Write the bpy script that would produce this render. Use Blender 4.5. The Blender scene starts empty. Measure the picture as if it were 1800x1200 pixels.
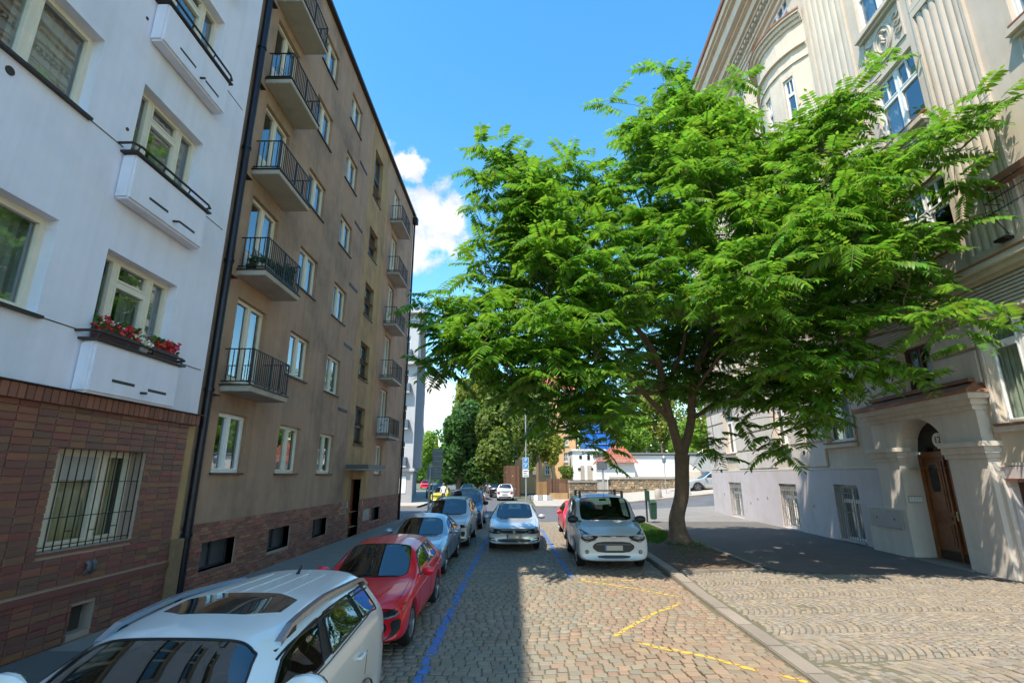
import bpy, bmesh, math, random
import numpy as np
from mathutils import Vector, Matrix
from mathutils.bvhtree import BVHTree
random.seed(7); RNG = np.random.default_rng(11)
C = bpy.context.scene.collection
SC = bpy.context.scene
# ------------------------------------------------------------------ camera
F, TH, YAW, H = 887.0, math.radians(14.84), math.radians(0.65), 2.4
cd = bpy.data.cameras.new('camera'); cam = bpy.data.objects.new('camera', cd); C.objects.link(cam)
cam.location = (0, 0, H); cam.rotation_euler = (math.pi/2 + TH, 0, YAW)
cd.sensor_width = 36; cd.lens = 36*F/1800; cd.clip_start = 0.1; cd.clip_end = 3000
SC.camera = cam
# ------------------------------------------------------------------ light
SUNV = Vector((-0.35, -0.45, 1.0)).normalized()
SKY_STRENGTH, SUN_STRENGTH, EXPOSURE = 0.15, 2.1, 1.92
W = bpy.data.worlds.new('World'); SC.world = W; W.use_nodes = True
def build_world():
    nt = W.node_tree; nt.nodes.clear()
    N = nt.nodes.new; L = nt.links.new
    out = N('ShaderNodeOutputWorld'); bg = N('ShaderNodeBackground')
    sky = N('ShaderNodeTexSky'); sky.sky_type = 'NISHITA'; sky.sun_disc = False
    sky.sun_elevation = math.asin(SUNV.z); sky.sun_rotation = math.atan2(SUNV.x, SUNV.y) % (2*math.pi)
    sky.air_density = 1.0; sky.dust_density = 0.2; sky.ozone_density = 2.5; sky.altitude = 200
    tc = N('ShaderNodeTexCoord')
    hsv = N('ShaderNodeHueSaturation'); hsv.inputs['Saturation'].default_value = 1.46
    hsv.inputs['Value'].default_value = .90
    tint = N('ShaderNodeMixRGB'); tint.blend_type = 'MULTIPLY'; tint.inputs['Fac'].default_value = 1; tint.inputs['Color2'].default_value = (1.0, .93, .76, 1)
    L(sky.outputs[0], tint.inputs['Color1']); L(tint.outputs[0], hsv.inputs['Color'])
    def nz(scale, detail, rough):
        n = N('ShaderNodeTexNoise'); n.inputs['Scale'].default_value = scale
        n.inputs['Detail'].default_value = detail; n.inputs['Roughness'].default_value = rough
        L(tc.outputs['Generated'], n.inputs['Vector']); return n.outputs['Fac']
    def m(op, a, b=None, clamp=False):
        n = N('ShaderNodeMath'); n.operation = op; n.use_clamp = clamp
        for i, v in enumerate((a, b)):
            if v is None: continue
            if isinstance(v, (int, float)): n.inputs[i].default_value = v
            else: L(v, n.inputs[i])
        return n.outputs[0]
    noise = nz(16, 9, .62); big = nz(3.0, 5, .55)
    def blob(d, r, amp):
        d = Vector(d).normalized()
        dp = N('ShaderNodeVectorMath'); dp.operation = 'DISTANCE'
        L(tc.outputs['Generated'], dp.inputs[0]); dp.inputs[1].default_value = d
        a = m('SUBTRACT', 1.0, m('DIVIDE', dp.outputs['Value'], r))
        return m('ADD', a, m('MULTIPLY', m('SUBTRACT', noise, .5), amp))
    def dirpx(x, y):
        u, v = x-900, 600-y
        f = F*math.cos(TH)-v*math.sin(TH); z = F*math.sin(TH)+v*math.cos(TH)
        return (u*math.cos(YAW)-f*math.sin(YAW), u*math.sin(YAW)+f*math.cos(YAW), z)
    blobs = [blob(dirpx(764, 385), .074, 2.2), blob(dirpx(715, 405), .088, 2.2), blob(dirpx(722, 292), .036, 3.0),
             blob(dirpx(640, 330), .09, 2.4), blob(dirpx(755, 715), .06, 2.2), blob(dirpx(700, 740), .09, 2.2)]
    mx = blobs[0]
    for b in blobs[1:]: mx = m('MAXIMUM', mx, b)
    sep = N('ShaderNodeSeparateXYZ'); L(tc.outputs['Generated'], sep.inputs[0])
    # fair-weather clouds low round the whole horizon
    low = m('SUBTRACT', m('ADD', m('MULTIPLY', big, 1.0), m('MULTIPLY', noise, .7)), m('ADD', .93, m('MULTIPLY', m('ABSOLUTE', m('SUBTRACT', sep.outputs['Z'], .12)), 2.6)))
    mx = m('MAXIMUM', mx, m('MULTIPLY', low, 3.0))
    mask = N('ShaderNodeMapRange'); mask.interpolation_type = 'SMOOTHSTEP'
    L(mx, mask.inputs['Value']); mask.inputs['From Min'].default_value = .0; mask.inputs['From Max'].default_value = .48
    mix = N('ShaderNodeMixRGB'); L(mask.outputs[0], mix.inputs['Fac']); L(hsv.outputs[0], mix.inputs['Color1'])
    cl = N('ShaderNodeMixRGB'); cr_ = N('ShaderNodeMapRange'); L(nz(11, 8, .62), cr_.inputs['Value']); cr_.inputs['From Min'].default_value = .36; cr_.inputs['From Max'].default_value = .56; L(cr_.outputs[0], cl.inputs['Fac'])
    cl.inputs['Color1'].default_value = (1.15, 1.35, 1.62, 1); cl.inputs['Color2'].default_value = (2.05, 2.05, 2.08, 1)
    L(cl.outputs[0], mix.inputs['Color2'])
    L(mix.outputs[0], bg.inputs[0]); bg.inputs[1].default_value = SKY_STRENGTH
    L(bg.outputs[0], out.inputs[0])
build_world()
sl = bpy.data.lights.new('sun', 'SUN'); sun = bpy.data.objects.new('sun', sl); C.objects.link(sun)
sl.energy = SUN_STRENGTH; sl.angle = math.radians(0.53); sl.color = (1, .91, .78)
sun.rotation_euler = SUNV.to_track_quat('Z', 'Y').to_euler()
SC.view_settings.view_transform = 'Standard'; SC.view_settings.look = 'None'
SC.view_settings.exposure = EXPOSURE; SC.view_settings.gamma = 1
SC.cycles.max_bounces = 8; SC.cycles.transparent_max_bounces = 12
# ------------------------------------------------------------------ helpers
def pray(px, py):
    u, v = px-900, 600-py
    f = F*math.cos(TH)-v*math.sin(TH); z = F*math.sin(TH)+v*math.cos(TH)
    return Vector((u*math.cos(YAW)-f*math.sin(YAW), u*math.sin(YAW)+f*math.cos(YAW), z))
def atY(px, py, Y): d = pray(px, py); return Vector((0, 0, H)) + d*(Y/d.y)
def atZ(px, py, Z=0): d = pray(px, py); return Vector((0, 0, H)) + d*((Z-H)/d.z)
def sst(a, b, x): t = min(1, max(0, (x-a)/(b-a))); return t*t*(3-2*t)
def gz(x, y):
    z = 0.0
    if y < 14: z -= 0.035*(14-max(y, -6))*min(1, max(0, (2.5-x)/2.5))
    if x > 5.3:
        z += .095*(x-5.3)*sst(32.5, 39, y) + .08*min(max(0, y-41), 8)*sst(5.3, 8, x)
    return z
def tag(o, label=None, cat=None, group=None, kind=None):
    if label: o['label'] = label
    if cat: o['category'] = cat
    if group: o['group'] = group
    if kind: o['kind'] = kind
    return o
def empty(name, loc=(0, 0, 0), label=None, cat=None, group=None, rz=0):
    o = bpy.data.objects.new(name, None); C.objects.link(o); o.location = loc; o.rotation_euler = (0, 0, rz)
    o.empty_display_size = .2
    return tag(o, label, cat, group)
def par(o, p):
    if p is not None:
        o.parent = p
        M = Matrix.Identity(4); q = p
        chain = []
        while q is not None: chain.append(q); q = q.parent
        for q in reversed(chain): M = M @ q.matrix_parent_inverse @ Matrix.LocRotScale(q.location, q.rotation_euler, q.scale)
        o.matrix_parent_inverse = M.inverted()
    return o
class Frame:
    def __init__(s, O, U, N): s.O = Vector(O); s.U = Vector(U).normalized(); s.N = Vector(N).normalized()
    def __call__(s, u, z, d=0): return s.O + s.U*u + s.N*d + Vector((0, 0, z))
class MB:
    def __init__(s, fr=None): s.v = []; s.f = []; s.m = []; s.fr = fr; s.mat = 0
    def P(s, p): return s.fr(*p) if s.fr else Vector(p)
    def poly(s, pts, m=None):
        n = len(s.v); s.v += [s.P(p) for p in pts]; s.f.append(tuple(range(n, n+len(pts)))); s.m.append(s.mat if m is None else m)
    def hexa(s, p, m=None):
        n = len(s.v); s.v += [s.P(q) for q in p]
        for f in ((0,3,2,1),(4,5,6,7),(0,1,5,4),(1,2,6,5),(2,3,7,6),(3,0,4,7)):
            s.f.append(tuple(n+i for i in f)); s.m.append(s.mat if m is None else m)
    def box(s, a0, a1, b0, b1, c0, c1, m=None):
        s.hexa([(a0,b0,c0),(a1,b0,c0),(a1,b1,c0),(a0,b1,c0),(a0,b0,c1),(a1,b0,c1),(a1,b1,c1),(a0,b1,c1)], m)
    def tube(s, pts, r, n=6, m=None, cap=True):
        pts = [s.P(p) for p in pts]; R = r if isinstance(r, (list, tuple)) else [r]*len(pts)
        base = len(s.v); up = None
        for i, p in enumerate(pts):
            d = (pts[min(i+1, len(pts)-1)] - pts[max(i-1, 0)]).normalized()
            if up is None: up = d.orthogonal().normalized()
            else:
                up = (up - d*up.dot(d))
                up = up.normalized() if up.length > 1e-6 else d.orthogonal().normalized()
            w = d.cross(up)
            for k in range(n):
                a = 2*math.pi*k/n; s.v.append(p + (up*math.cos(a)+w*math.sin(a))*R[i])
        mm = s.mat if m is None else m
        for i in range(len(pts)-1):
            for k in range(n):
                a, b = base+i*n+k, base+i*n+(k+1) % n
                s.f.append((a, b, b+n, a+n)); s.m.append(mm)
        if cap:
            s.f.append(tuple(base+k for k in reversed(range(n)))); s.m.append(mm)
            s.f.append(tuple(base+(len(pts)-1)*n+k for k in range(n))); s.m.append(mm)
    def prism(s, pts, axis_vec, m=None):
        n = len(s.v); k = len(pts); A = Vector(axis_vec)
        a = [s.P(p) for p in pts]; s.v += a; s.v += [s.P(tuple(Vector(p)+A)) for p in pts]
        mm = s.mat if m is None else m
        s.f.append(tuple(range(n+k-1, n-1, -1))); s.m.append(mm)
        s.f.append(tuple(range(n+k, n+2*k))); s.m.append(mm)
        for i in range(k):
            j = (i+1) % k; s.f.append((n+i, n+j, n+k+j, n+k+i)); s.m.append(mm)
    def lathe(s, c, prof, n=16, m=None):
        c = Vector(c); base = len(s.v); mm = s.mat if m is None else m
        for r, z in prof:
            for k in range(n):
                a = 2*math.pi*k/n; s.v.append(s.P(tuple(c+Vector((r*math.cos(a), r*math.sin(a), z)))))
        for i in range(len(prof)-1):
            for k in range(n):
                a, b = base+i*n+k, base+i*n+(k+1) % n
                s.f.append((a, b, b+n, a+n)); s.m.append(mm)
    def mesh(s, name, mats, smooth=False, bev=0):
        me = bpy.data.meshes.new(name); me.from_pydata([tuple(v) for v in s.v], [], s.f)
        for mt in (mats if isinstance(mats, (list, tuple)) else [mats]): me.materials.append(mt)
        me.polygons.foreach_set('material_index', s.m)
        bm = bmesh.new(); bm.from_mesh(me); bmesh.ops.recalc_face_normals(bm, faces=bm.faces)
        if bev:
            bmesh.ops.bevel(bm, geom=[e for e in bm.edges if e.is_manifold and e.calc_face_angle(0) > .5], offset=bev, segments=2, affect='EDGES', clamp_overlap=True)
        bm.to_mesh(me); bm.free()
        if smooth:
            me.polygons.foreach_set('use_smooth', [True]*len(me.polygons))
            try: me.set_sharp_from_angle(angle=math.radians(38))
            except Exception: pass
        return me
    def build(s, name, mats, parent=None, smooth=False, bev=0):
        o = bpy.data.objects.new(name, s.mesh(name, mats, smooth, bev)); C.objects.link(o)
        return par(o, parent)
def npmesh(name, V, Fq, mats, midx=None, smooth=False):
    me = bpy.data.meshes.new(name); k = Fq.shape[1]
    me.vertices.add(len(V)); me.vertices.foreach_set('co', np.asarray(V, np.float32).ravel())
    me.loops.add(Fq.size); me.loops.foreach_set('vertex_index', Fq.ravel().astype(np.int32))
    me.polygons.add(len(Fq)); me.polygons.foreach_set('loop_start', np.arange(0, Fq.size, k, dtype=np.int32))
    for mt in (mats if isinstance(mats, (list, tuple)) else [mats]): me.materials.append(mt)
    if midx is not None: me.polygons.foreach_set('material_index', midx.astype(np.int32))
    me.update(calc_edges=True); me.validate()
    if smooth: me.polygons.foreach_set('use_smooth', [True]*len(me.polygons))
    return me
def link(name, me, parent=None, loc=None, rot=None, scale=None):
    o = bpy.data.objects.new(name, me); C.objects.link(o)
    par(o, parent)
    if loc is not None: o.location = loc
    if rot is not None: o.rotation_euler = rot
    if scale is not None: o.scale = scale
    return o
# ------------------------------------------------------------------ materials
MATS = {}
def M(name, c1, c2=None, scale=4.0, rough=.8, bump=0.0, bscale=60.0, metal=0.0, coat=0.0, island=0.0, c3=None, s3=.6, f3=.5,
      streak=0.0, cs=None, spec=.5, hue=0.0, detail=6, transl=None, cvar=None):
    if name in MATS: return MATS[name]
    mt = bpy.data.materials.new(name); mt.use_nodes = True; nt = mt.node_tree; N = nt.nodes.new; L = nt.links.new
    b = nt.nodes['Principled BSDF']; tc = N('ShaderNodeTexCoord')
    def noise(sc, det=detail, rg=.6, vec=None):
        n = N('ShaderNodeTexNoise'); n.inputs['Scale'].default_value = sc; n.inputs['Detail'].default_value = det
        n.inputs['Roughness'].default_value = rg; L(vec or tc.outputs['Object'], n.inputs['Vector']); return n.outputs['Fac']
    def ramp(v, a, bb):
        n = N('ShaderNodeMapRange'); L(v, n.inputs['Value']); n.inputs['From Min'].default_value = a; n.inputs['From Max'].default_value = bb; return n.outputs[0]
    def mix(f, a, bb, bt='MIX'):
        n = N('ShaderNodeMixRGB'); n.blend_type = bt
        for i, v in zip(('Fac', 'Color1', 'Color2'), (f, a, bb)):
            if isinstance(v, (int, float)): n.inputs[i].default_value = v
            elif isinstance(v, tuple): n.inputs[i].default_value = (*v, 1)
            else: L(v, n.inputs[i])
        return n.outputs[0]
    col = tuple(c1)
    if c2 is not None: col = mix(ramp(noise(scale), .3, .7), col, tuple(c2))
    if island or cvar:
        g = N('ShaderNodeNewGeometry'); oi = N('ShaderNodeObjectInfo')
        ad = N('ShaderNodeMath'); ad.operation = 'ADD'; L(g.outputs['Random Per Island'], ad.inputs[0]); L(oi.outputs['Random'], ad.inputs[1])
        fr = N('ShaderNodeMath'); fr.operation = 'FRACT'; L(ad.outputs[0], fr.inputs[0]); rnd = fr.outputs[0]
        if cvar:
            cr = N('ShaderNodeValToRGB'); cr.color_ramp.interpolation = 'CONSTANT'
            els = cr.color_ramp.elements
            for i, c in enumerate(cvar):
                e = els[i] if i < 2 else els.new(i/len(cvar))
                e.position = i/len(cvar); e.color = (*c, 1)
            L(rnd, cr.inputs[0])
            col = cr.outputs[0] if c2 is None else mix(.7, col, cr.outputs[0])
        if island:
            w = N('ShaderNodeTexWhiteNoise'); w.noise_dimensions = '1D'; L(rnd, w.inputs['W'])
            h = N('ShaderNodeHueSaturation'); L(ramp(w.outputs['Value'], 0, 1), h.inputs['Value'])
            mr = h.inputs['Value'].links[0].from_node; mr.inputs['To Min'].default_value = 1-island; mr.inputs['To Max'].default_value = 1+island
            if hue:
                mh = N('ShaderNodeMapRange'); L(rnd, mh.inputs['Value']); mh.inputs['To Min'].default_value = .5-hue; mh.inputs['To Max'].default_value = .5+hue; L(mh.outputs[0], h.inputs['Hue'])
            if isinstance(col, tuple): h.inputs['Color'].default_value = (*col, 1)
            else: L(col, h.inputs['Color'])
            col = h.outputs[0]
    if c3 is not None: 
        r3 = ramp(noise(s3, 7, .65), .48, .72)
        mm = N('ShaderNodeMath'); mm.operation = 'MULTIPLY'; L(r3, mm.inputs[0]); mm.inputs[1].default_value = f3
        col = mix(mm.outputs[0], col, tuple(c3))
    if streak:
        mp = N('ShaderNodeMapping'); L(tc.outputs['Object'], mp.inputs['Vector']); mp.inputs['Scale'].default_value = (3.0, 3.0, .11)
        r4 = ramp(noise(1.5, 6, .6, mp.outputs[0]), .45, .75)
        mm = N('ShaderNodeMath'); mm.operation = 'MULTIPLY'; L(r4, mm.inputs[0]); mm.inputs[1].default_value = streak
        col = mix(mm.outputs[0], col, tuple(cs or (0.02, .018, .015)))
    if isinstance(col, tuple): b.inputs['Base Color'].default_value = (*col, 1)
    else: L(col, b.inputs['Base Color'])
    b.inputs['Roughness'].default_value = rough; b.inputs['Metallic'].default_value = metal
    b.inputs['Coat Weight'].default_value = coat; b.inputs['Coat Roughness'].default_value = .03
    b.inputs['Specular IOR Level'].default_value = spec
    if bump:
        bp = N('ShaderNodeBump'); bp.inputs['Strength'].default_value = bump; bp.inputs['Distance'].default_value = .02
        L(noise(bscale, 8, .65), bp.inputs['Height']); L(bp.outputs[0], b.inputs['Normal'])
    if transl:
        t = N('ShaderNodeBsdfTranslucent')
        if isinstance(col, tuple): t.inputs[0].default_value = (*transl, 1)
        else:
            L(mix(1.0, col, tuple(transl), 'MULTIPLY'), t.inputs[0])
        ms = N('ShaderNodeMixShader'); ms.inputs[0].default_value = .38
        L(b.outputs[0], ms.inputs[1]); L(t.outputs[0], ms.inputs[2]); L(ms.outputs[0], nt.nodes['Material Output'].inputs[0])
    MATS[name] = mt; return mt
def glass_mat(name, tint=(.8, .84, .84), ior=1.8, base=.14):
    if name in MATS: return MATS[name]
    mt = bpy.data.materials.new(name); mt.use_nodes = True; nt = mt.node_tree; nt.nodes.clear(); N = nt.nodes.new; L = nt.links.new
    out = N('ShaderNodeOutputMaterial'); t = N('ShaderNodeBsdfTransparent'); g = N('ShaderNodeBsdfGlossy'); f = N('ShaderNodeFresnel'); ms = N('ShaderNodeMixShader')
    t.inputs[0].default_value = (*tint, 1); g.inputs['Roughness'].default_value = .015; g.inputs['Color'].default_value = (.95, .97, 1, 1)
    f.inputs[0].default_value = ior
    a = N('ShaderNodeMath'); a.operation = 'ADD'; a.use_clamp = True; L(f.outputs[0], a.inputs[0]); a.inputs[1].default_value = base
    tc = N('ShaderNodeTexCoord'); nz = N('ShaderNodeTexNoise'); nz.inputs['Scale'].default_value = 1.3; L(tc.outputs['Object'], nz.inputs['Vector'])
    bp = N('ShaderNodeBump'); bp.inputs['Strength'].default_value = .012; bp.inputs['Distance'].default_value = .1; L(nz.outputs['Fac'], bp.inputs['Height']); L(bp.outputs[0], g.inputs['Normal'])
    ge = N('ShaderNodeNewGeometry'); fb_ = N('ShaderNodeMath'); fb_.operation = 'SUBTRACT'; fb_.inputs[0].default_value = 1; L(ge.outputs['Backfacing'], fb_.inputs[1])
    mu = N('ShaderNodeMath'); mu.operation = 'MULTIPLY'; L(a.outputs[0], mu.inputs[0]); L(fb_.outputs[0], mu.inputs[1])
    L(mu.outputs[0], ms.inputs[0]); L(t.outputs[0], ms.inputs[1]); L(g.outputs[0], ms.inputs[2]); L(ms.outputs[0], out.inputs[0])
    MATS[name] = mt; return mt
m_white = M('pale_plaster', (.79, .775, .885), (.825, .81, .90), 2.5, .9, .35, 90, c3=(.66, .68, .74), s3=.6, f3=.7, streak=.28, cs=(.57, .58, .62))
m_brown = M('brown_render', (.385, .238, .150), (.45, .29, .19), 1.3, .95, .5, 130, c3=(.185, .13, .095), s3=.5, f3=.85, streak=.35, cs=(.15, .105, .075))
m_ochre = M('ochre_render', (.48, .31, .135), (.40, .25, .115), 1.2, .95, .5, 130, c3=(.17, .115, .075), s3=.6, f3=.6, streak=.5, cs=(.15, .10, .07))
m_brick = M('clinker_brick', (.09, .035, .025), None, rough=.5, bump=.3, bscale=70, island=.11, hue=.02,
            cvar=[(.215, .080, .050), (.20, .077, .050), (.165, .072, .052), (.24, .086, .050), (.178, .075, .053), (.21, .09, .056), (.15, .07, .054), (.225, .08, .048)], c3=(.13, .08, .06), s3=1.2, f3=.35)
m_mortar = M('dark_mortar', (.36, .27, .21), (.42, .32, .26), 8, .95, .4, 80)
m_brick2 = M('plinth_brick', (.13, .05, .035), None, rough=.75, bump=.3, bscale=70, island=.3, hue=.015,
             cvar=[(.31, .12, .07), (.28, .115, .07), (.25, .105, .07), (.33, .135, .08)], c3=(.16, .10, .08), s3=.9, f3=.5)
m_capstone = M('brick_cap', (.25, .09, .05), (.20, .078, .048), 12, .6, .3, 60, island=.25)
m_cream = M('cream_frame_paint', (.76, .69, .55), (.70, .63, .50), 5, .5)
m_wframe = M('white_frame_paint', (.80, .80, .78), None, rough=.45)
m_sill = M('dark_sheet_sill', (.045, .035, .032), None, rough=.5, metal=.3)
m_black = M('black_iron', (.018, .016, .016), (.028, .022, .02), 20, .5, metal=.3)
m_pipe = M('dark_zinc_pipe', (.022, .022, .030), (.03, .028, .034), 4, .38, metal=.6)
m_glass = glass_mat('window_glass')
m_glass2 = glass_mat('clear_window_glass', (.9, .95, .92), 1.5, .04)
m_dark = M('dark_interior', (.035, .032, .03), (.07, .06, .05), 1.5, .9)
m_curt = M('net_curtain', (.50, .50, .44), (.36, .37, .33), 3, .9)
m_curtY = M('ochre_curtain', (.55, .38, .17), (.60, .52, .38), 2.2, .9)
m_slab = M('balcony_concrete', (.46, .42, .36), (.38, .34, .29), 2, .9, .3, 60, c3=(.22, .19, .16), s3=1.1, f3=.5)
m_wood = M('varnished_wood', (.30, .105, .028), (.20, .066, .020), 6, .35, .2, 40, coat=.3)
m_lav = M('lavender_plinth', (.58, .525, .53), (.53, .475, .48), 1.5, .9, .4, 70, c3=(.47, .38, .31), s3=.7, f3=.55, streak=.15, cs=(.3, .24, .2))
m_stucco = M('beige_stucco', (.625, .535, .435), (.57, .485, .39), 1.6, .9, .4, 70, c3=(.48, .385, .29), s3=.6, f3=.5, streak=.35, cs=(.42, .33, .24))
m_stuccoL = M('pale_stucco', (.66, .595, .525), (.61, .545, .48), 1.4, .9, .4, 70, c3=(.50, .44, .39), s3=.6, f3=.5, streak=.3, cs=(.34, .28, .24))
m_terra = M('terracotta_capping', (.30, .13, .075), (.24, .10, .06), 5, .7, .3, 50, island=.2)
m_asphL = M('grey_asphalt', (.22, .175, .14), (.255, .205, .165), 3, .92, .5, 220, c3=(.24, .22, .19), s3=.5, f3=.6)
m_asph = M('asphalt', (.10, .092, .084), (.125, .115, .105), 3, .92, .5, 220, c3=(.15, .14, .13), s3=.5, f3=.6)
m_asphD = M('worn_asphalt', (.085, .088, .098), (.11, .112, .12), .8, .9, .4, 200, c3=(.15, .15, .155), s3=.25, f3=.5)
m_pave = M('pale_paving', (.40, .37, .32), (.34, .31, .27), 1.5, .9, .3, 60, c3=(.26, .24, .21), s3=.5, f3=.5)
m_granite = M('granite_kerb', (.30, .255, .205), (.23, .20, .165), 90, .8, .4, 120, island=.15, c3=(.16, .14, .12), s3=2, f3=.5)
m_joint = M('sandy_joint', (.145, .12, .08), (.10, .112, .048), 5, .98, .6, 60)
m_cob = M('cobblestone', (.2, .16, .12), None, rough=.72, bump=.5, bscale=45, island=.12, hue=.012,
          cvar=[(.245, .205, .15), (.23, .192, .138), (.22, .192, .145), (.25, .21, .155), (.225, .20, .158), (.26, .208, .145), (.212, .19, .15)], c3=(.18, .165, .115), s3=.8, f3=.5)
m_cobR = M('reddish_cobblestone', (.25, .17, .12), None, rough=.75, bump=.5, bscale=45, island=.12, hue=.012,
           cvar=[(.27, .19, .125), (.255, .19, .13), (.25, .185, .13), (.28, .198, .132), (.235, .19, .138)], c3=(.19, .152, .10), s3=.8, f3=.4)
m_set = M('small_granite_sett', (.30, .28, .25), None, rough=.78, bump=.5, bscale=60, island=.16, hue=.014,
          cvar=[(.255, .215, .165), (.24, .205, .158), (.225, .198, .162), (.27, .215, .157), (.24, .215, .18), (.275, .22, .16)], c3=(.20, .185, .155), s3=.8, f3=.45)
m_blue = M('blue_road_paint', (.035, .15, .48), (.06, .22, .56), 9, .7, .3, 80, c3=(.20, .24, .33), s3=14, f3=.55)
m_yellow = M('yellow_road_paint', (.62, .42, .045), (.55, .36, .06), 9, .7, .3, 80, c3=(.35, .27, .14), s3=14, f3=.6)
m_soil = M('bare_soil', (.10, .062, .038), (.145, .098, .062), 5, .98, .9, 40, c3=(.13, .10, .07), s3=3, f3=.4)
m_bark = M('tree_bark', (.235, .16, .105), (.15, .10, .066), 7, .95, .8, 26, c3=(.15, .12, .09), s3=2.5, f3=.5)
m_leaf = M('pinnate_leaf', (.092, .20, .022), None, rough=.36, island=.42, hue=.024, transl=(2.6, 2.5, 1.6), spec=.45)
m_rach = M('leaf_stalk', (.12, .16, .04), None, rough=.6)
m_grass = M('grass_blades', (.06, .14, .02), None, rough=.6, island=.4, hue=.02, transl=(2, 2, 1.2))
# ------------------------------------------------------------------ facade tools
def wall_cells(mb, u0, u1, z0, z1, ops, m=0, rm=None, d=0.0):
    us = sorted({u0, u1, *[o[0] for o in ops], *[o[1] for o in ops]}); zs = sorted({z0, z1, *[o[2] for o in ops], *[o[3] for o in ops]})
    us = [u for u in us if u0 <= u <= u1]; zs = [z for z in zs if z0 <= z <= z1]
    for a, b in zip(us, us[1:]):
        for c, e in zip(zs, zs[1:]):
            um, zm = (a+b)/2, (c+e)/2
            if any(o[0] < um < o[1] and o[2] < zm < o[3] for o in ops): continue
            mb.poly([(a, c, d), (b, c, d), (b, e, d), (a, e, d)], m)
    r = m if rm is None else rm
    for a, b, c, e, dep in ops:
        A, B = max(a, u0), min(b, u1)
        mb.poly([(A, c, d), (A, e, d), (A, e, d-dep), (A, c, d-dep)], r); mb.poly([(B, c, d), (B, e, d), (B, e, d-dep), (B, c, d-dep)], r)
        mb.poly([(A, e, d), (B, e, d), (B, e, d-dep), (A, e, d-dep)], r); mb.poly([(A, c, d), (B, c, d), (B, c, d-dep), (A, c, d-dep)], r)
def window(fr, parent, u0, u1, z0, z1, rec, cols=(.5, .5), trans=None, top_bars=0, fm=None, gm=None, curtain='net', sill=None, bar=.055, name='window', lowpanel=0, cut=None):
    fm = fm or m_cream; gm = gm or m_glass
    mb = MB(fr); t = bar; f0, f1 = -rec, -rec+.07
    def bx(a, b, c, e, dd=0): mb.box(a, b, c, e, f0-dd, f1+dd)
    bx(u0, u1, z0, z0+t); bx(u0, u1, z1-t, z1); bx(u0, u0+t, z0+t, z1-t); bx(u1-t, u1, z0+t, z1-t)
    tot = sum(cols); x = u0+t; W_ = u1-u0-2*t; panes = []
    for i, c in enumerate(cols):
        a = x; b = x + W_*c/tot; x = b
        if i < len(cols)-1: bx(b-t*.7, b+t*.7, z0+t, z1-t, .004); 
        pa = a + (t*.7 if i else 0); pb = b - (t*.7 if i < len(cols)-1 else 0)
        has = trans is not None and (not isinstance(trans, dict) or i in trans)
        segs = [(z0+t, z1-t)]
        if has:
            zt = z0 + (z1-z0)*(trans[i] if isinstance(trans, dict) else trans)
            bx(pa, pb, zt-t*.6, zt+t*.6, .008); segs = [(z0+t, zt-t*.6), (zt+t*.6, z1-t)]
        for k, (c0, c1) in enumerate(segs):
            s = .035   # sash
            mb.box(pa, pa+s, c0, c1, f0+.012, f1+.02); mb.box(pb-s, pb, c0, c1, f0+.012, f1+.02)
            mb.box(pa+s, pb-s, c0, c0+s, f0+.012, f1+.02); mb.box(pa+s, pb-s, c1-s, c1, f0+.012, f1+.02)
            if k == 0 and lowpanel: mb.box(pa+s, pb-s, c0+s, c0+lowpanel, f0+.015, f1-.01); c0 = c0+lowpanel
            if k == 1 and top_bars:
                for q in range(1, top_bars+1):
                    xx = pa+s+(pb-pa-2*s)*q/(top_bars+1); mb.box(xx-.014, xx+.014, c0+s, c1-s, f0+.02, f1+.012)
            panes.append((pa+s, pb-s, c0+s, c1-s))
    w = mb.build(name, fm, parent)
    for a, b, c, e in panes:
        p = MB(fr); dd = f0+.03; p.box(a-.004, b+.004, c-.004, e+.004, dd-.004, dd+.004); p.build('pane', gm, w)
    q = MB(fr); D0 = f0-.75
    q.poly([(u0, z0, D0), (u1, z0, D0), (u1, z1, D0), (u0, z1, D0)]); q.poly([(u0, z0, f0), (u0, z1, f0), (u0, z1, D0), (u0, z0, D0)])
    q.poly([(u1, z0, f0), (u1, z1, f0), (u1, z1, D0), (u1, z0, D0)]); q.poly([(u0, z1, f0), (u1, z1, f0), (u1, z1, D0), (u0, z1, D0)]); q.poly([(u0, z0, f0), (u1, z0, f0), (u1, z0, D0), (u0, z0, D0)])
    q.build('interior', m_dark, w)
    if curtain:
        q = MB(fr); rngs = {'net': [(0, .38), (.62, 1)], 'full': [(0, 1)], 'ochre': [(0, .98)], 'side': [(.0, .2), (.74, 1)], 'one': [(.5, 1)]}[curtain]
        for r0, r1 in rngs:
            a, b = u0+(u1-u0)*r0, u0+(u1-u0)*r1; n = max(4, int((b-a)/.045))
            pts = [(a+(b-a)*i/n, f0-.14+.022*math.sin(i*1.9+a*7)+.008*random.uniform(-1, 1)) for i in range(n+1)]
            for (x0, d0), (x1, d1) in zip(pts, pts[1:]): q.poly([(x0, z0+.03, d0), (x1, z0+.03, d1), (x1, z1-.03, d1), (x0, z1-.03, d0)])
        q.build('curtain', m_curtY if curtain == 'ochre' else m_curt, w, smooth=True)
    if sill:
        sm, proj = sill; q = MB(fr)
        q.box(u0-.05, u1+.05, z0-.045, z0-.004, -rec+.072, proj); q.build('sill', sm, w)
    return w
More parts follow.
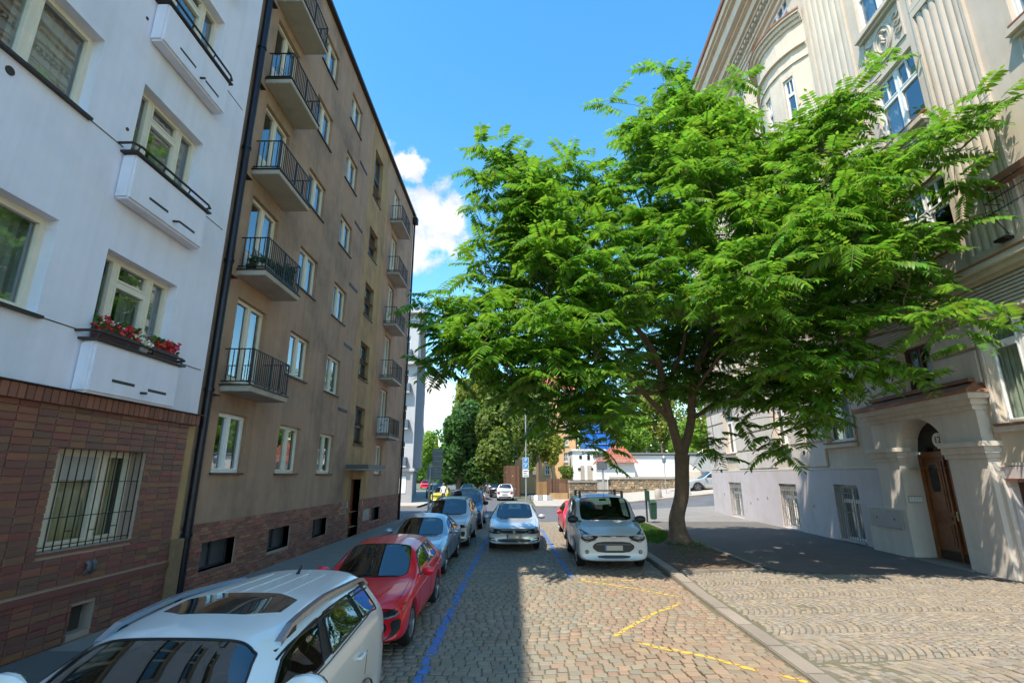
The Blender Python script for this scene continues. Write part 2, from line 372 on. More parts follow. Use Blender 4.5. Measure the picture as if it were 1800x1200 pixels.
def unit_piece(iu, iz, jit=0.0, seed=0):
    r = random.Random(seed); v = []
    for d, a, b in ((0, 0, 0), (.72, 0, 0), (1, iu, iz)):
        for x, z in ((-.5+a, -.5+b), (.5-a, -.5+b), (.5-a, .5-b), (-.5+a, .5-b)):
            v.append((x+r.uniform(-jit, jit)*.4, z+r.uniform(-jit, jit), d+(r.uniform(-jit, jit) if d == 1 else 0)))
    f = [(8, 9, 10, 11)] + [(k*4+i, k*4+(i+1) % 4, k*4+4+(i+1) % 4, k*4+4+i) for k in (0, 1) for i in range(4)]
    return v, f
CAMP = Vector((0, 0, H))
def pieces(fr, name, stuff, boxes, parent, mat, iu=.03, iz=.08, jit=.03, nobj=300):
    """boxes: (u_centre, z_centre, d_back, su, sz, sd) in the facade's frame: the nearest ones single objects, the rest one mesh"""
    boxes = sorted(boxes, key=lambda b: (fr(b[0], b[1], b[2])-CAMP).length)
    var = []
    for k in range(5):
        v, f = unit_piece(iu, iz, jit, k); me = bpy.data.meshes.new(name); me.from_pydata(v, [], f); me.materials.append(mat); var.append(me)
    rot = Matrix((fr.U, Vector((0, 0, 1)), fr.N)).transposed()
    if rot.determinant() < 0: rot = Matrix((-fr.U, Vector((0, 0, 1)), fr.N)).transposed()
    rot = rot.to_4x4()
    for b in boxes[:nobj]:
        o = bpy.data.objects.new(name, random.choice(var)); C.objects.link(o); par(o, parent)
        o.matrix_basis = Matrix.Translation(fr(b[0], b[1], b[2])) @ rot @ Matrix.Diagonal((b[3], b[4], b[5], 1))
    if len(boxes) > nobj:
        V = []; Fq = []
        for b in boxes[nobj:]:
            v, f = unit_piece(iu, iz, jit, random.randint(0, 9999)); n = len(V)
            V += [tuple(fr(b[0]+x*b[3], b[1]+z*b[4], b[2]+d*b[5])) for x, z, d in v]; Fq += [tuple(n+i for i in q) for q in f]
        me = bpy.data.meshes.new(stuff); me.from_pydata(V, [], Fq); me.materials.append(mat)
        o = bpy.data.objects.new(stuff, me); C.objects.link(o); par(o, parent); o['kind'] = 'stuff'
def pipe_obj(name, pts, r, mat, parent, joints=(), n=10):
    mb = MB(); mb.tube(pts, r, n)
    o = mb.build(name, mat, parent, smooth=True)
    for z in joints:
        p = Vector(pts[0]); q = MB(); q.lathe((p.x, p.y, z), [(r, 0), (r*1.22, .0), (r*1.22, .06), (r, .06)], n); q.build('pipe_collar', mat, o)
    return o
# ------------------------------------------------------------------ pale building
FW = Frame((-6.45, 0, 0), (0, 1, 0), (1, 0, 0))
wb = empty('apartment_building', (-6.45, 4, 0), 'pale blue-grey plastered apartment building on a dark brick ground floor', 'building')
ops = []
cols_c = [(7.25, 8.92, z0, z1, .24) for z0, z1 in ((4.42, 5.86), (7.55, 8.97), (10.67, 12.05), (13.8, 15.2))]
cols_n = [(3.75, 6.37, z0, z1, .24) for z0, z1 in ((4.48, 5.87), (7.6, 8.97), (10.7, 12.07), (13.85, 15.2))]
cols_m = [(u, u+1.7, z0, z1, .24) for u in (-9, -5, -1, 1.4) for z0, z1 in ((4.48, 5.87), (7.6, 8.97), (10.7, 12.07), (13.85, 15.2))]
ops = cols_c+cols_n+cols_m
mb = MB(FW); wall_cells(mb, -14, 10.12, 3.53, 18.6, ops)
mb.poly([(10.12, 0, 0), (10.12, 18.6, 0), (10.12, 18.6, -9), (10.12, 0, -9)])
mb.poly([(-14, 18.6, 0), (10.12, 18.6, 0), (10.12, 18.6, -9), (-14, 18.6, -9)])
mb.poly([(-14, 0, 0), (-14, 18.6, 0), (-14, 18.6, -9), (-14, 0, -9)]); mb.poly([(-14, 0, -9), (-14, 18.6, -9), (10.12, 18.6, -9), (10.12, 0, -9)])
mb.build('wall', m_white, wb)
for i, o in enumerate(cols_c):
    window(FW, wb, o[0], o[1], o[2], o[3], .24, cols=(.22, .5, .28), trans={1: .72}, curtain='one', bar=.06, sill=(m_sill, .05) if False else None)
for i, o in enumerate(cols_n):
    window(FW, wb, o[0], o[1], o[2], o[3], .24, cols=(.33, .33, .34), curtain='one' if i % 2 == 0 else 'net', sill=(m_sill, .07), bar=.07)
for o in cols_m[:]:
    window(FW, wb, o[0], o[1], o[2], o[3], .24, cols=(.5, .5), curtain='net', sill=(m_sill, .07))
for k, z in enumerate((3.66, 6.68, 9.78, 12.9)):
    zt = z+.80 if k else 4.33
    if k == 0: z = 3.56
    q = MB(FW); q.box(7.12, 9.06, z, zt, -.01, .24); pb = q.build('parapet', m_white, wb, bev=.035)
    q = MB(FW); q.box(7.06, 9.12, zt+.003, zt+.035, -.005, .28); q.build('coping', m_sill, pb)
    q = MB(FW); q.tube([(7.0, zt+.12, .0), (7.0, zt+.12, .25), (7.14, zt+.12, .3), (8.95, zt+.12, .3), (9.09, zt+.12, .26), (9.1, zt+.1, .0)], .022, 8)
    for u in (7.1, 7.7, 8.4, 9.0): q.tube([(u, zt+.03, .26), (u, zt+.12, .29)], .014, 5)
    q.build('handrail', m_sill, pb, smooth=True)
    for a, b, c in ((7.55, 8.02, .22), (8.33, 8.78, .2)):
        q = MB(FW); q.box(a, b, z+c, z+c+.045, .235, .244); q.build('drain_slot', m_sill, pb)
    q = MB(FW); q.tube([(8.18, z+.15, .22), (8.18, z+.14, .34)], .022, 7); q.build('drain_spout', m_sill, pb)
q = MB(FW)
for z, a, b in ((7.58, 6.42, 7.1), (7.58, 9.1, 9.98), (4.46, 6.4, 7.1), (4.46, 9.1, 10.0), (10.68, 6.4, 7.1), (10.68, 9.1, 10.0)): q.box(a, b, z, z+.014, 0, .008)
q.build('wire', m_sill, wb)
for u, z in ((5.25, 7.37), (7.1, 7.93), (7.0, 10.1)):
    q = MB(FW); r = .06 if u < 6 else .03; q.prism([(u+r*math.cos(a*.524), z+r*math.sin(a*.524), 0) for a in range(12)], (0, 0, .012)); q.build('vent_cap', m_sill, wb)
# brick ground floor
bops = [(7.13, 8.86, 1.38, 2.78, .30), (7.9, 8.34, .19, .57, .2), (3.6, 5.3, 1.38, 2.78, .3), (1.0, 2.7, 1.38, 2.78, .3)]
mb = MB(FW); wall_cells(mb, -14, 9.86, 0, 3.34, bops, d=.02); mb.poly([(9.86, 0, .02), (9.86, 3.34, .02), (9.86, 3.34, -.2), (9.86, 0, -.2)])
base = mb.build('brick_base', m_mortar, wb)
boxes = []; PU, PZ = .288, .0985
u = 9.86-PU/2
while u > 1.5:
    for k in range(34):
        z = .02+PZ*(k+.5)
        if z > 3.33: continue
        if abs(z-.82) < .045: continue
        a, b = u-PU/2+.004, u+PU/2-.004
        for o in bops:
            if a < o[1] and b > o[0] and z+PZ/2 > o[2]+.01 and z-PZ/2 < o[3]-.01:
                if a < o[0]-.05: b = min(b, o[0]-.002)
                elif b > o[1]+.05: a = max(a, o[1]+.002)
                else: a = b
        if b-a > .03: boxes.append(((a+b)/2, z+random.uniform(-.0015, .0015), .018, b-a-.006, PZ-.011, .03+random.uniform(-.003, .004)))
    u -= PU
pieces(FW, 'brick', 'brick_courses', boxes, base, m_brick, iu=.02, iz=.06, jit=.02)
q = MB(FW); q.box(1.5, 9.88, .775, .865, 0, .075); q.build('brick_ledge', m_brick, base, bev=.012)
boxes = [(1.6+.118*i, 3.445, -.01, .108, .2, .135+random.uniform(-.004, .004)) for i in range(72)]
pieces(FW, 'cap_brick', 'cap_bricks', boxes, base, m_capstone, iu=.05, iz=.03, jit=.01, nobj=60)
q = MB(FW); q.box(1.5, 10.1, 3.548, 3.562, -.0, .16); q.build('flashing', m_sill, base)
m_blind = M('white_slat_blind', (.55, .54, .50), (.45, .44, .41), 2, .8)
for k, (a, b) in enumerate(((7.13, 8.86), (3.6, 5.3), (1.0, 2.7))):
    w = window(FW, base, a, b, 1.38, 2.78, .3, cols=(.16, .50, .34), curtain='ochre', bar=.065, sill=(m_capstone, .04), gm=m_glass2)
    if k == 0:
        q = MB(FW)
        for i in range(11): q.box(a+.34, a+1.05, 2.34+i*.034, 2.37+i*.034, -.22, -.215)
        q.build('roller_blind', m_blind, w)
    g = MB(FW)
    for i in range(13): 
        uu = a+.03+(b-a-.06)*i/12; g.box(uu-.006, uu+.006, 1.39, 2.775, -.03, -.018)
    for zz in (1.44, 1.82, 2.30): g.box(a, b, zz, zz+.012, -.036, -.024)
    for i, zz in ((3, 1.62), (6, 1.6), (9, 1.62)): g.box(a+.03+(b-a-.06)*i/12, a+.03+(b-a-.06)*(i+1)/12, zz, zz+.012, -.036, -.024)
    g.build('window_grille', m_black, w)
q = MB(FW); q.box(7.9, 8.34, .19, .57, -.2, -.16); q.build('cellar_hatch', M('grey_hatch', (.07, .065, .055), (.05, .05, .045), 6, .8), base)
for u in (8.0, 8.1):
    q = MB(FW); q.tube([(u, .99, .03), (u, 1.06, .1), (u, 1.13, .1), (u, 1.16, .06)], .035, 8); q.build('vent_pipe', M('grey_metal', (.12, .11, .11), None, rough=.5, metal=.4), base, smooth=True)
q = MB(FW); q.box(9.862, 10.1, .05, 3.34, -.02, .02); q.build('corner_strip', m_ochre, wb)
q = MB(FW); q.box(9.88, 10.14, .05, 1.25, .02, .13); q.build('pipe_shroud', M('ochre_sheet', (.28, .17, .08), (.2, .12, .06), 6, .7, c3=(.07, .05, .04)), wb, bev=.01)
# flower boxes on the lowest parapet
m_trough = M('brown_plastic_trough', (.085, .030, .022), (.07, .028, .022), 6, .5)
m_petal = M('red_petals', (.55, .012, .035), None, rough=.5, island=.4, hue=.02)
m_petalW = M('white_petals', (.75, .70, .55), None, rough=.5, island=.2)
m_gleaf = M('geranium_leaf', (.05, .13, .025), None, rough=.5, island=.4, transl=(2, 2, 1))
def flowers(parent, fr, u0, u1, z, d, n, mats, h=.2):
    V = []; Fq = []; mi = []
    for i in range(n):
        c = Vector((random.uniform(u0, u1), z+random.uniform(.0, h), d+random.uniform(-.07, .09)))
        k = 0 if random.random() < .55 else random.choice([1, 1, 1, 2]) if len(mats) > 2 else 1
        s = random.uniform(.03, .055) if k == 0 else random.uniform(.018, .03)
        for j in range(1 if k == 0 else 5):
            a = Vector([random.gauss(0, 1) for _ in range(3)]).normalized(); b = a.orthogonal().normalized(); cc = c+Vector([random.gauss(0, .02) for _ in range(3)])*(k > 0)
            nn = len(V); V += [tuple(fr(*(cc+a*s))), tuple(fr(*(cc+b*s))), tuple(fr(*(cc-a*s))), tuple(fr(*(cc-b*s)))]; Fq.append((nn, nn+1, nn+2, nn+3)); mi.append(k)
    o = link('flowers', npmesh('flowers', V, np.array(Fq), mats, np.array(mi)), parent); o['kind'] = 'stuff'
for k, (a, b, lab) in enumerate(((7.2, 8.0, 'longer brown flower trough of red and white geraniums on the parapet ledge'), (8.32, 8.98, 'shorter brown flower trough of red geraniums at the parapet end by the downpipe'))):
    fb = empty('flower_box', FW(a, 4.37, .13), lab, 'flower box', 'flower boxes on the lowest parapet')
    q = MB(FW); q.hexa([(a+.02, 4.368, .05), (b-.02, 4.368, .05), (b-.02, 4.368, .2), (a+.02, 4.368, .2), (a, 4.53, .03), (b, 4.53, .03), (b, 4.53, .22), (a, 4.53, .22)])
    q.build('trough', m_trough, fb, bev=.008)
    flowers(fb, FW, a, b, 4.52, .12, 330 if k == 0 else 240, [m_gleaf, m_petal, m_petalW] if k == 0 else [m_gleaf, m_petal], .2)
fp = empty('flower_pot', FW(8.16, 4.37, .13), 'small pale pot of trailing green between the two flower troughs', 'flower pot')
q = MB(FW); q.hexa([(8.06, 4.368, .06), (8.2, 4.368, .06), (8.2, 4.368, .2), (8.06, 4.368, .2), (8.03, 4.49, .04), (8.24, 4.49, .04), (8.24, 4.49, .22), (8.03, 4.49, .22)]); q.build('pot', M('pale_pot', (.45, .42, .4), None, rough=.6), fp, bev=.01)
flowers(fp, FW, 8.02, 8.3, 4.45, .13, 90, [m_gleaf, m_petalW], .12)
# ------------------------------------------------------------------ brown building
FB = Frame((-6.55, 0, 0), (0, 1, 0), (1, 0, 0))
bb = empty('apartment_building', (-6.55, 19, 0), 'brown rendered six-storey apartment block with iron balconies and brick plinth', 'building')
R = .17; ops = []; U0, U1, ZT = 10.12, 28.85, 18.2
zt = [3.76, 6.46, 9.14, 11.84, 14.6, 17.25]; zb = [2.46, 5.18, 7.88, 10.65, 13.37, 16.0]
c1 = [(11.03, 12.25, zb[0], zt[0], R)] + [(11.12, 12.5, zt[k]-2.02, zt[k], R) for k in range(1, 6)]
c2 = [(13.95, 15.32, zb[k], zt[k], R) for k in range(6)]
c3 = [(16.88, 18.2, zb[k], zt[k], R) for k in range(6)]
c4 = [(20.35, 21.65, a, b, R+.05) for a, b in ((3.6, 5.14), (6.3, 7.86), (9.05, 10.52), (11.85, 13.17), (14.7, 17.1))]
c5 = [(23.65, 24.8, zb[0], zt[0], R)] + [(23.95, 25.15, zt[k]-2.02, zt[k], R) for k in range(1, 6)]
door = [(20.42, 21.72, .1, 2.25, .3)]
cel = [(11.04, 12.35, .48, 1.05, .22), (13.93, 15.25, .47, 1.03, .22), (16.9, 18.15, .48, 1.03, .22), (23.5, 24.88, .43, 1.0, .22)]
ops = c1+c2+c3+c4+c5+door+cel
mb = MB(FB); wall_cells(mb, U0, 19.7, 1.44, ZT, ops); wall_cells(mb, 19.7, 22.9, 1.44, ZT, [o for o in ops if 19.7 < o[0] < 22.9], 1); wall_cells(mb, 22.9, U1, 1.44, ZT, [o for o in ops if o[0] > 22.9])
mb.poly([(U1, 0, 0), (U1, ZT, 0), (U1, ZT, -9), (U1, 0, -9)]); mb.poly([(U0, ZT, 0), (U1, ZT, 0), (U1, ZT, -9), (U0, ZT, -9)]); mb.poly([(U0, 0, -9), (U0, ZT, -9), (U1, ZT, -9), (U1, 0, -9)])
mb.build('wall', [m_brown, m_ochre], bb)
mb = MB(FB); wall_cells(mb, U0, U1, 0, 1.44, door+cel, d=.025)
pl = mb.build('plinth', m_mortar, bb)
boxes = []; PU, PZ = .262, .0795
for k in range(17):
    z = .09+PZ*(k+.5); u = 10.4+(k % 2)*PU/2
    while u < U1-.1:
        a, b = u-PU/2+.004, u+PU/2-.004
        for o in door+cel:
            if a < o[1] and b > o[0] and z+PZ/2 > o[2]+.01 and z-PZ/2 < o[3]-.01:
                if a < o[0]-.05: b = min(b, o[0]-.002)
                elif b > o[1]+.05: a = max(a, o[1]+.002)
                else: a = b
        if b-a > .03: boxes.append(((a+b)/2, z, .02, b-a-.006, PZ-.011, .028+random.uniform(-.003, .004)))
        u += PU
pieces(FB, 'brick', 'brick_courses', boxes, pl, m_brick2, iu=.02, iz=.06, jit=.02)
for k, o in enumerate(c2): window(FB, bb, *o[:4], R, cols=(.5, .5), curtain=('net', 'one', 'net', 'side', 'net', 'one')[k], sill=(m_sill, .05))
for k, o in enumerate(c3): window(FB, bb, *o[:4], R, cols=(.45, .55), curtain=('one', 'net', 'side', 'net', 'one', 'net')[k], sill=(m_sill, .05))
m_stair = M('dark_stair_frame', (.10, .10, .105), None, rough=.6)
for k, o in enumerate(c4): window(FB, bb, *o[:4], R+.05, cols=(.34, .66), trans=.5, fm=m_stair, curtain=None, sill=(m_sill, .04), bar=.035)
for k, o in enumerate(c5):
    if k == 0: window(FB, bb, *o[:4], R, cols=(.5, .5), curtain='net', sill=(m_sill, .05))
    else: window(FB, bb, *o[:4], R, cols=(.5, .5), curtain='net', name='balcony_door', lowpanel=.5)
for k, o in enumerate(c1):
    if k == 0: window(FB, bb, *o[:4], R, cols=(.45, .55), curtain='side', sill=(m_sill, .05), fm=m_wframe)
    else: window(FB, bb, *o[:4], R, cols=(.5, .5), curtain='side', name='balcony_door', lowpanel=.12 if k == 1 else .55)
me_bal = MB(); me_bal.box(-.008, .008, -.008, .008, 0, 1); me_bal = me_bal.mesh('baluster', m_black)
def balcony(u0, u1, zs, dep, rh, nf, ns):
    q = MB(FB); q.box(u0, u1, zs, zs+.13, 0, dep); slab = q.build('balcony', m_slab, bb, bev=.012)
    q = MB(FB); q.box(u0-.03, u1+.03, zs+.132, zs+.155, 0, dep+.03); q.build('slab_cover', m_sill, slab)
    z0 = zs+.22; z1 = zs+rh
    q = MB(FB)
    for z in (z0, z1):
        for a, b, c, e in ((u0+.02, u1-.02, dep-.05, dep-.025), (u0+.02, u0+.045, 0, dep-.05), (u1-.045, u1-.02, 0, dep-.05)): q.box(a, b, z, z+.022, c, e)
    for u in (u0+.032, (u0+u1)/2, u1-.032): q.box(u-.014, u+.014, zs+.15, z1, dep-.052, dep-.024)
    q.build('rail', m_black, slab)
    pts = [(u0+.06+(u1-u0-.12)*i/nf, dep-.038) for i in range(nf+1)] + [(u, .03+(dep-.1)*(i+.5)/ns) for u in (u0+.033, u1-.033) for i in range(ns)]
    for u, d in pts: link('baluster', me_bal, slab, loc=FB(u, z0, d), scale=(1, 1, z1-z0))
    return slab
for k in range(1, 6): balcony(10.88, 12.72, (4.18, 6.9, 9.56, 12.24, 14.92)[k-1], .69, .95, 19, 5)
for k in range(1, 6): balcony(23.5, 25.5, (4.06, 6.78, 9.46, 12.14, 15.0)[k-1], .62, .95, 16, 4)
for k, o in enumerate(cel):
    q = MB(FB); q.box(*o[:4], -.22, -.19); w = q.build('cellar_window', M('grey_cellar_pane', (.11, .115, .12), (.08, .08, .085), 3, .35), pl)
    q = MB(FB); a, b, c, e = o[:4]
    for x0, x1, y0, y1 in ((a, b, c, c+.04), (a, b, e-.04, e), (a, a+.04, c+.04, e-.04), (b-.04, b, c+.04, e-.04), ((a+b)/2-.03, (a+b)/2+.03, c+.04, e-.04)): q.box(x0, x1, y0, y1, -.188, -.15)
    q.build('frame', M('dark_grey_frame', (.03, .032, .036), None, rough=.6), w)
q = MB(FB); a, b = door[0][:2]; q.box(a, b, .1, 2.25, -.3, -.26); dr = q.build('door', m_wood, bb)
q = MB(FB)
for x0, x1, y0, y1 in ((a+.1, a+.55, .3, 1.05), (a+.75, b-.1, .3, 1.05), (a+.1, a+.55, 1.2, 2.1), (a+.75, b-.1, 1.2, 2.1)): q.box(x0, x1, y0, y1, -.262, -.245)
q.build('door_panel', m_wood, dr, bev=.01)
q = MB(FB); q.box(a+.6, a+.66, 1.1, 1.14, -.26, -.2); q.box(a+.6, a+.63, 1.0, 1.24, -.262, -.25); q.build('handle', M('brass', (.5, .4, .2), None, rough=.4, metal=.8), dr)
q = MB(FB); q.box(19.75, 22.3, 2.62, 2.8, 0, .85); q.build('canopy', M('canopy_sheet', (.09, .09, .095), None, rough=.5), bb, bev=.01)
q = MB(FB); q.box(19.72, 22.33, 2.60, 2.63, 0, .88); q.build('canopy_edge', m_slab, bb)
for u, z in ((18.85, 4.75), (18.85, 7.2), (18.85, 9.62), (18.85, 12.28), (18.85, 15.05)):
    q = MB(FB); q.box(u-.5, u+.5, z-.06, z+.06, 0, .012); w = q.build('vent_panel', M('slate_blue_vent', (.06, .068, .095), (.045, .05, .07), 4, .6), bb)
    q = MB(FB)
    for i in range(4): q.box(u-.47, u+.47, z-.045+i*.026, z-.03+i*.026, .01, .02)
    q.build('vent_slat', m_sill, w)
q = MB(FB); q.box(U0, U1+.12, ZT, ZT+.12, -.3, .16); q.build('roof_edge', m_sill, bb)
q = MB(FB); q.box(19.3, 20.0, 1.0, 1.45, .03, .05); q.build('meter_box', m_brown, bb)
q = MB(FB); q.box(22.2, 23.1, .55, 1.0, .03, .06); q.build('notice_panel', m_slab, bb)
q = MB(FB); q.box(20.0, 20.12, 1.2, 1.42, .03, .06); q.box(22.0, 22.1, 1.15, 1.4, .03, .05); q.build('doorbell_plate', M('steel_plate', (.4, .4, .42), None, rough=.4, metal=.6), bb)
pipe_obj('downpipe', [FB(10.36, .0, .12), FB(10.36, 18.2, .12)], .085, m_pipe, bb, joints=[1.25, 4.1, 7.0, 9.9, 12.8, 15.7])
dp = pipe_obj('downpipe', [FB(28.72, .05, .1), FB(28.72, 17.7, .1)], .06, m_pipe, bb, joints=[1.2, 4.2, 7.2, 10.2, 13.2])
q = MB(FB); q.box(28.55, 28.92, 17.65, 18.05, .0, .3); q.build('rain_hopper', m_pipe, dp, bev=.02)
q = MB(FB); q.tube([(10.62, 1.3, .015), (10.6, 3.2, .02), (10.68, 6, .02), (10.66, 9, .02), (10.7, 12, .02), (10.72, 17.5, .02)], .008, 5); q.build('cable', m_slab, bb)
for z in (4.05, 6.75, 9.3, 11.9, 14.5):
    q = MB(FB); q.box(10.5, 10.75, z, z+.02, .0, .14); q.build('pipe_bracket', m_black, bb)
# things on the balconies
m_plant = M('balcony_leaf', (.05, .11, .03), None, rough=.6, island=.5, hue=.03, transl=(1.8, 1.8, 1))
def planter(u0, u1, z, d, lab, mat, hgt=.16, n=120, ph=.22):
    t = empty('planter', FB(u0, z, d), lab, 'planter', 'planters on the planted balcony')
    q = MB(FB); q.hexa([(u0+.01, z, d-.08), (u1-.01, z, d-.08), (u1-.01, z, d+.08), (u0+.01, z, d+.08), (u0, z+hgt, d-.1), (u1, z+hgt, d-.1), (u1, z+hgt, d+.1), (u0, z+hgt, d+.1)]); q.build('trough', mat, t)
    flowers(t, FB, u0, u1, z+hgt, d, n, [m_plant, m_plant], ph)
m_sand = M('sandstone_trough', (.48, .40, .28), (.4, .33, .23), 8, .8)
planter(10.95, 11.15, 7.06, .25, 'small dark planter at the wall end of the planted balcony', m_sill, n=60)
planter(10.95, 11.5, 7.06, .5, 'sand-coloured trough with low greenery at the balcony corner', m_sand, n=110)
planter(11.58, 12.0, 7.06, .52, 'dark tub with bushy green plant in the middle of the planted balcony', m_sill, n=160, ph=.3)
planter(12.08, 12.6, 7.06, .52, 'dark tub with tall spiky dark plant at the far balcony end', m_sill, n=240, ph=.55)
t = empty('drying_rack', FB(11.2, 12.4, .3), 'blue-grey folding drying rack standing on the second highest left balcony', 'drying rack')
q = MB(FB)
for z in (12.5, 12.68, 12.86): 
    for d in (.2, .3, .4): q.tube([(11.05, z, d), (11.6, z, d)], .008, 5)
q.build('rods', M('blue_rack', (.12, .2, .32), None, rough=.5), t)
q = MB(FB)
for u in (11.05, 11.6): q.tube([(u, 12.4, .18), (u, 12.95, .18)], .012, 5); q.tube([(u, 12.4, .42), (u, 12.95, .42)], .012, 5); q.tube([(u, 12.5, .18), (u, 12.5, .42)], .01, 5)
q.build('stand', M('blue_rack', (.12, .2, .32)), t)
t = empty('folding_chair', FB(11.5, 7.06, .25), 'pale slatted folding chair on the planted balcony', 'chair')
q = MB(FB)
for i in range(5): q.box(11.25, 11.6, 7.36+i*.085, 7.41+i*.085, .12, .14)
q.build('backrest', m_slab, t)
q = MB(FB); q.box(11.25, 11.6, 7.28, 7.31, .12, .42); q.build('seat', m_slab, t)
for u in (11.26, 11.59):
    q = MB(FB); q.tube([(u, 7.06, .4), (u, 7.78, .12)], .012, 5); q.build('leg', m_black, t)
    q = MB(FB); q.tube([(u, 7.06, .12), (u, 7.3, .4)], .012, 5); q.build('leg', m_black, t)
t = empty('privacy_screen', FB(23.6, 4.2, .1), 'white cloth screen with black branch pattern on the lowest far balcony', 'screen')
q = MB(FB); q.box(23.535, 23.545, 4.3, 4.98, .05, .55); q.build('cloth', M('white_cloth', (.7, .7, .68), None, rough=.8), t)
q = MB(FB)
for k in range(16):
    d = random.uniform(.08, .5); z = random.uniform(4.35, 4.9); q.hexa([(23.53, z, d), (23.534, z, d), (23.534, z+.02, d+random.uniform(-.04, .06)), (23.53, z+.02, d), (23.53, z+.06, d+.05), (23.534, z+.06, d+.05), (23.534, z+.09, d+.08), (23.53, z+.09, d+.08)])
q.build('pattern', m_black, t)
# ------------------------------------------------------------------ ornate building on the right
_D = Vector((12.72-11.5, 34.35-12.5, 0)).normalized()
FR = Frame((11.5, 12.5, 0), _D, (-_D.y, _D.x, 0))
rb = empty('apartment_building', (11.5, 12.5, 0), 'ornate beige historic apartment building with fluted pilasters, rounded bay and arched wooden door', 'building')
S0, S1 = -14.0, 21.75
gw = [(-1.98, -.28, 3.58, 6.12, .22), (5.55, 7.38, 3.58, 6.0, .22), (10.45, 11.8, 3.7, 6.0, .22), (16.9, 18.5, 3.62, 6.1, .22), (-6.6, -4.6, 3.58, 6.12, .22), (-11, -9, 3.58, 6.12, .22)]
ow = [(1.45, 2.62, 4.78, 6.05, .22)]
bw = [(5.83, 7.36, .18, 2.07, .24), (10.33, 12.02, .15, 2.03, .24), (16.75, 18.7, .12, 2.01, .24)]
gar = [(-4.6, -.22, -.3, 2.26, .22)]
arch = [(1.18, 3.14, -.3, 3.96, .3)]
cols_u = [(-11, -9.2), (-7, -5.2), (-4.9, -3.1), (-.35, 1.45), (10.3, 12.1), (16.8, 18.5)]
flz = [(8.2, 10.4), (12.32, 14.52), (16.6, 18.95), (20.7, 22.9)]
uw = [(a, b, c, e, .2) for a, b in cols_u for c, e in flz]
bayc = [(5.35, 7.25, 8.2, 10.4, .2), (5.2, 7.4, 21.25, 22.95, .2)]
mb = MB(FR); wall_cells(mb, S0, S1, 2.6, 24.6, gw+ow+uw+bayc+arch)
mb.poly([(S1, -.2, 0), (S1, 25, 0), (S1, 25, -11), (S1, -.2, -11)]); mb.poly([(S0, -.2, 0), (S0, 25, 0), (S0, 25, -11), (S0, -.2, -11)]); mb.poly([(S0, 25, 0), (S1, 25, 0), (S1, 25, -11), (S0, 25, -11)])
mb.build('wall', m_stucco, rb)
mb = MB(FR); wall_cells(mb, S0, S1, -.3, 2.6, bw+gar+[(1.18, 3.14, -.3, 2.6, .3)], d=.07); mb.poly([(S0, 2.6, 0), (S1, 2.6, 0), (S1, 2.6, .07), (S0, 2.6, .07)]); mb.poly([(S1, -.3, .07), (S1, 2.6, .07), (S1, 2.6, -.1), (S1, -.3, -.1)])
plin = mb.build('plinth', m_lav, rb)
# string course, blocks
q = MB(FR)
for a, b in ((S0, -.16), (4.3, S1)): q.box(a, b, 2.62, 2.69, .0, .06)
q.build('string_course', m_stuccoL, rb)
piers = [(-4.4, -2.1), (-.15, 1.33), (2.74, 5.43), (7.5, 8.9), (8.92, 10.33), (11.92, 14.3), (14.32, 16.78), (18.62, 21.7), (-8.9, -6.75)]
for a, b in piers:
    for c, e in ((2.72, 3.63), (3.69, 4.54), (4.60, 5.44), (5.50, 6.14)):
        if a > -1 and b < 5.5 and c < 4.5: continue
        q = MB(FR); q.box(a+.02, b-.02, c+.01, e-.01, -.005, .08); q.build('rusticated_block', m_stuccoL, rb, bev=.022)
for a, b, c, e, dd in gw+ow:
    if dd and (a, b) != (1.45, 2.62):
        q = MB(FR)
        for x0, x1 in ((a-.1, a-.006), (b+.006, b+.1)): q.box(x0, x1, c, e+.08, -.003, .065)
        q.box(a-.006, b+.006, e+.004, e+.09, -.003, .067); q.build('window_surround', m_stuccoL, rb, bev=.01)
q = MB(FR)
for i in range(8): q.box(S0, S1+.03, 6.2+i*.09, 6.25+i*.09, 0, .07)
q.build('ribbed_frieze', m_stuccoL, rb, bev=.012)
q = MB(FR)
for c, e, d in ((6.93, 7.03, .12), (7.03, 7.16, .26), (7.16, 7.30, .38)): q.box(S0, S1+d, c+.001, e, -.01, d)
q.build('cornice', m_stucco, rb)
q = MB(FR); q.hexa([(S0, 7.302, 0), (S1+.4, 7.302, 0), (S1+.4, 7.302, .42), (S0, 7.302, .42), (S0, 7.46, 0), (S1+.4, 7.46, 0), (S1+.4, 7.33, .43), (S0, 7.33, .43)]); q.build('cornice_cap', m_terra, rb)
def flute(a, b, z0, z1, n=6):
    q = MB(FR); q.box(a-.09, a-.01, z0, z1, -.002, .085); q.box(b+.01, b+.09, z0, z1, -.002, .085); w = (b-a)/n
    for i in range(n):
        c = a+w*(i+.5); r = w*.44
        arcp = [(c+r*math.cos(t), .055*math.sin(t)) for t in [math.pi*k/6 for k in range(7)]]
        for (x0, d0), (x1, d1) in zip(arcp, arcp[1:]): q.poly([(x0, z0+.2, d0), (x1, z0+.2, d1), (x1, z1-.2, d1), (x0, z1-.2, d0)])
    q.box(a-.008, b+.008, z0, z0+.2, -.002, .09); q.box(a-.008, b+.008, z1-.2, z1, -.002, .09)
    q.build('fluted_pilaster', m_stucco, rb)
for a, b in ((-2.1, -.75), (2.0, 3.9), (8.75, 9.9), (12.5, 14.2), (14.8, 16.4), (19, 21.4), (-8.9, -7.4)):
    flute(a, b, 7.47, 15.3); flute(a, b, 15.32, 23.2)
m_panew = m_glass2
for k, o in enumerate(uw+bayc):
    w = window(FR, rb, *o[:4], .2, cols=(.5, .5), trans=.62, top_bars=1, fm=m_wframe, gm=m_glass, curtain='side', bar=.075, sill=(m_terra, .1))
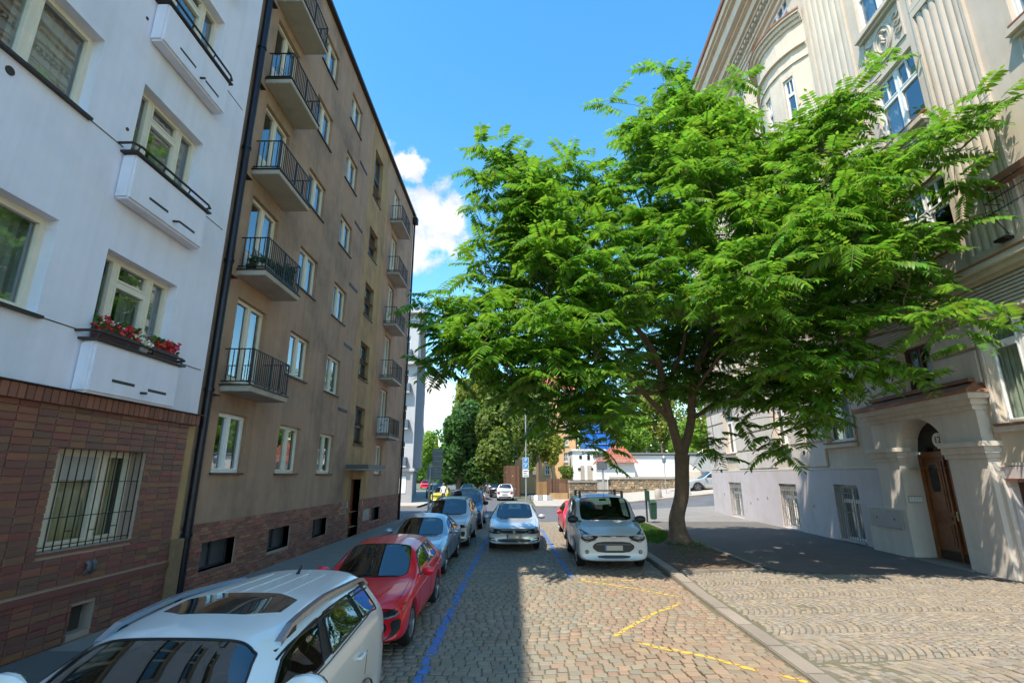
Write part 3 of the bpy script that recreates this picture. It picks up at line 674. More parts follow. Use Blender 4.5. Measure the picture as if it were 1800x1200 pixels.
for k, o in enumerate(gw):
    window(FR, rb, *o[:4], .22, cols=(.5, .5), trans=.74, fm=m_wframe, gm=m_panew, curtain='full' if k < 2 else 'net', bar=.08, sill=(m_terra, .16))
    q = MB(FR); q.box(o[0]-.12, o[1]+.12, o[2]-.2, o[2]-.05, 0, .12); q.build('sill_moulding', m_stuccoL, rb, bev=.02)
w = window(FR, rb, *ow[0][:4], .22, cols=(.5, .5), fm=M('brown_window_frame', (.09, .04, .025), None, rough=.5), gm=m_glass, curtain=None)
m_wg = M('weathered_grille', (.36, .36, .34), (.26, .25, .24), 20, .6, metal=.3)
for k, o in enumerate(bw):
    a, b, c, e = o[:4]
    w = window(FR, plin, a, b, c, e, .24, cols=(.5, .5), trans=.7, fm=m_wframe, gm=m_glass, curtain='one', bar=.05, sill=(m_slab, .14))
    g = MB(FR)
    for i in range(11): u = a+.04+(b-a-.08)*i/10; g.box(u-.009, u+.009, c+.03, e-.02, .02, .038)
    for z in (c+.12, (c+e)/2, e-.3, e-.1): g.box(a+.01, b-.01, z, z+.022, .012, .03)
    for i in range(10):
        u = a+.04+(b-a-.08)*(i+.5)/10; g.tube([(u+.05*math.cos(t), e-.2+.09*math.sin(t), .028) for t in [math.pi*2*j/8 for j in range(9)]], .007, 4)
    g.build('window_grille', m_wg, w)
for s, z in ((19.6, 1.3), (14.6, 1.25), (13.4, 1.35), (9.0, 1.2), (15.6, 1.0)):
    q = MB(FR); q.box(s-.06, s+.06, z-.05, z+.05, .07, .085); q.build('vent_cover', m_wg, plin)
# upper relief panels and sills
for a, b in cols_u[2:]:
    for z0, z1 in ((14.95, 16.35), (10.75, 12.0), (19.2, 20.4)):
        q = MB(FR); q.box(a-.05, b+.05, z1+.003, z1+.14, 0, .22); q.box(a, b, z1-.09, z1, 0, .12)
        q.box(a+.03, a+.08, z0, z1-.1, 0, .04); q.box(b-.08, b-.03, z0, z1-.1, 0, .04); q.box(a+.08, b-.08, z0, z0+.05, 0, .04)
        c, zc = (a+b)/2, (z0+z1)/2-.05
        for r, t in ((.43, .045), (.33, .03)): q.tube([(c+r*.85*math.cos(x), zc+r*1.15*math.sin(x), .02) for x in [2*math.pi*i/24 for i in range(25)]], t, 6)
        for i in range(7):
            x = random.uniform(-.18, .18); y = random.uniform(-.28, .28); q.lathe((c+x, zc+y, .0), [(.0, .0), (.08, .0)], 6); 
            q.tube([(c+x-.06, zc+y-.05, .02), (c+x, zc+y+.03, .07), (c+x+.07, zc+y, .02)], .035, 6)
        for sd in (-1, 1):
            for j in range(3):
                y0 = zc-.3+.28*j
                q.tube([(c+sd*.5, y0, .02), (c+sd*.66, y0+.1, .05), (c+sd*.78, y0+.03, .03), (c+sd*.7, y0-.05, .04), (c+sd*.58, y0-.02, .02)], .028, 5)
        q.build('relief_panel', m_stucco, rb, smooth=True)
# rounded bay
R_ = (2.0**2+.85**2)/(2*.85); A_ = math.asin(2.0/R_); NB = 7
def arcpts(ex, n=NB): return [(6.3+(R_+ex)*math.sin(-A_+2*A_*i/n), (R_+ex)*math.cos(-A_+2*A_*i/n)-(R_-.85)) for i in range(n+1)]
bay = MB(FR); pts = arcpts(0); wins = []
for i in range(NB):
    (s0, d0), (s1, d1) = pts[i], pts[i+1]
    a = FR(s0, 0, d0); b = FR(s1, 0, d1); fr = Frame(a, b-a, (b-a).cross(Vector((0, 0, 1)))*-1); L_ = (b-a).length
    if fr.N.dot(FR.N) < 0: fr.N = -fr.N
    o_ = [(.09, L_-.09, z0, z1, .16) for z0, z1 in ((12.4, 14.4), (16.3, 18.3))] if i in (1, 3, 5) else []
    t = MB(fr); wall_cells(t, 0, L_, 11.6, 20.9, o_); n = len(bay.v); bay.v += t.v; bay.f += [tuple(n+k for k in f) for f in t.f]; bay.m += t.m
    wins += [(fr, o) for o in o_]
bay.poly([(s, 11.6, d) for s, d in pts]); bo = bay.build('rounded_bay', m_stucco, rb)
for fr, o in wins: window(fr, bo, *o[:4], .16, cols=(1,), trans=.62, top_bars=1, fm=m_wframe, gm=m_glass, curtain=None, bar=.05, sill=(m_terra, .06))
def arc_slab(z0, z1, ex, name, mat):
    q = MB(FR); o_ = arcpts(ex, 28); q.poly([(s, z0, d) for s, d in o_]); q.poly([(s, z1, d) for s, d in o_])
    for (a, b), (c, e) in zip(o_, o_[1:]): q.poly([(a, z0, b), (c, z0, e), (c, z1, e), (a, z1, b)])
    q.build(name, mat, bo)
arc_slab(20.45, 20.62, .06, 'bay_cornice', m_stucco); arc_slab(20.62, 20.80, .16, 'bay_cornice', m_stucco); arc_slab(20.80, 20.9, .26, 'bay_cornice', m_stucco); arc_slab(20.902, 20.98, .3, 'bay_roof', m_terra)
arc_slab(19.35, 19.5, .12, 'bay_cornice', m_stucco); arc_slab(18.75, 18.83, .05, 'bay_cornice', m_stucco)
# main cornice and roof edge
q = MB(FR)
for c, e, d in ((23.2, 23.35, .16), (23.35, 23.42, .24), (24.2, 24.35, .25), (24.35, 24.8, .4), (24.8, 24.95, .6), (24.95, 25.6, .85), (25.6, 25.75, 1.05), (25.75, 26.1, 1.2)): q.box(S0, S1+d, c+.001, e, -.01, d)
q.build('main_cornice', m_stucco, rb)
q = MB(FR)
for i in range(110): s = S0+.4+i*.33; q.box(s, s+.16, 24.0, 24.18, 0, .2)
t_ = q.build('dentils', m_stucco, rb); t_['kind'] = 'stuff'
q = MB(FR); q.hexa([(S0, 26.1, -3), (S1+1.3, 26.1, -3), (S1+1.3, 26.1, 1.3), (S0, 26.1, 1.3), (S0, 28.6, -3), (S1+1.3, 28.6, -3), (S1+1.3, 26.3, 1.32), (S0, 26.3, 1.32)]); q.build('roof', m_terra, rb)
# portal (set out from its own projecting face)
FP = Frame(FR.O-FR.U*.44, FR.U, FR.N)
po = MB(FP); dF = .28
def archz(s): x = (s-2.605)/.965; return 3.08+.86*math.sqrt(max(0, 1-x*x))
po.box(.42, 1.64, -.1, 2.8, -.01, dF); po.box(3.57, 4.62, 1.45, 2.8, -.01, dF); po.box(3.57, 5.45, -.1, 1.45, -.01, dF+.05)
po.box(.3, .42, -.1, 2.5, -.01, .16);
for a, b in ((.38, 1.70), (3.51, 4.72)):
    for c, e, d in ((2.801, 2.92, .32), (2.92, 3.08, .38), (3.08, 3.2, .45)): po.box(a-(d-.32), b+(d-.32) if b > 3 else b, c+.001, e, -.01, d)
N_ = 20; ss = [1.64+(3.57-1.64)*i/N_ for i in range(N_+1)]
for a, b in zip(ss, ss[1:]): po.poly([(a, archz(a), dF), (b, archz(b), dF), (b, 3.96, dF), (a, 3.96, dF)]); po.poly([(a, archz(a), dF), (b, archz(b), dF), (b, archz(b), -.34), (a, archz(a), -.34)])
po.box(.45, 1.638, 3.202, 3.96, -.01, dF); po.box(3.572, 4.6, 3.202, 3.96, -.01, dF)
for s in (1.642, 3.568): po.poly([(s, -.1, dF-.01), (s, 3.1, dF-.01), (s, 3.1, -.34), (s, -.1, -.34)])
for c, e, d in ((3.96, 4.08, .36), (4.08, 4.22, .44), (4.22, 4.36, .54)): po.box(.42-(d-.36), 4.62+(d-.36), c+.001, e, -.01, d)
ptl = po.build('portal', m_stuccoL, rb)
q = MB(FP); q.hexa([(.2, 4.362, 0), (4.84, 4.362, 0), (4.84, 4.362, .58), (.2, 4.362, .58), (.55, 4.72, 0), (4.5, 4.72, 0), (4.84, 4.44, .58), (.2, 4.44, .58)]); q.box(.5, 4.55, 4.66, 4.76, 0, .24); q.build('portal_roof', m_terra, ptl)
dd = -.33; q = MB(FP); q.box(1.645, 3.565, .12, 3.0, dd-.05, dd); 
dr = q.build('door', m_wood, rb)
q = MB(FP)
for x0, x1, y0, y1 in ((1.65, 1.78, .13, 3.0), (3.43, 3.56, .13, 3.0), (1.78, 3.43, 2.9, 3.06), (2.58, 2.66, .13, 2.9)): q.box(x0, x1, y0, y1, dd, dd+.06)
q.build('door_frame', m_wood, dr, bev=.01)
for x0, x1, y0, y1 in ((1.86, 2.5, .5, 1.1), (2.74, 3.36, .5, 1.1), (1.86, 2.5, 1.2, 1.3), (2.74, 3.36, 1.2, 1.3), (1.86, 2.5, 1.4, 2.8), (2.74, 3.36, 1.4, 2.8)):
    q = MB(FP); q.box(x0, x1, y0, y1, dd, dd+.03); q.box(x0+.07, x1-.07, y0+.03, y1-.03, dd+.03, dd+.045); q.build('door_panel', m_wood, dr, bev=.008)
m_dkg = M('dark_door_glass', (.012, .014, .014), None, rough=.08)
for x0, x1 in ((2.0, 2.34), (2.9, 3.22)):
    q = MB(FP); q.prism([(x0+.05, 1.95, dd+.046), (x1-.05, 1.95, dd+.046), (x1, 2.05, dd+.046), (x1, 2.6, dd+.046), (x1-.05, 2.7, dd+.046), (x0+.05, 2.7, dd+.046), (x0, 2.6, dd+.046), (x0, 2.05, dd+.046)], (0, 0, .008)); q.build('door_glass', m_dkg, dr)
q = MB(FP); q.box(1.82, 2.54, .14, .38, dd, dd+.035); q.box(2.7, 3.4, .14, .38, dd, dd+.035); q.build('kick_plate', M('dark_kick_board', (.03, .014, .01), None, rough=.4), dr)
q = MB(FP); q.tube([(2.5, 1.32, dd+.05), (2.5, 1.32, dd+.11), (2.38, 1.32, dd+.11)], .014, 6); q.box(2.47, 2.53, 1.2, 1.44, dd+.03, dd+.055); q.build('handle', M('brass', (.5, .4, .2)), dr)
q = MB(FP)
for a, b in zip(ss, ss[1:]): q.poly([(a, 3.06, dd+.01), (b, 3.06, dd+.01), (b, archz(b), dd+.01), (a, archz(a), dd+.01)])
q.build('fanlight', m_dkg, dr)
nl = MB(FP); c, z = 2.60, 3.36
nl.prism([(c+.21*math.cos(t), z+.2*math.sin(t), dd+.012) for t in [2*math.pi*i/20 for i in range(20)]], (0, 0, .07))
no = nl.build('house_number_plate', M('enamel_white', (.78, .78, .74), None, rough=.3), dr)
def text(s, size, pos, rightv, upv, mat, parent, name='lettering', ext=.003):
    cu = bpy.data.curves.new(name, 'FONT'); cu.body = s; cu.size = size; cu.align_x = 'CENTER'; cu.align_y = 'CENTER'; cu.extrude = ext
    to = bpy.data.objects.new(name, cu); me = bpy.data.meshes.new_from_object(to); bpy.data.objects.remove(to)
    r = Vector(rightv).normalized(); u = Vector(upv).normalized(); n = r.cross(u)
    Mx = Matrix.Translation(pos) @ Matrix((r, u, n)).transposed().to_4x4(); me.transform(Mx); me.materials.append(mat)
    o = bpy.data.objects.new(name, me); C.objects.link(o); return par(o, parent)
m_ink = M('black_print', (.015, .015, .018), None, rough=.6)
text('12', .27, FP(c, z, dd+.086), -FR.U, (0, 0, 1), m_ink, no)
q = MB(FP); q.box(1.5, 3.72, .0, .14, -.33, .42); q.build('door_step', m_granite, rb, bev=.015)
q = MB(); 
st = [FP(3.562, 1.67, x) for x in (.02, .26)]
q = MB(FP); q.box(3.545, 3.566, 1.62, 1.82, -.16, .22); ib = q.build('intercom_panel', M('steel_plate', (.4, .4, .42)), ptl)
q = MB(FP)
for i in range(5): q.box(3.538, 3.546, 1.65, 1.79, -.15+i*.074, -.09+i*.074)
q.build('name_plate', M('enamel_white', (.78, .78, .74)), ib)
q = MB(FP); q.box(3.8, 5.3, .86, 1.40, dF+.05, dF+.1); ub = q.build('utility_cabinet', M('grey_cabinet', (.36, .36, .35), (.31, .31, .30), 5, .5), ptl, bev=.012)
for s in (4.1, 4.95):
    q = MB(FP); q.prism([(s+.025*math.cos(t), 1.12+.025*math.sin(t), dF+.1) for t in [math.pi*i/4 for i in range(8)]], (0, 0, .01)); q.build('cabinet_lock', m_sill, ub)
# garage gate
m_gar = M('brown_garage_boards', (.085, .034, .022), (.065, .028, .02), 8, .5, .2, 60)
q = MB(FR); q.box(-4.6, -.22, -.3, 2.26, -.22, -.18); gd = q.build('garage_door', m_gar, plin)
for i in range(12):
    for a, b in ((-4.45, -2.35), (-2.25, -.38)):
        q = MB(FR); q.box(a, b, .0+.178*i, .165+.178*i, -.18, -.16); q.build('board', m_gar, gd, bev=.006)
q = MB(FR); q.box(-.38, -.225, -.1, 2.25, -.18, -.1); q.box(-4.6, -.38, 2.14, 2.255, -.18, -.1); q.build('frame', m_gar, gd)
q = MB(FR); q.box(-4.7, -.17, 2.27, 2.33, .07, .12); q.build('drip_moulding', m_capstone, plin)
# iron flower rail by the upper window
q = MB(FR)
for z in (8.25, 8.55, 8.85): q.tube([(-1.72, z, .0), (-1.72, z, .4), (-3.2, z, .4)], .012, 5)
for i in range(10): q.tube([(-1.72-.16*i, 8.2, .4), (-1.72-.16*i, 8.9, .4)], .009, 5)
q.tube([(-1.75, 7.7, .0), (-1.8, 8.25, .38)], .012, 5); q.box(-1.9, -1.6, 7.62, 7.68, 0, .3)
q.build('iron_flower_rail', m_black, rb)
t = empty('planter', FR(-2.4, 8.87, .3), 'terracotta window trough behind the iron rail high on the beige facade', 'planter')
q = MB(FR); q.hexa([(-3.1, 8.86, .16), (-1.8, 8.86, .16), (-1.8, 8.86, .34), (-3.1, 8.86, .34), (-3.15, 9.06, .12), (-1.75, 9.06, .12), (-1.75, 9.06, .38), (-3.15, 9.06, .38)]); q.build('trough', m_terra, t)
# ------------------------------------------------------------------ ground
def sheet(name, poly_fn, xs, ys, zf, mat, kind='structure'):
    V = []; idx = {}; Fq = []
    for j, y in enumerate(ys):
        for i, x in enumerate(xs(y) if callable(xs) else xs): idx[(i, j)] = len(V); V.append((x, y, zf(x, y)))
    n = len(xs(ys[0]) if callable(xs) else xs)
    for j in range(len(ys)-1):
        for i in range(n-1): Fq.append((idx[i, j], idx[i+1, j], idx[i+1, j+1], idx[i, j+1]))
    me = npmesh(name, V, np.array(Fq), mat); o = link(name, me); o['kind'] = kind; return o
def lin(a, b, n): return [a+(b-a)*i/n for i in range(n+1)]
m_far = M('far_ground', (.10, .11, .07), (.13, .13, .09), .3, .95)
sheet('ground', None, [-900, -300, -100, -40]+lin(-30, 40, 35)+[60, 120, 300, 900], [-400, -100, -40, -12]+lin(-8, 60, 68)+[75, 100, 160, 300, 1200], lambda x, y: gz(x, y)-.09, m_far)
KX = lambda y: 3.55 + .028*(y-6.9)     # road-side edge of the right kerb
sheet('road', None, lambda y: lin(-3.55, KX(y)+.02, 8), lin(-8, 28.6, 40), lambda x, y: gz(x, y)-.022, m_joint)
sheet('cross_street', None, lin(-60, 70, 130), lin(28.6, 40.8, 14), lambda x, y: gz(x, y)-.006, m_asphD)
sheet('far_street', None, lambda y: lin(-7.6-.18*max(0, y-46), 1.2-.13*max(0, y-46), 6), lin(40.8, 60, 10)+[80, 120, 200, 320], lambda x, y: gz(x, y)-.004-.0*y, m_asphD)
sheet('pavement', None, [-6.7, -5, -3.72], lin(-8, 29.2, 30), lambda x, y: .1, m_asphL)
sheet('pavement', None, lambda y: lin(-90, -7.75-.18*max(0, y-46), 10), [41.05, 43, 46.5, 60, 80], lambda x, y: .11, m_pave)
sheet('pavement', None, lin(1.35, 70, 70), [41.05, 43, 45, 47, 50, 54, 60], lambda x, y: gz(x, y)+.11, m_pave)
def facx(y): return 11.5+(y-12.5)*.0558
PZ_ = lambda x, y: .1
def ylim(x): return 13.80 if x < 6.42 else 13.58-.235*(x-6.57)
def _asph():
    xs = lin(6.38, 12.6, 12); V = []; Fq = []
    for j in range(15):
        for x in xs:
            y = ylim(x)+(27.55-ylim(x))*j/14; X = min(x+.012*(y-13.7)*(x < 6.4), facx(y)+.12); V.append((X, y, .104))
    for j in range(14):
        for i in range(12): n = j*13+i; Fq.append((n, n+1, n+14, n+13))
    o = link('pavement', npmesh('pavement', V, np.array(Fq), m_asph)); o['kind'] = 'structure'
_asph()
sheet('pavement', None, lambda y: lin(KX(y)+.25, max(facx(y), 13.2)+2.0*(y > 34.4)+.1, 10), lin(27.5, 35.5, 8), lambda x, y: .102+max(0, gz(x, y)), M('pale_asphalt', (.17, .165, .155), (.21, .20, .185), 2, .9, .3, 150, c3=(.26, .25, .23), s3=.6))
# kerbs
def kerb(name, pts, w, h, mat, seg=1.0, parent=None, zf=gz, side=1):
    """pts: polyline of the road-side edge; one stone per segment"""
    root = empty(name, (pts[0][0], pts[0][1], 0)); root['kind'] = 'structure'
    P = [Vector((x, y, 0)) for x, y in pts]; acc = []
    for a, b in zip(P, P[1:]):
        n = max(1, round((b-a).length/seg)); acc += [a.lerp(b, i/n) for i in range(n)]
    acc.append(P[-1])
    for a, b in zip(acc, acc[1:]):
        t = (b-a).normalized(); nrm = Vector((t.y, -t.x, 0))*side; a2 = a+t*.008; b2 = b-t*.008; j = random.uniform(-.004, .006)
        q = MB(); A, B = zf(a.x, a.y), zf(b.x, b.y)
        q.hexa([(*a2.xy, A-.1), (*b2.xy, B-.1), (*(b2+nrm*w).xy, B-.1), (*(a2+nrm*w).xy, A-.1), (*a2.xy, A+h+j), (*b2.xy, B+h+j), (*(b2+nrm*w).xy, B+h+j), (*(a2+nrm*w).xy, A+h+j)])
        q.build('kerb_stone', mat, root, bev=.015)
def kh(x, y): return gz(x, y)+ (.0 if y < 11.5 else .07*min(1, (y-11.5)/2))
kerb('kerb', [(KX(5.0), 5.0), (KX(12.5), 12.5), (KX(28.4), 28.4)], .27, .03, m_granite, 1.15, zf=kh)
kerb('kerb', [(-3.55, 2), (-3.55, 28.4)], .17, .11, m_granite, 1.1, side=-1)
kerb('kerb', [(-40, 40.85), (-7.8, 40.85)], .2, .12, m_granite, 1.6, side=-1)
kerb('kerb', [(1.3, 40.85), (40, 40.85)], .2, .12, m_granite, 1.6, side=-1)
kerb('kerb', [(6.22, 14.2), (6.42, 27.3)], .12, .125, m_granite, .9, zf=lambda x, y: 0)
kerb('kerb', [(4.05, 13.78), (6.3, 14.0)], .12, .115, m_granite, .8, zf=lambda x, y: 0)
kerb('kerb', [(KX(28.5)+.1, 28.5), (12.3, 35.2)], .2, .11, m_granite, 1.2, zf=lambda x, y: max(0, gz(x, y)), side=-1) if False else None
# cobbles of the roadway: rows across the street
stones = []
def add_stone(L_, quad, z, top=.0, tilt=0.0): L_.append((quad, z, top))
y = 5.35; row = 0
PX = .168
while y < 28.45:
    d = random.uniform(.132, .154); x = -3.5 + (row % 2)*PX*.5 + random.uniform(-.03, .03); xe = KX(y)-.03
    while x < xe:
        w = PX*random.uniform(.82, 1.18); x1 = min(x+w, xe)
        if x1-x > .07:
            wob = lambda xx: .03*math.sin(xx*1.7+y*.6)+.02*math.sin(xx*4+y*2.3)
            g = .0068; j = lambda: random.uniform(-.006, .006)
            q = [(x+g+j(), y+g+wob(x)+j()), (x1-g+j(), y+g+wob(x1)+j()), (x1-g+j(), y+d-g+wob(x1)+j()), (x+g+j(), y+d-g+wob(x)+j())]
            stones.append((q, random.uniform(-.006, .007)))
        x = x1
    y += d; row += 1
def stone_geo(q, zc, drop=.035):
    cx = sum(p[0] for p in q)/4; cy = sum(p[1] for p in q)/4; b = gz(cx, cy) if zc is None else zc
    lo = []; mid = []; top = []
    for px_, py_ in q:
        lo.append((px_, py_)); mid.append((px_, py_)); top.append((cx+(px_-cx)*.84, cy+(py_-cy)*.82))
    return lo, mid, top
SF = [(8, 9, 10, 11)]+[(k*4+i, k*4+(i+1) % 4, k*4+4+(i+1) % 4, k*4+4+i) for k in (0, 1) for i in range(4)]
def build_stones(stones, zfn, parent_obj, mats_fn, name, stuff, nobj=300, thick=.03):
    vis = []
    for q, dz in stones:
        c = Vector((sum(p[0] for p in q)/4, sum(p[1] for p in q)/4, 0)); c.z = zfn(c.x, c.y)+dz; vis.append(((c-CAMP).length, q, dz, c))
    vis.sort(key=lambda t: t[0]); groups = {}
    cand = [v for v in vis if v[3].y > 6.75 and inview(v[3]) and not undercar(v[3])][:nobj]; ids = {id(v) for v in cand}
    for v in vis:
        _, q, dz, c = v; tl = (random.uniform(-.02, .02), random.uniform(-.02, .02))
        cx, cy = c.x, c.y; vv = []
        for lvl, (sx, sz) in enumerate(((1, -thick), (1, -.009), (.86, 0))):
            for px_, py_ in q:
                X = (px_-cx)*sx; Y = (py_-cy)*sx; vv.append((X, Y, sz+X*tl[0]+Y*tl[1]))
        mt = mats_fn(cx, cy)
        if id(v) in ids:
            me = bpy.data.meshes.new(name); me.from_pydata(vv, [], SF); me.materials.append(mt); o = link(name, me, parent_obj, loc=c)
        else:
            g = groups.setdefault(0, ([], [], [], [])); n = len(g[0]); g[0].extend([(a+cx, b+cy, e+c.z) for a, b, e in vv]); g[1].extend([tuple(n+i for i in f) for f in SF])
            if mt not in g[3]: g[3].append(mt)
            g[2].extend([g[3].index(mt)]*9)
    V, Fq, mi, mts = groups[0]
    o = link(stuff, npmesh(stuff, V, np.array(Fq), mts, np.array(mi)), parent_obj); o['kind'] = 'stuff'
def inview(p):
    d = p-CAMP; f = d.y*math.cos(YAW)-d.x*math.sin(YAW); u = d.x*math.cos(YAW)+d.y*math.sin(YAW)
    cz = f*math.cos(TH)+d.z*math.sin(TH); v = -f*math.sin(TH)+d.z*math.cos(TH)
    return cz > 0 and abs(F*u/cz) < 900 and abs(F*v/cz) < 600
def undercar(c): return c.x < -1.3 or (1.4 < c.x < 3.5 and c.y > 14)
root = empty('cobbled_road_surface', (0, 10, 0)); root['kind'] = 'structure'
def cobmat(x, y): return m_cobR if random.random() < sst(.2, 3.0, x-(y-12)*.1)*.85 + .05 else m_cob
build_stones(stones, gz, root, cobmat, 'cobblestone', 'cobblestones')
# painted markings, laid on the stones they cover
def clip(poly, a, b, c):
    out = []
    for i in range(len(poly)):
        p, q = poly[i], poly[(i+1) % len(poly)]; dp = a*p[0]+b*p[1]+c; dq = a*q[0]+b*q[1]+c
        if dp >= 0: out.append(p)
        if dp*dq < 0: t = dp/(dp-dq); out.append((p[0]+(q[0]-p[0])*t, p[1]+(q[1]-p[1])*t))
    return out
def marking(name, lines, w, mat, miss=.04):
    mb = MB()
    for (x0, y0), (x1, y1) in lines:
        L_ = math.hypot(x1-x0, y1-y0); tx, ty = (x1-x0)/L_, (y1-y0)/L_; nx, ny = -ty, tx
        for q, dz in stones:
            cx = sum(p[0] for p in q)/4; cy = sum(p[1] for p in q)/4
            al = (cx-x0)*tx+(cy-y0)*ty
            if not (-.2 < al < L_+.2) or abs((cx-x0)*nx+(cy-y0)*ny) > w+.25 or random.random() < miss: continue
            hw = w/2*random.uniform(.88, 1.1); p = [(cx+(a-cx)*.9, cy+(b-cy)*.9) for a, b in q]
            p = clip(p, nx, ny, -(nx*x0+ny*y0)+hw); p = clip(p, -nx, -ny, nx*x0+ny*y0+hw) if p else p
            p = clip(p, tx, ty, -(tx*x0+ty*y0)) if p else p; p = clip(p, -tx, -ty, tx*x1+ty*y1) if p else p
            if len(p) >= 3: mb.poly([(a, b, gz(a, b)+dz+.0055) for a, b in p])
        n = max(2, int(L_/.3))
        for i in range(n):
            if random.random() < .25: continue
            a0, a1 = L_*i/n, L_*(i+1)/n; hw = w/2*.95
            mb.poly([(x0+tx*a+nx*s, y0+ty*a+ny*s, gz(x0+tx*a, y0+ty*a)-.013) for a, s in ((a0, -hw), (a1, -hw), (a1, hw), (a0, hw))])
    o = mb.build(name, mat); o['kind'] = 'structure'
def gpt(x, y): p = atZ(x, y, -.02); return (p.x, p.y)
marking('blue_line', [((-1.34, 5.6), (-1.16, 23.5))], .15, m_blue, .10)
marking('blue_line', [((1.28, 13.35), (1.08, 24.5))], .14, m_blue, .12)
yl = [((1017, 1019), (1127, 1038)), ((1127, 1038), (1198, 1051)), ((1022, 1018), (1115, 1022)), ((1196, 1062), (1147, 1081)), ((1147, 1081), (1080, 1111)), ((1122, 1126), (1180, 1141)), ((1180, 1141), (1280, 1168)), ((1280, 1168), (1333, 1183)), ((1372, 1188), (1420, 1203))]
marking('yellow_line', [(gpt(*a), gpt(*b)) for a, b in yl], .09, m_yellow, .08)
# segmental-arc setts of the right pavement
setts = []
def rz(x, y): return gz(x, y)+.03+.075*sst(3.8, 6.4, x)
WB = 1.16; y0 = 5.2; bi = 0
while y0 < 14.0:
    k = 0; xx = 1.5
    ph_ = random.uniform(0, .1)
    while xx < 13.2:
        n = random.choice((10, 11, 11, 12)); dx = random.uniform(.098, .110); bb_ = .22+random.uniform(-.010, .010); yo_ = .035*math.sin(xx*.9+bi*1.7)+random.uniform(-.004, .004)
        for i in range(n):
            t0, t1 = i/n, (i+1)/n
            bul = lambda t: bb_*(1-(2*t-1)**2)
            def pt(t, s): return (xx+bul(t)+s, y0+yo_+WB*t)
            g = .0065; j = lambda: random.uniform(-.006, .006)
            q = [pt(t0+.006, g), pt(t0+.006, dx-g), pt(t1-.006, dx-g), pt(t1-.006, g)]; q = [(a+j(), b+j()) for a, b in q]
            cx = sum(p[0] for p in q)/4; cy = sum(p[1] for p in q)/4
            lim = ylim(cx)-.03
            if cx > KX(cy)+.36 and cx < facx(cy)-.05 and cy < lim: setts.append((q, random.uniform(-.007, .007)+.012*math.sin(cx*1.3+cy*.7)*math.sin(cy*1.1)))
        xx += dx
    y0 += WB; bi += 1
root = empty('sett_pavement', (7, 10, 0)); root['kind'] = 'structure'
sheet('sett_bed', None, lambda y: lin(KX(y)+.25, facx(y)+.1, 10), lin(-8, 14.0, 26), lambda x, y: rz(x, y)-.016, M('grey_joint', (.15, .13, .095), (.11, .11, .065), 6, .98, .5, 60))
bpy.data.objects['sett_bed'].parent = root; bpy.data.objects['sett_bed'].matrix_parent_inverse = Matrix.Translation((-7, -10, 0)); del bpy.data.objects['sett_bed']['kind']
build_stones(setts, rz, root, lambda x, y: m_set, 'sett', 'setts', thick=.025)
# tree bed: soil, grass
def soil_z(x, y):
    r = math.hypot(x-5.35, y-17.8); return .07+.16*math.exp(-(r/1.0)**2)+.02*math.sin(x*7+y*3)*math.sin(y*5)
sheet('soil', None, lambda y: lin(KX(y)+.25, 6.26+.015*(y-14), 14), lin(13.9, 27.6, 60), soil_z, m_soil)
def blades(name, n, area, hmin, hmax, dens=None):
    V = []; Fq = []
    k = 0
    while k < n:
        x, y = area()
        if dens and random.random() > dens(x, y): continue
        k += 1; z = soil_z(x, y)-.005; h = random.uniform(hmin, hmax); a = random.uniform(0, 6.28); w = .008; lx, ly = random.gauss(0, h*.4), random.gauss(0, h*.4)
        nn = len(V); dx, dy = w*math.cos(a), w*math.sin(a)
        V += [(x-dx, y-dy, z), (x+dx, y+dy, z), (x+lx*.5+dx*.6, y+ly*.5+dy*.6, z+h*.65), (x+lx, y+ly, z+h)]; Fq.append((nn, nn+1, nn+2, nn+3))
    o = link(name, npmesh(name, V, np.array(Fq), m_grass)); o['kind'] = 'stuff'
blades('grass', 15000, lambda: (lambda y: (random.uniform(KX(y)+.3, 6.2), y))(random.uniform(18.6, 27.4)), .05, .15, lambda x, y: min(1, max(0, (y-18.6)/2.5)))
blades('grass', 1200, lambda: (random.uniform(4.9, 6.2), random.gauss(18.6, .8)), .04, .12)
# dead leaves and chips on the soil
V = []; Fq = []
for i in range(420):
    y = random.uniform(14.1, 19); x = random.uniform(KX(y)+.3, 6.2); z = soil_z(x, y)+.012; a = random.uniform(0, 6.28); s = random.uniform(.02, .05); n = len(V)
    V += [(x+s*math.cos(a+k*1.57)*(1 if k % 2 else .5), y+s*math.sin(a+k*1.57)*(1 if k % 2 else .5), z+random.uniform(-.006, .012)) for k in range(4)]; Fq.append((n, n+1, n+2, n+3))
o = link('litter', npmesh('litter', V, np.array(Fq), M('dry_leaves', (.24, .17, .085), None, rough=.8, island=.5, hue=.03))); o['kind'] = 'stuff'
# patches in the left pavement
q = MB(); q.box(-5.75, -4.7, 7.2, 8.5, .06, .112); t = q.build('manhole_slab', M('tan_concrete', (.32, .27, .21), (.27, .23, .18), 8, .9), None, bev=.01); t['kind'] = 'structure'
sheet('pavement_patch', None, [-6.4, -5.2], [5.6, 6.8, 7.6], lambda x, y: .106, M('new_asphalt', (.11, .10, .09), None, rough=.9, bump=.4, bscale=200))
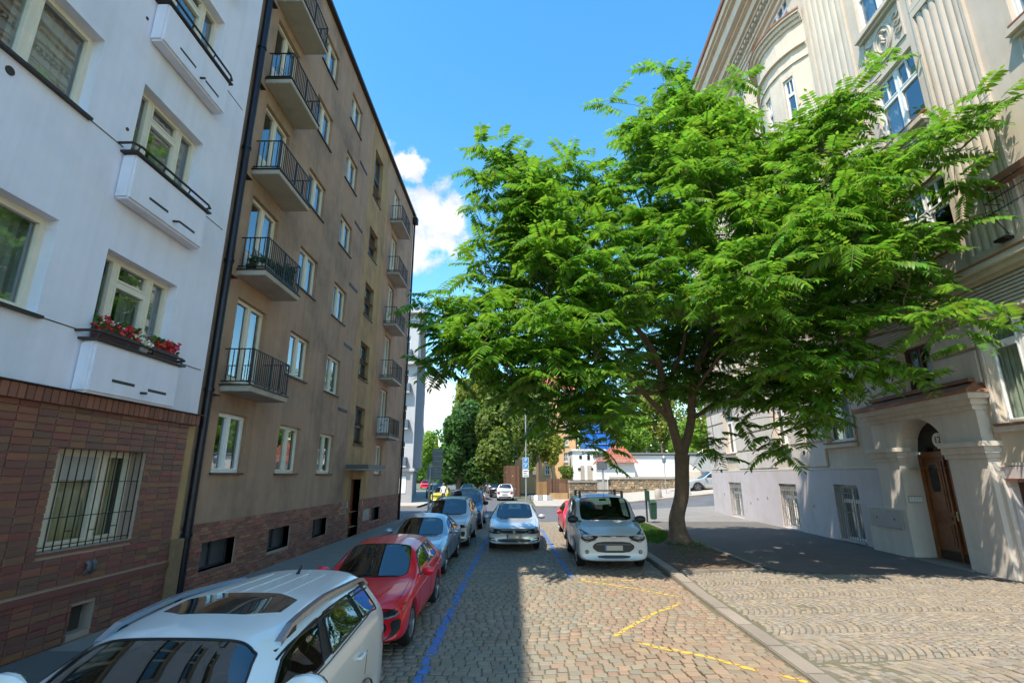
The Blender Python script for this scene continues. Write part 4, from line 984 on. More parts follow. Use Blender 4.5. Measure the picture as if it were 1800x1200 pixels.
# ------------------------------------------------------------------ vehicles
def paint(name, c, metal=.0, rough=.32, coat=.8):
    mt = M(name, c, None, rough=rough, metal=metal, coat=coat); nt = mt.node_tree
    if 'lining' not in nt.nodes:            # the inside of the shell is dark cloth, not paint
        b = nt.nodes['Principled BSDF']; d = nt.nodes.new('ShaderNodeBsdfDiffuse'); d.name = 'lining'; d.inputs[0].default_value = (.03, .03, .032, 1)
        g = nt.nodes.new('ShaderNodeNewGeometry'); ms = nt.nodes.new('ShaderNodeMixShader'); L = nt.links.new
        L(g.outputs['Backfacing'], ms.inputs[0]); L(b.outputs[0], ms.inputs[1]); L(d.outputs[0], ms.inputs[2]); L(ms.outputs[0], nt.nodes['Material Output'].inputs[0])
    return mt
m_cglass = M('dark_glass', (.010, .022, .026), None, rough=.02, spec=1.0, coat=1.0)
m_wind = glass_mat('car_glass', (.34, .44, .42), 1.65, .05)
m_trim = M('black_trim', (.012, .012, .013), None, rough=.45)
m_tyre = M('tyre_rubber', (.014, .014, .015), None, rough=.85)
m_rim = M('alloy_rim', (.42, .43, .45), None, rough=.3, metal=.9)
m_chrome = M('chrome', (.65, .66, .68), None, rough=.12, metal=1.0)
m_lamp = M('headlamp_glass', (.40, .43, .46), (.08, .085, .09), 16, .2, spec=.35)
m_lampD = M('dark_headlamp', (.012, .013, .015), (.05, .055, .06), 13, .3, spec=.2)
m_tail = M('tail_lamp_red', (.35, .01, .012), None, rough=.12, coat=1.0)
m_plate = M('plate_blank', (.52, .44, .34), (.48, .43, .36), 5, .5)
m_plateB = M('plate_blue_band', (.03, .12, .38), None, rough=.5)
m_silverrail = M('satin_rail', (.34, .38, .45), None, rough=.25, metal=.8)
def smooth_poly(pts, k=2):
    for _ in range(k):
        o = []
        for a, b in zip(pts, pts[1:]+pts[:1]):
            o += [(a[0]*.78+b[0]*.22, a[1]*.78+b[1]*.22), (a[0]*.22+b[0]*.78, a[1]*.22+b[1]*.78)]
        pts = o
    return pts
class Car:
    """local space: front bumper at y=0 pointing to -y, wheels on z=0"""
    def __init__(s, spec, paint_m, loc, label, cat, group, name, rz=0.0, scale=(1, 1, 1), lvl=2):
        s.sp = spec; s.pm = paint_m
        s.root = empty(name, loc, label, cat, group, rz); s.root.scale = scale
        s.W = spec['w']/2; s.parts = []
        s.cage(lvl)
        s.wheels()
    def add(s, mb, name, mat, parent=None, smooth=False, bev=0):
        o = bpy.data.objects.new(name, mb.mesh(name, mat, smooth, bev)); C.objects.link(o); o.parent = parent or s.root; return o
    def cage(s, lvl):
        sp = s.sp; W_ = s.W; L_ = sp['L']; wf, wr = sp['wf'], sp['wr']; RA = sp.get('ra', .375); wz = sp.get('wz', .32)
        def P(key, y): xs, vs = zip(*sp[key]); return float(np.interp(y, xs, vs))
        ys = set(sp['ys'])
        for w_ in (wf, wr): ys |= {w_-RA-.05, w_-RA*.92, w_-RA*.55, w_, w_+RA*.55, w_+RA*.92, w_+RA+.05}
        ylow_keys = [k['y'] for k in sp['top']]
        y_cowl, y_ws = sp['cowl'], sp['ws']
        for k in ylow_keys: ys.add(k)
        for a, b in sp['side']: ys |= {a, b}
        ys = sorted(y for y in ys if not (y_cowl+.001 < y < y_ws-.001 and y not in [q for ab in sp['side'] for q in ab]))
        o = [ys[0]]
        for y in ys[1:]:
            if y-o[-1] > .022: o.append(y)
        ys = o
        def toparr(k):   # x, y, z of points 5..9
            hw = P('hw', k['y'])*W_; bz = P('belt', k['y'])
            if k['kind'] == 0:
                zt = k['z']; xs = (hw*.95, hw*.88, hw*.79, hw*.42, 0)
                zs = (bz, bz+(zt-bz)*.28, bz+(zt-bz)*.62, bz+(zt-bz)*.92, zt); yy = [k['yt']+k.get('bow', 0)*(x/W_)**2 for x in xs]; yy[0] = k['y']
            else:
                wt = k['w']*W_; zt = k['z']; xs = (hw*.95, wt, wt-.09, (wt-.05)*.52, 0); zs = (bz, zt-k.get('d', .115), zt-.045, zt-.008, zt)
                yy = [k['yt']+k.get('bow', 0)*(x/W_)**2 for x in xs]; yy[0] = k['y']; yy[1] += k.get('sy', 0)
            return np.array([xs, yy, zs]).T
        keys = [(k['y'], toparr(k), k['kind']) for k in sp['top']]
        rows = []
        for y in ys:
            hw = P('hw', y)*W_; zb = P('zb', y); bz = P('belt', y)
            i = max(j for j in range(len(keys)) if keys[j][0] <= y+1e-6); j = min(i+1, len(keys)-1)
            t = 0 if j == i else (y-keys[i][0])/(keys[j][0]-keys[i][0])
            top = keys[i][1]*(1-t)+keys[j][1]*t
            top[0] = (hw*.95, y if 'ye' not in sp else y, bz)
            arch = 0
            for w_ in (wf, wr):
                if abs(y-w_) < RA: arch = max(arch, wz+math.sqrt(RA*RA-(y-w_)**2))
                elif abs(y-w_) < RA+.06: arch = max(arch, zb)
            z2 = max(zb+.05, arch); zm = max(zb+.42*(bz-zb), arch+.035); zsh = max(bz-.13, arch+.07)
            low = [(0, y, zb), (hw*.74, y, max(zb, arch)), (hw*.975, y, z2), (hw*1.0, y, zm), (hw*.995, y, zsh)]
            r = low+[tuple(q) for q in top]
            rn = P('round', y)
            r = [(x, yy+rn*(abs(x)/W_)**2.4, z) for x, yy, z in r]
            rows.append(r)
        s.ys = ys
        V = []; n = 10
        def vid(i, k, sd): return i*(2*n)+(k if sd == 0 else n+k)
        for r in rows:
            V += r; V += [(-x, y, z) for x, y, z in r]
        bm = bmesh.new(); bv = [bm.verts.new(v) for v in V]
        def face(ids, m):
            u = []
            for i in ids:
                if i not in u: u.append(i)
            # centre points are shared between both halves
            try: f = bm.faces.new([bv[i] for i in u]); f.material_index = m
            except Exception: pass
        cidx = lambda i, k, sd: vid(i, k, 0 if k in (0, 9) else sd)
        kinds = [(k['y'], k['kind']) for k in sp['top']]
        for i in range(len(rows)-1):
            ym = (ys[i]+ys[i+1])/2
            for k in range(n-1):
                m = 0
                if k == 5 and any(a-.001 <= ys[i] and ys[i+1] <= b+.001 for a, b in sp['side']): m = 1
                if k == 5 and m == 0 and sp['side'][0][0] < ym < sp['side'][-1][1]: m = 2
                if k in (7, 8) and any(a-.001 <= ys[i] and ys[i+1] <= b+.001 for a, b in sp['glass']): m = 1
                for sd in (0, 1):
                    q = [cidx(i, k, sd), cidx(i+1, k, sd), cidx(i+1, k+1, sd), cidx(i, k+1, sd)]
                    face(q if sd == 0 else q[::-1], m)
        for i, fl in ((0, 0), (len(rows)-1, 1)):
            for k in range(n-1):
                q = [cidx(i, k, 0), cidx(i, k+1, 0), cidx(i, k+1, 1), cidx(i, k, 1)]
                face(q, 0)
        bmesh.ops.remove_doubles(bm, verts=bm.verts, dist=.0005)
        loose = [v for v in bm.verts if not v.link_faces]; bmesh.ops.delete(bm, geom=loose, context='VERTS')
        bmesh.ops.recalc_face_normals(bm, faces=bm.faces)
        cl = bm.edges.layers.float.get('crease_edge') or bm.edges.layers.float.new('crease_edge')
        for e in bm.edges:
            ms = {f.material_index for f in e.link_faces}
            if len(ms) > 1: e[cl] = .45
        me = bpy.data.meshes.new('tmp'); bm.to_mesh(me); bm.free()
        o = bpy.data.objects.new('tmp', me); C.objects.link(o); md = o.modifiers.new('s', 'SUBSURF'); md.levels = lvl; md.render_levels = lvl
        dg = bpy.context.evaluated_depsgraph_get(); ev = o.evaluated_get(dg); em = bpy.data.meshes.new_from_object(ev)
        bpy.data.objects.remove(o)
        bm = bmesh.new(); bm.from_mesh(em)
        if bm.calc_volume(signed=True) < 0: bmesh.ops.reverse_faces(bm, faces=bm.faces)
        s.bvh = BVHTree.FromBMesh(bm)
        bm.faces.ensure_lookup_table()
        def sub(fs):
            vm = {}; vs = []; ff = []
            for f in fs:
                ids = []
                for v in f.verts:
                    if v.index not in vm: vm[v.index] = len(vs); vs.append(tuple(v.co))
                    ids.append(vm[v.index])
                ff.append(ids)
            return vs, ff
        def mk(name, fs, mat):
            vs, ff = sub(fs); m_ = bpy.data.meshes.new(name); m_.from_pydata(vs, [], ff); m_.materials.append(mat); m_.polygons.foreach_set('use_smooth', [True]*len(ff))
            ob = bpy.data.objects.new(name, m_); C.objects.link(ob); ob.parent = s.root; return ob
        s.body = mk('body', [f for f in bm.faces if f.material_index == 0], s.pm)
        t = [f for f in bm.faces if f.material_index == 2]
        if t: mk('pillar_trim', t, m_trim)
        left = {f for f in bm.faces if f.material_index == 1}
        while left:
            st = [left.pop()]; comp = list(st)
            while st:
                f = st.pop()
                for e in f.edges:
                    for g in e.link_faces:
                        if g in left: left.remove(g); st.append(g); comp.append(g)
            c = sum((f.calc_center_median() for f in comp), Vector())/len(comp)
            nm = 'side_window' if abs(c.x) > .3 else ('windscreen' if c.y < sp['L']*.5 else 'rear_window')
            gl = mk(nm, comp, m_wind); cs_ = set(comp); q = MB()
            for f in comp:
                for e in f.edges:
                    if any(g not in cs_ for g in e.link_faces): q.tube([e.verts[0].co.copy(), e.verts[1].co.copy()], .0105, 4, cap=False)
            s.add(q, 'window_seal', m_trim, parent=gl)
        bm.free(); bpy.data.meshes.remove(em)
    def ray(s, a, b, axis):
        if axis == 'f': o, d = Vector((a, -3, b)), Vector((0, 1, 0))
        elif axis == 'r': o, d = Vector((a, s.sp['L']+3, b)), Vector((0, -1, 0))
        elif axis == 't': o, d = Vector((a, b, 4)), Vector((0, 0, -1))
        elif axis == 's+': o, d = Vector((3, a, b)), Vector((-1, 0, 0))
        else: o, d = Vector((-3, a, b)), Vector((1, 0, 0))
        h = s.bvh.ray_cast(o, d); return (h[0] if h[0] is not None else None), d
    def patch(s, name, pts, axis, mat, off=.005, parent=None, grid=.06, k=2, label=None, skirt=.02):
        pts = smooth_poly(list(pts), k) if k else list(pts)
        bm = bmesh.new(); bm.faces.new([bm.verts.new((x, y, 0)) for x, y in pts])
        xs = [p[0] for p in pts]; yy = [p[1] for p in pts]
        for ax, lo, hi in ((0, min(xs), max(xs)), (1, min(yy), max(yy))):
            v = lo+grid
            while v < hi:
                co = (v, 0, 0) if ax == 0 else (0, v, 0); no = (1, 0, 0) if ax == 0 else (0, 1, 0)
                bmesh.ops.bisect_plane(bm, geom=bm.verts[:]+bm.edges[:]+bm.faces[:], plane_co=co, plane_no=no); v += grid
        last = None; dv = None; miss = []
        for v in bm.verts:
            h, d = s.ray(v.co.x, v.co.y, axis); dv = d
            if h is None: miss.append(v)
            else: v.co = h-d*off; last = v.co.copy()
        ok = [v for v in bm.verts if v not in miss]
        for v in miss:
            if ok:
                a, b = v.co.x, v.co.y
                key = (lambda q: (q.co.x-a)**2+(q.co.z-b)**2) if axis in 'fr' else ((lambda q: (q.co.x-a)**2+(q.co.y-b)**2) if axis == 't' else (lambda q: (q.co.y-a)**2+(q.co.z-b)**2))
                v.co = min(ok, key=key).co.copy()
        be = [e for e in bm.edges if e.is_boundary]
        r = bmesh.ops.extrude_edge_only(bm, edges=be)
        for g in r['geom']:
            if isinstance(g, bmesh.types.BMVert): g.co += dv*(skirt+off)
        bmesh.ops.recalc_face_normals(bm, faces=bm.faces)
        me = bpy.data.meshes.new(name); bm.to_mesh(me); bm.free(); me.materials.append(mat); me.polygons.foreach_set('use_smooth', [True]*len(me.polygons))
        try: me.set_sharp_from_angle(angle=math.radians(50))
        except Exception: pass
        o = bpy.data.objects.new(name, me); C.objects.link(o); o.parent = parent or s.root
        if label: o['label'] = label
        return o
    def both(s, name, pts, axis, mat, **kw):
        a = s.patch(name, pts, axis if axis in 'frt' else 's+', mat, **kw)
        if axis in 'frt': b = s.patch(name, [(-x, y) for x, y in pts], axis, mat, **kw)
        else: b = s.patch(name, pts, 's-', mat, **kw)
        return a, b
    def line(s, pts, axis, w=.008, mat=None, name='door_seam'):
        for sd in (('s+', 's-') if axis == 's' else (axis,)):
            mb = MB(); P3 = []
            for (a0, b0), (a1, b1) in zip(pts, pts[1:]):
                L_ = math.hypot(a1-a0, b1-b0); n = max(1, int(L_/.08))
                for i in range(n+1):
                    a, b = a0+(a1-a0)*i/n, b0+(b1-b0)*i/n; h, d = s.ray(a, b, sd)
                    if h is not None and (not P3 or (h-P3[-1]).length > .004): P3.append(h-d*.001)
            if len(P3) > 1: mb.tube(P3, w/2, 4); s.add(mb, name, mat or m_trim)
    def wheels(s):
        sp = s.sp; r = sp.get('r', .325); xw = s.W-sp.get('inset', .03)
        for y in (sp['wf'], sp['wr']):
            for sd in (1, -1):
                fr = Frame((sd*(xw-.21), y, r), (0, 1, 0), (sd, 0, 0)); q = MB(fr); base = []
                prof = [(r*.62, .0), (r*.9, .0), (r*.985, .025), (r, .06), (r, .15), (r*.985, .185), (r*.9, .21), (r*.68, .205), (r*.655, .19)]
                N_ = 28; vs = []
                for rr, d in prof:
                    for k in range(N_): a = 2*math.pi*k/N_; vs.append(fr(rr*math.cos(a), rr*math.sin(a), d))
                n0 = len(q.v); q.v += vs
                for i in range(len(prof)-1):
                    for k in range(N_): a, b = n0+i*N_+k, n0+i*N_+(k+1) % N_; q.f.append((a, b, b+N_, a+N_)); q.m.append(0)
                w = s.add(q, 'wheel', m_tyre, smooth=True)
                q = MB(fr); R1 = r*.665
                # rim barrel, spokes, hub
                for (ra, da), (rb_, db) in (((R1, .205), (R1*.94, .2)), ((R1*.94, .2), (R1*.9, .12)), ((R1*.9, .12), (0.001, .11))):
                    for k in range(N_):
                        a, b = 2*math.pi*k/N_, 2*math.pi*(k+1)/N_
                        q.poly([(ra*math.cos(a), ra*math.sin(a), da), (ra*math.cos(b), ra*math.sin(b), da), (rb_*math.cos(b), rb_*math.sin(b), db), (rb_*math.cos(a), rb_*math.sin(a), db)], 1 if rb_ < .01 else 0)
                ns = sp.get('spokes', 5)
                for k in range(ns):
                    a = 2*math.pi*k/ns+.3
                    for da in ((-.17, .17) if ns <= 5 else (0,)):
                        c, s_ = math.cos(a+da), math.sin(a+da); px_, py_ = -s_, c; h = .026
                        i0, i1 = R1*.2, R1*.94
                        q.hexa([(c*i0-px_*h, s_*i0-py_*h, .12), (c*i0+px_*h, s_*i0+py_*h, .12), (c*i1+px_*h*.8, s_*i1+py_*h*.8, .12), (c*i1-px_*h*.8, s_*i1-py_*h*.8, .12), (c*i0-px_*h, s_*i0-py_*h, .2), (c*i0+px_*h, s_*i0+py_*h, .2), (c*i1+px_*h*.7, s_*i1+py_*h*.7, .195), (c*i1-px_*h*.7, s_*i1-py_*h*.7, .195)], 0)
                q.prism([(R1*.24*math.cos(2*math.pi*k/12), R1*.24*math.sin(2*math.pi*k/12), .12) for k in range(12)], (0, 0, .085), 0)
                s.add(q, 'rim', [m_rim, m_trim], parent=w)
    def mirror(s, y, z, mat, size=1.0, x=None):
        for sd in (1, -1):
            h, d = s.ray(y, z, 's+'); xs = (h.x if h is not None else s.W)-.03 if x is None else x
            q = MB(); prof = [(0, .035, .03), (.05, .08, .06), (.12, .095, .07), (.19, .085, .06), (.225, .05, .035)]
            n0 = 0; N_ = 10; k_ = size
            for dx, a, b in prof:
                for k in range(N_):
                    t = 2*math.pi*k/N_; q.v.append(Vector((sd*(xs+.05+dx*k_), y+.03-.04*dx*k_+a*.62*k_*math.cos(t), z+.06+b*k_*1.15*math.sin(t))))
            for i in range(len(prof)-1):
                for k in range(N_): a, b = i*N_+k, i*N_+(k+1) % N_; q.f.append((a, b, b+N_, a+N_)); q.m.append(0)
            q.f.append(tuple(range(N_))); q.m.append(0); q.f.append(tuple((len(prof)-1)*N_+k for k in range(N_))); q.m.append(0)
            o = s.add(q, 'side_mirror', mat, smooth=True)
            q = MB(); q.hexa([(sd*(xs-.03), y-.04, z-.02), (sd*(xs+.1), y-.02, z+.02), (sd*(xs+.1), y+.04, z+.02), (sd*(xs-.03), y+.05, z-.02), (sd*(xs-.03), y-.03, z+.03), (sd*(xs+.1), y-.01, z+.05), (sd*(xs+.1), y+.03, z+.05), (sd*(xs-.03), y+.04, z+.03)]); s.add(q, 'mirror_foot', m_trim, parent=o)
            q = MB(); yb = y+.03+.062*k_
            q.prism([(sd*(xs+.05+.13*k_+.085*k_*math.cos(t)), yb-.012, z+.06+.06*k_*math.sin(t)) for t in [2*math.pi*i/14 for i in range(14)]], (0, .012, 0)); s.add(q, 'mirror_glass', m_chrome, parent=o)
    def plate(s, z, axis='f', w=.52, h=.115, x0=0):
        hp, d = s.ray(x0, z, axis); y = hp.y-d.y*.03
        q = MB(); q.box(x0-w/2, x0+w/2, min(y, y+d.y*.02), max(y, y+d.y*.02), z-h/2, z+h/2); p = s.add(q, 'number_plate', m_plate)
        sg = 1 if axis == 'f' else -1; yy = y-d.y*.002; q = MB(); xa = x0-sg*w/2; q.box(min(xa, xa+sg*.045), max(xa, xa+sg*.045), min(yy, yy+d.y*.004), max(yy, yy+d.y*.004), z-h/2, z+h/2); s.add(q, 'plate_band', m_plateB, parent=p)
        q = MB(); q.box(x0-w/2-.012, x0+w/2+.012, min(y+d.y*.006, y+d.y*.03), max(y+d.y*.006, y+d.y*.03), z-h/2-.012, z+h/2+.012); s.add(q, 'plate_holder', m_trim, parent=p)
    def handle(s, y, z, mat):
        for sd in (1, -1):
            h, d = s.ray(y, z, 's+' if sd > 0 else 's-')
            if h is None: continue
            q = MB(); x = h.x; q.tube([(x-sd*.01, y-.1, z), (x+sd*.03, y-.075, z), (x+sd*.036, y, z+.004), (x+sd*.03, y+.075, z), (x-sd*.01, y+.1, z)], [.012, .015, .016, .015, .012], 7); s.add(q, 'door_handle', mat, smooth=True)
    def cabin(s):
        sp = s.sp; bz = float(np.interp(2.0, *zip(*sp['belt']))); c0 = sp['cowl']
        q = MB(); q.hexa([(-.68, c0+.1, bz-.35), (.68, c0+.1, bz-.35), (.68, c0+.62, bz-.35), (-.68, c0+.62, bz-.35), (-.66, c0+.1, bz-.06), (.66, c0+.1, bz-.06), (.66, c0+.55, bz-.03), (-.66, c0+.55, bz-.03)]); s.add(q, 'dashboard', m_trim, bev=.03)
        for k, (x, y, w) in enumerate(((-.37, c0+1.12, .25), (.37, c0+1.12, .25), (0, c0+2.02, .62))):
            q = MB(); q.hexa([(x-w, y-.42, .45), (x+w, y-.42, .45), (x+w, y+.1, .42), (x-w, y+.1, .42), (x-w, y-.45, .6), (x+w, y-.45, .6), (x+w, y+.1, .57), (x-w, y+.1, .57)])
            q.hexa([(x-w, y, .55), (x+w, y, .55), (x+w, y+.14, .55), (x-w, y+.14, .55), (x-w*.86, y+.14, bz+.14), (x+w*.86, y+.14, bz+.14), (x+w*.86, y+.24, bz+.14), (x-w*.86, y+.24, bz+.14)])
            st = s.add(q, 'seat', M('seat_cloth', (.045, .045, .05), None, rough=.9), bev=.03)
            for xh in ([x] if w < .4 else [-.35, .35]): q = MB(); q.box(xh-.12, xh+.12, y+.15, y+.24, bz+.17, bz+.34); s.add(q, 'headrest', M('seat_cloth', (.045, .045, .05)), parent=st, bev=.03)
        q = MB(); q.tube([(.37+.18*math.cos(t), c0+.72+.06*math.sin(t), bz-.04+.17*math.sin(t)) for t in [2*math.pi*i/20 for i in range(21)]], .016, 6); q.tube([(.2, c0+.72, bz-.04), (.54, c0+.72, bz-.04)], .018, 6); s.add(q, 'steering_wheel', m_trim)
        q = MB(); zt = max(k['z'] for k in sp['top']); q.box(-.1, .1, sp['top'][4]['yt']+.05-.02, sp['top'][4]['yt']+.07, zt-.17, zt-.11); s.add(q, 'inner_mirror', m_trim)
    def wiper(s, y):
        q = MB()
        for x0, x1 in ((-.5, .02), (.05, .52)):
            P3 = []
            for i in range(7):
                x = x0+(x1-x0)*i/6; h, d = s.ray(x, y+.02+.05*i/6, 't'); 
                if h is not None: P3.append(h+Vector((0, 0, .012)))
            if len(P3) > 2: q.tube(P3, .009, 4)
        s.add(q, 'wiper', m_trim)
def base_spec(L_, w, wf, wr, hood_z, belt_z, roof_z, cowl, ws_top, roof_end, tail, **kw):
    """one family of body shells, the proportions set per vehicle"""
    sp = dict(L=L_, w=w, wf=wf, wr=wr, cowl=cowl, ws=cowl+.32)
    nose = kw.get('nose', .60)
    sp['ys'] = [0, .05, .16, .32, cowl-.25, L_-.30, L_-.12, L_-.03, L_]
    sp['hw'] = [(0, .92), (.05, .96), (.2, .985), (.6, 1.0), (L_*.5, 1.0), (L_-.5, .985), (L_-.15, .95), (L_, .88)]
    sp['zb'] = [(0, .26), (.15, .2), (.5, .19), (L_-.4, .2), (L_, .30)]
    sp['round'] = [(0, kw.get('fr', .20)*.72), (.3, .10), (.7, 0), (L_-.6, 0), (L_-.2, -.07), (L_, -.13)]
    sp['belt'] = [(0, nose-.05), (.16, nose+.01), (.45, nose+.07), (cowl, belt_z-.02), (cowl+.4, belt_z), (L_-.9, belt_z+kw.get('rise', .07)), (L_, belt_z+kw.get('tailz', .0))]
    wt = kw.get('wt', .66)
    top = [dict(y=0, yt=0, z=nose, kind=0), dict(y=.16, yt=.15, z=nose+.065, kind=0), dict(y=.45, yt=.45, z=(nose+.07)*.55+hood_z*.45, kind=0), dict(y=cowl, yt=cowl, z=hood_z, kind=0, bow=.16),
           dict(y=cowl+.32, yt=ws_top, z=roof_z-.05, w=wt+.015, kind=1, bow=.10, sy=.02), dict(y=(cowl+.32+tail)/2-.1, yt=(ws_top+roof_end)/2-.15, z=roof_z, w=wt+.01, kind=1), dict(y=kw.get('rl', roof_end), yt=roof_end, z=roof_z-kw.get('rdrop', .06), w=wt-.04, kind=1, bow=-.06)]
    if kw.get('sedan'):
        top += [dict(y=tail, yt=tail, z=kw['deck'], kind=0, bow=-.08), dict(y=L_-.1, yt=L_-.08, z=kw['deck']-.03, kind=0), dict(y=L_, yt=L_, z=kw['deck']-.1, kind=0)]
        sp['glass'] = [(cowl, cowl+.32), (kw.get('rl', roof_end), tail)]
    else:
        top += [dict(y=tail, yt=tail, z=belt_z+.12, w=wt+.1, d=.06, kind=1, bow=-.06), dict(y=L_-.03, yt=L_-.03, z=belt_z-.02, w=.82, d=.05, kind=1), dict(y=L_, yt=L_, z=belt_z-.14, w=.8, d=.05, kind=1)]
        sp['glass'] = [(cowl, cowl+.32), (kw.get('rl', roof_end), tail)]
    sp['top'] = top; sp['side'] = kw['side']; sp['r'] = kw.get('r', .325); sp['wz'] = sp['r']+.0; sp['ra'] = sp['r']+.055; sp['spokes'] = kw.get('spokes', 5)
    return sp
SUV = base_spec(4.60, 1.84, .92, 3.60, 1.05, 1.11, 1.67, 1.28, 2.02, 4.26, 4.48, rl=4.28, rdrop=.03, nose=.84, side=[(1.55, 2.55), (2.68, 3.46), (3.52, 4.02)], r=.35, wt=.76, rise=.15, fr=.24)
SUVN = base_spec(4.60, 1.84, .92, 3.60, 1.12, 1.21, 1.67, 1.24, 1.98, 4.26, 4.48, rl=4.28, rdrop=.03, nose=.88, side=[(1.55, 2.55), (2.68, 3.46), (3.52, 4.02)], r=.36, wt=.76, rise=.13, fr=.24)
HATCH = base_spec(4.28, 1.80, .86, 3.46, .95, .98, 1.49, 1.16, 1.94, 3.6, 4.14, rl=3.76, rdrop=.05, nose=.735, side=[(1.45, 2.42), (2.52, 3.3)], r=.325, wt=.715, rise=.10, fr=.26)
SEDAN = base_spec(4.7, 1.82, .92, 3.63, .93, .94, 1.46, 1.30, 2.16, 3.4, 4.22, rl=3.72, sedan=True, deck=1.06, nose=.71, side=[(1.6, 2.55), (2.65, 3.45)], r=.325, wt=.70, rise=.06, fr=.24)
VAN = base_spec(4.42, 1.84, .88, 3.54, 1.16, 1.12, 1.82, 1.02, 1.60, 4.16, 4.30, rl=4.12, nose=.86, side=[(1.2, 2.1), (2.22, 3.2)], r=.325, wt=.82, rise=.0, fr=.24, rdrop=.03)
def seams(c, y0, y1, y2, z0, z1, hood_y=None):
    c.line([(y0, z1-.02), (y0+.0, (z0+z1)/2), (y0+.06, z0)], 's'); c.line([(y1, z1), (y1, z0)], 's'); c.line([(y2+.08, z1), (y2-.02, z0+.25)], 's'); c.line([(y0+.06, z0), (y2-.45, z0)], 's')
p_white = paint('white_car_paint', (.74, .74, .72), rough=.3); p_red = paint('red_car_paint', (.74, .008, .022), 0, .3, .45); p_blueg = paint('blue_silver_paint', (.30, .36, .43), .45, .3)
p_silver = paint('silver_paint', (.52, .54, .56), .4, .3); p_pearl = paint('pearl_paint', (.58, .58, .57), .1, .35, .5); p_blue = paint('blue_car_paint', (.022, .10, .24), .3, .3)
p_dark = paint('dark_car_paint', (.018, .021, .027), .3, .3); p_yellow = paint('yellow_car_paint', (.6, .5, .02), 0, .35); p_beige = paint('beige_car_paint', (.55, .48, .33), .1, .35)
G1 = 'cars parked nose to tail along the left kerb'
S93 = (.93, 1.0, .93)
def common(c, z_h, hy, belt_seam=True, lamp_m=m_lamp):
    sp = c.sp; c.cabin()
    c.wiper(sp['cowl']+.02)
    for sd in (1, -1): c.line([(sd*sp['w']*.415, sp['cowl']+.05), (sd*sp['w']*.42, .55), (sd*sp['w']*.40, .2)], 't', w=.009, name='bonnet_gap')
    c.line([(-.62, sp['belt'][0][1]+.035), (.62, sp['belt'][0][1]+.035)], 'f', w=.009, name='bonnet_gap')
    for y in hy: c.handle(y, z_h, c.pm)
    for a, b in c.both('tail_lamp', [(.52, .80), (.80, .86), (.80, .66), (.56, .66)] , 'r', m_tail) and []: pass
# --- white SUV, nearest
c = Car(SUVN, p_white, (-2.30, 1.78, -.24), 'white SUV nearest the camera with grey roof rails and dark sunroof', 'car', G1, 'parked_car', scale=(.955, 1.0, 1.0), lvl=3)
common(c, 1.06, (2.42, 3.36)); c.mirror(1.80, 1.27, p_white, 1.25)
c.patch('sunroof', [(-.48, 2.40), (.48, 2.40), (.48, 2.94), (-.48, 2.94)], 't', m_cglass, off=.004, k=1)
for sd in (1, -1):
    q = MB(); P3 = []
    for i in range(13):
        y = 2.12+(4.2-2.12)*i/12; h, d = c.ray(sd*.66, y, 't'); lift = .05 if 0 < i < 12 else .004
        P3.append(Vector((sd*.66, y, h.z+lift)))
    for i in range(len(P3)-1):
        a, b = P3[i], P3[i+1]; w = .026
        q.hexa([(a.x-w, a.y, a.z-.02), (a.x+w, a.y, a.z-.02), (b.x+w, b.y, b.z-.02), (b.x-w, b.y, b.z-.02), (a.x-w, a.y, a.z+.012), (a.x+w, a.y, a.z+.012), (b.x+w, b.y, b.z+.012), (b.x-w, b.y, b.z+.012)])
    r = c.add(q, 'roof_rail', m_silverrail)
    q = MB()
    for i in (0, 1, 11, 12):
        p = P3[i]; q.box(p.x-.024, p.x+.024, p.y-.07, p.y+.07, p.z-(.07 if 0 < i < 12 else .03), p.z-.021)
    c.add(q, 'rail_foot', m_trim, parent=r)
    c.line([(sd*.715, 2.0), (sd*.725, 2.6), (sd*.725, 3.4), (sd*.70, 4.1)], 't', w=.02, name='roof_gutter')
for x in (-.3, -.1, .1, .3): c.line([(x, 2.95), (x*.95, 3.95)], 't', w=.012, mat=p_white, name='roof_rib')
q = MB(); h, d = c.ray(0, 3.9, 't'); q.tube([h, h+Vector((0, .09, .07))], [.02, .008], 6); c.add(q, 'antenna', m_trim)
seams(c, 1.42, 2.62, 3.5, .33, 1.04)
c.line([(1.55, 1.21), (2.6, 1.25), (3.5, 1.31), (4.02, 1.34)], 's', w=.016, mat=m_chrome, name='window_strip')
for yw in (c.sp['wf'], c.sp['wr']): c.both('arch_cladding', [(yw+.43*math.cos(t), .35+.43*math.sin(t)) for t in [math.pi*i/12 for i in range(13)]]+[(yw-.36*math.cos(t), .35+.375*math.sin(t)) for t in [math.pi*i/12 for i in range(13)]], 's', m_trim, k=0, off=.012)
c.both('tail_lamp', [(4.14, 1.02), (4.5, 1.04), (4.5, .86), (4.28, .88)], 's', m_tail, off=.006)
c.both('headlight', [(.50, .80), (.84, .88), (.84, .76), (.55, .70)], 'f', m_lamp); c.patch('grille', [(-.5, .74), (.5, .74), (.45, .62), (-.45, .62)], 'f', m_trim); c.patch('lower_grille', [(-.6, .5), (.6, .5), (.5, .3), (-.5, .3)], 'f', m_trim)
c.both('sill_cladding', [(1.42, .30), (3.1, .30), (3.1, .40), (1.42, .40)], 's', m_trim, k=0)
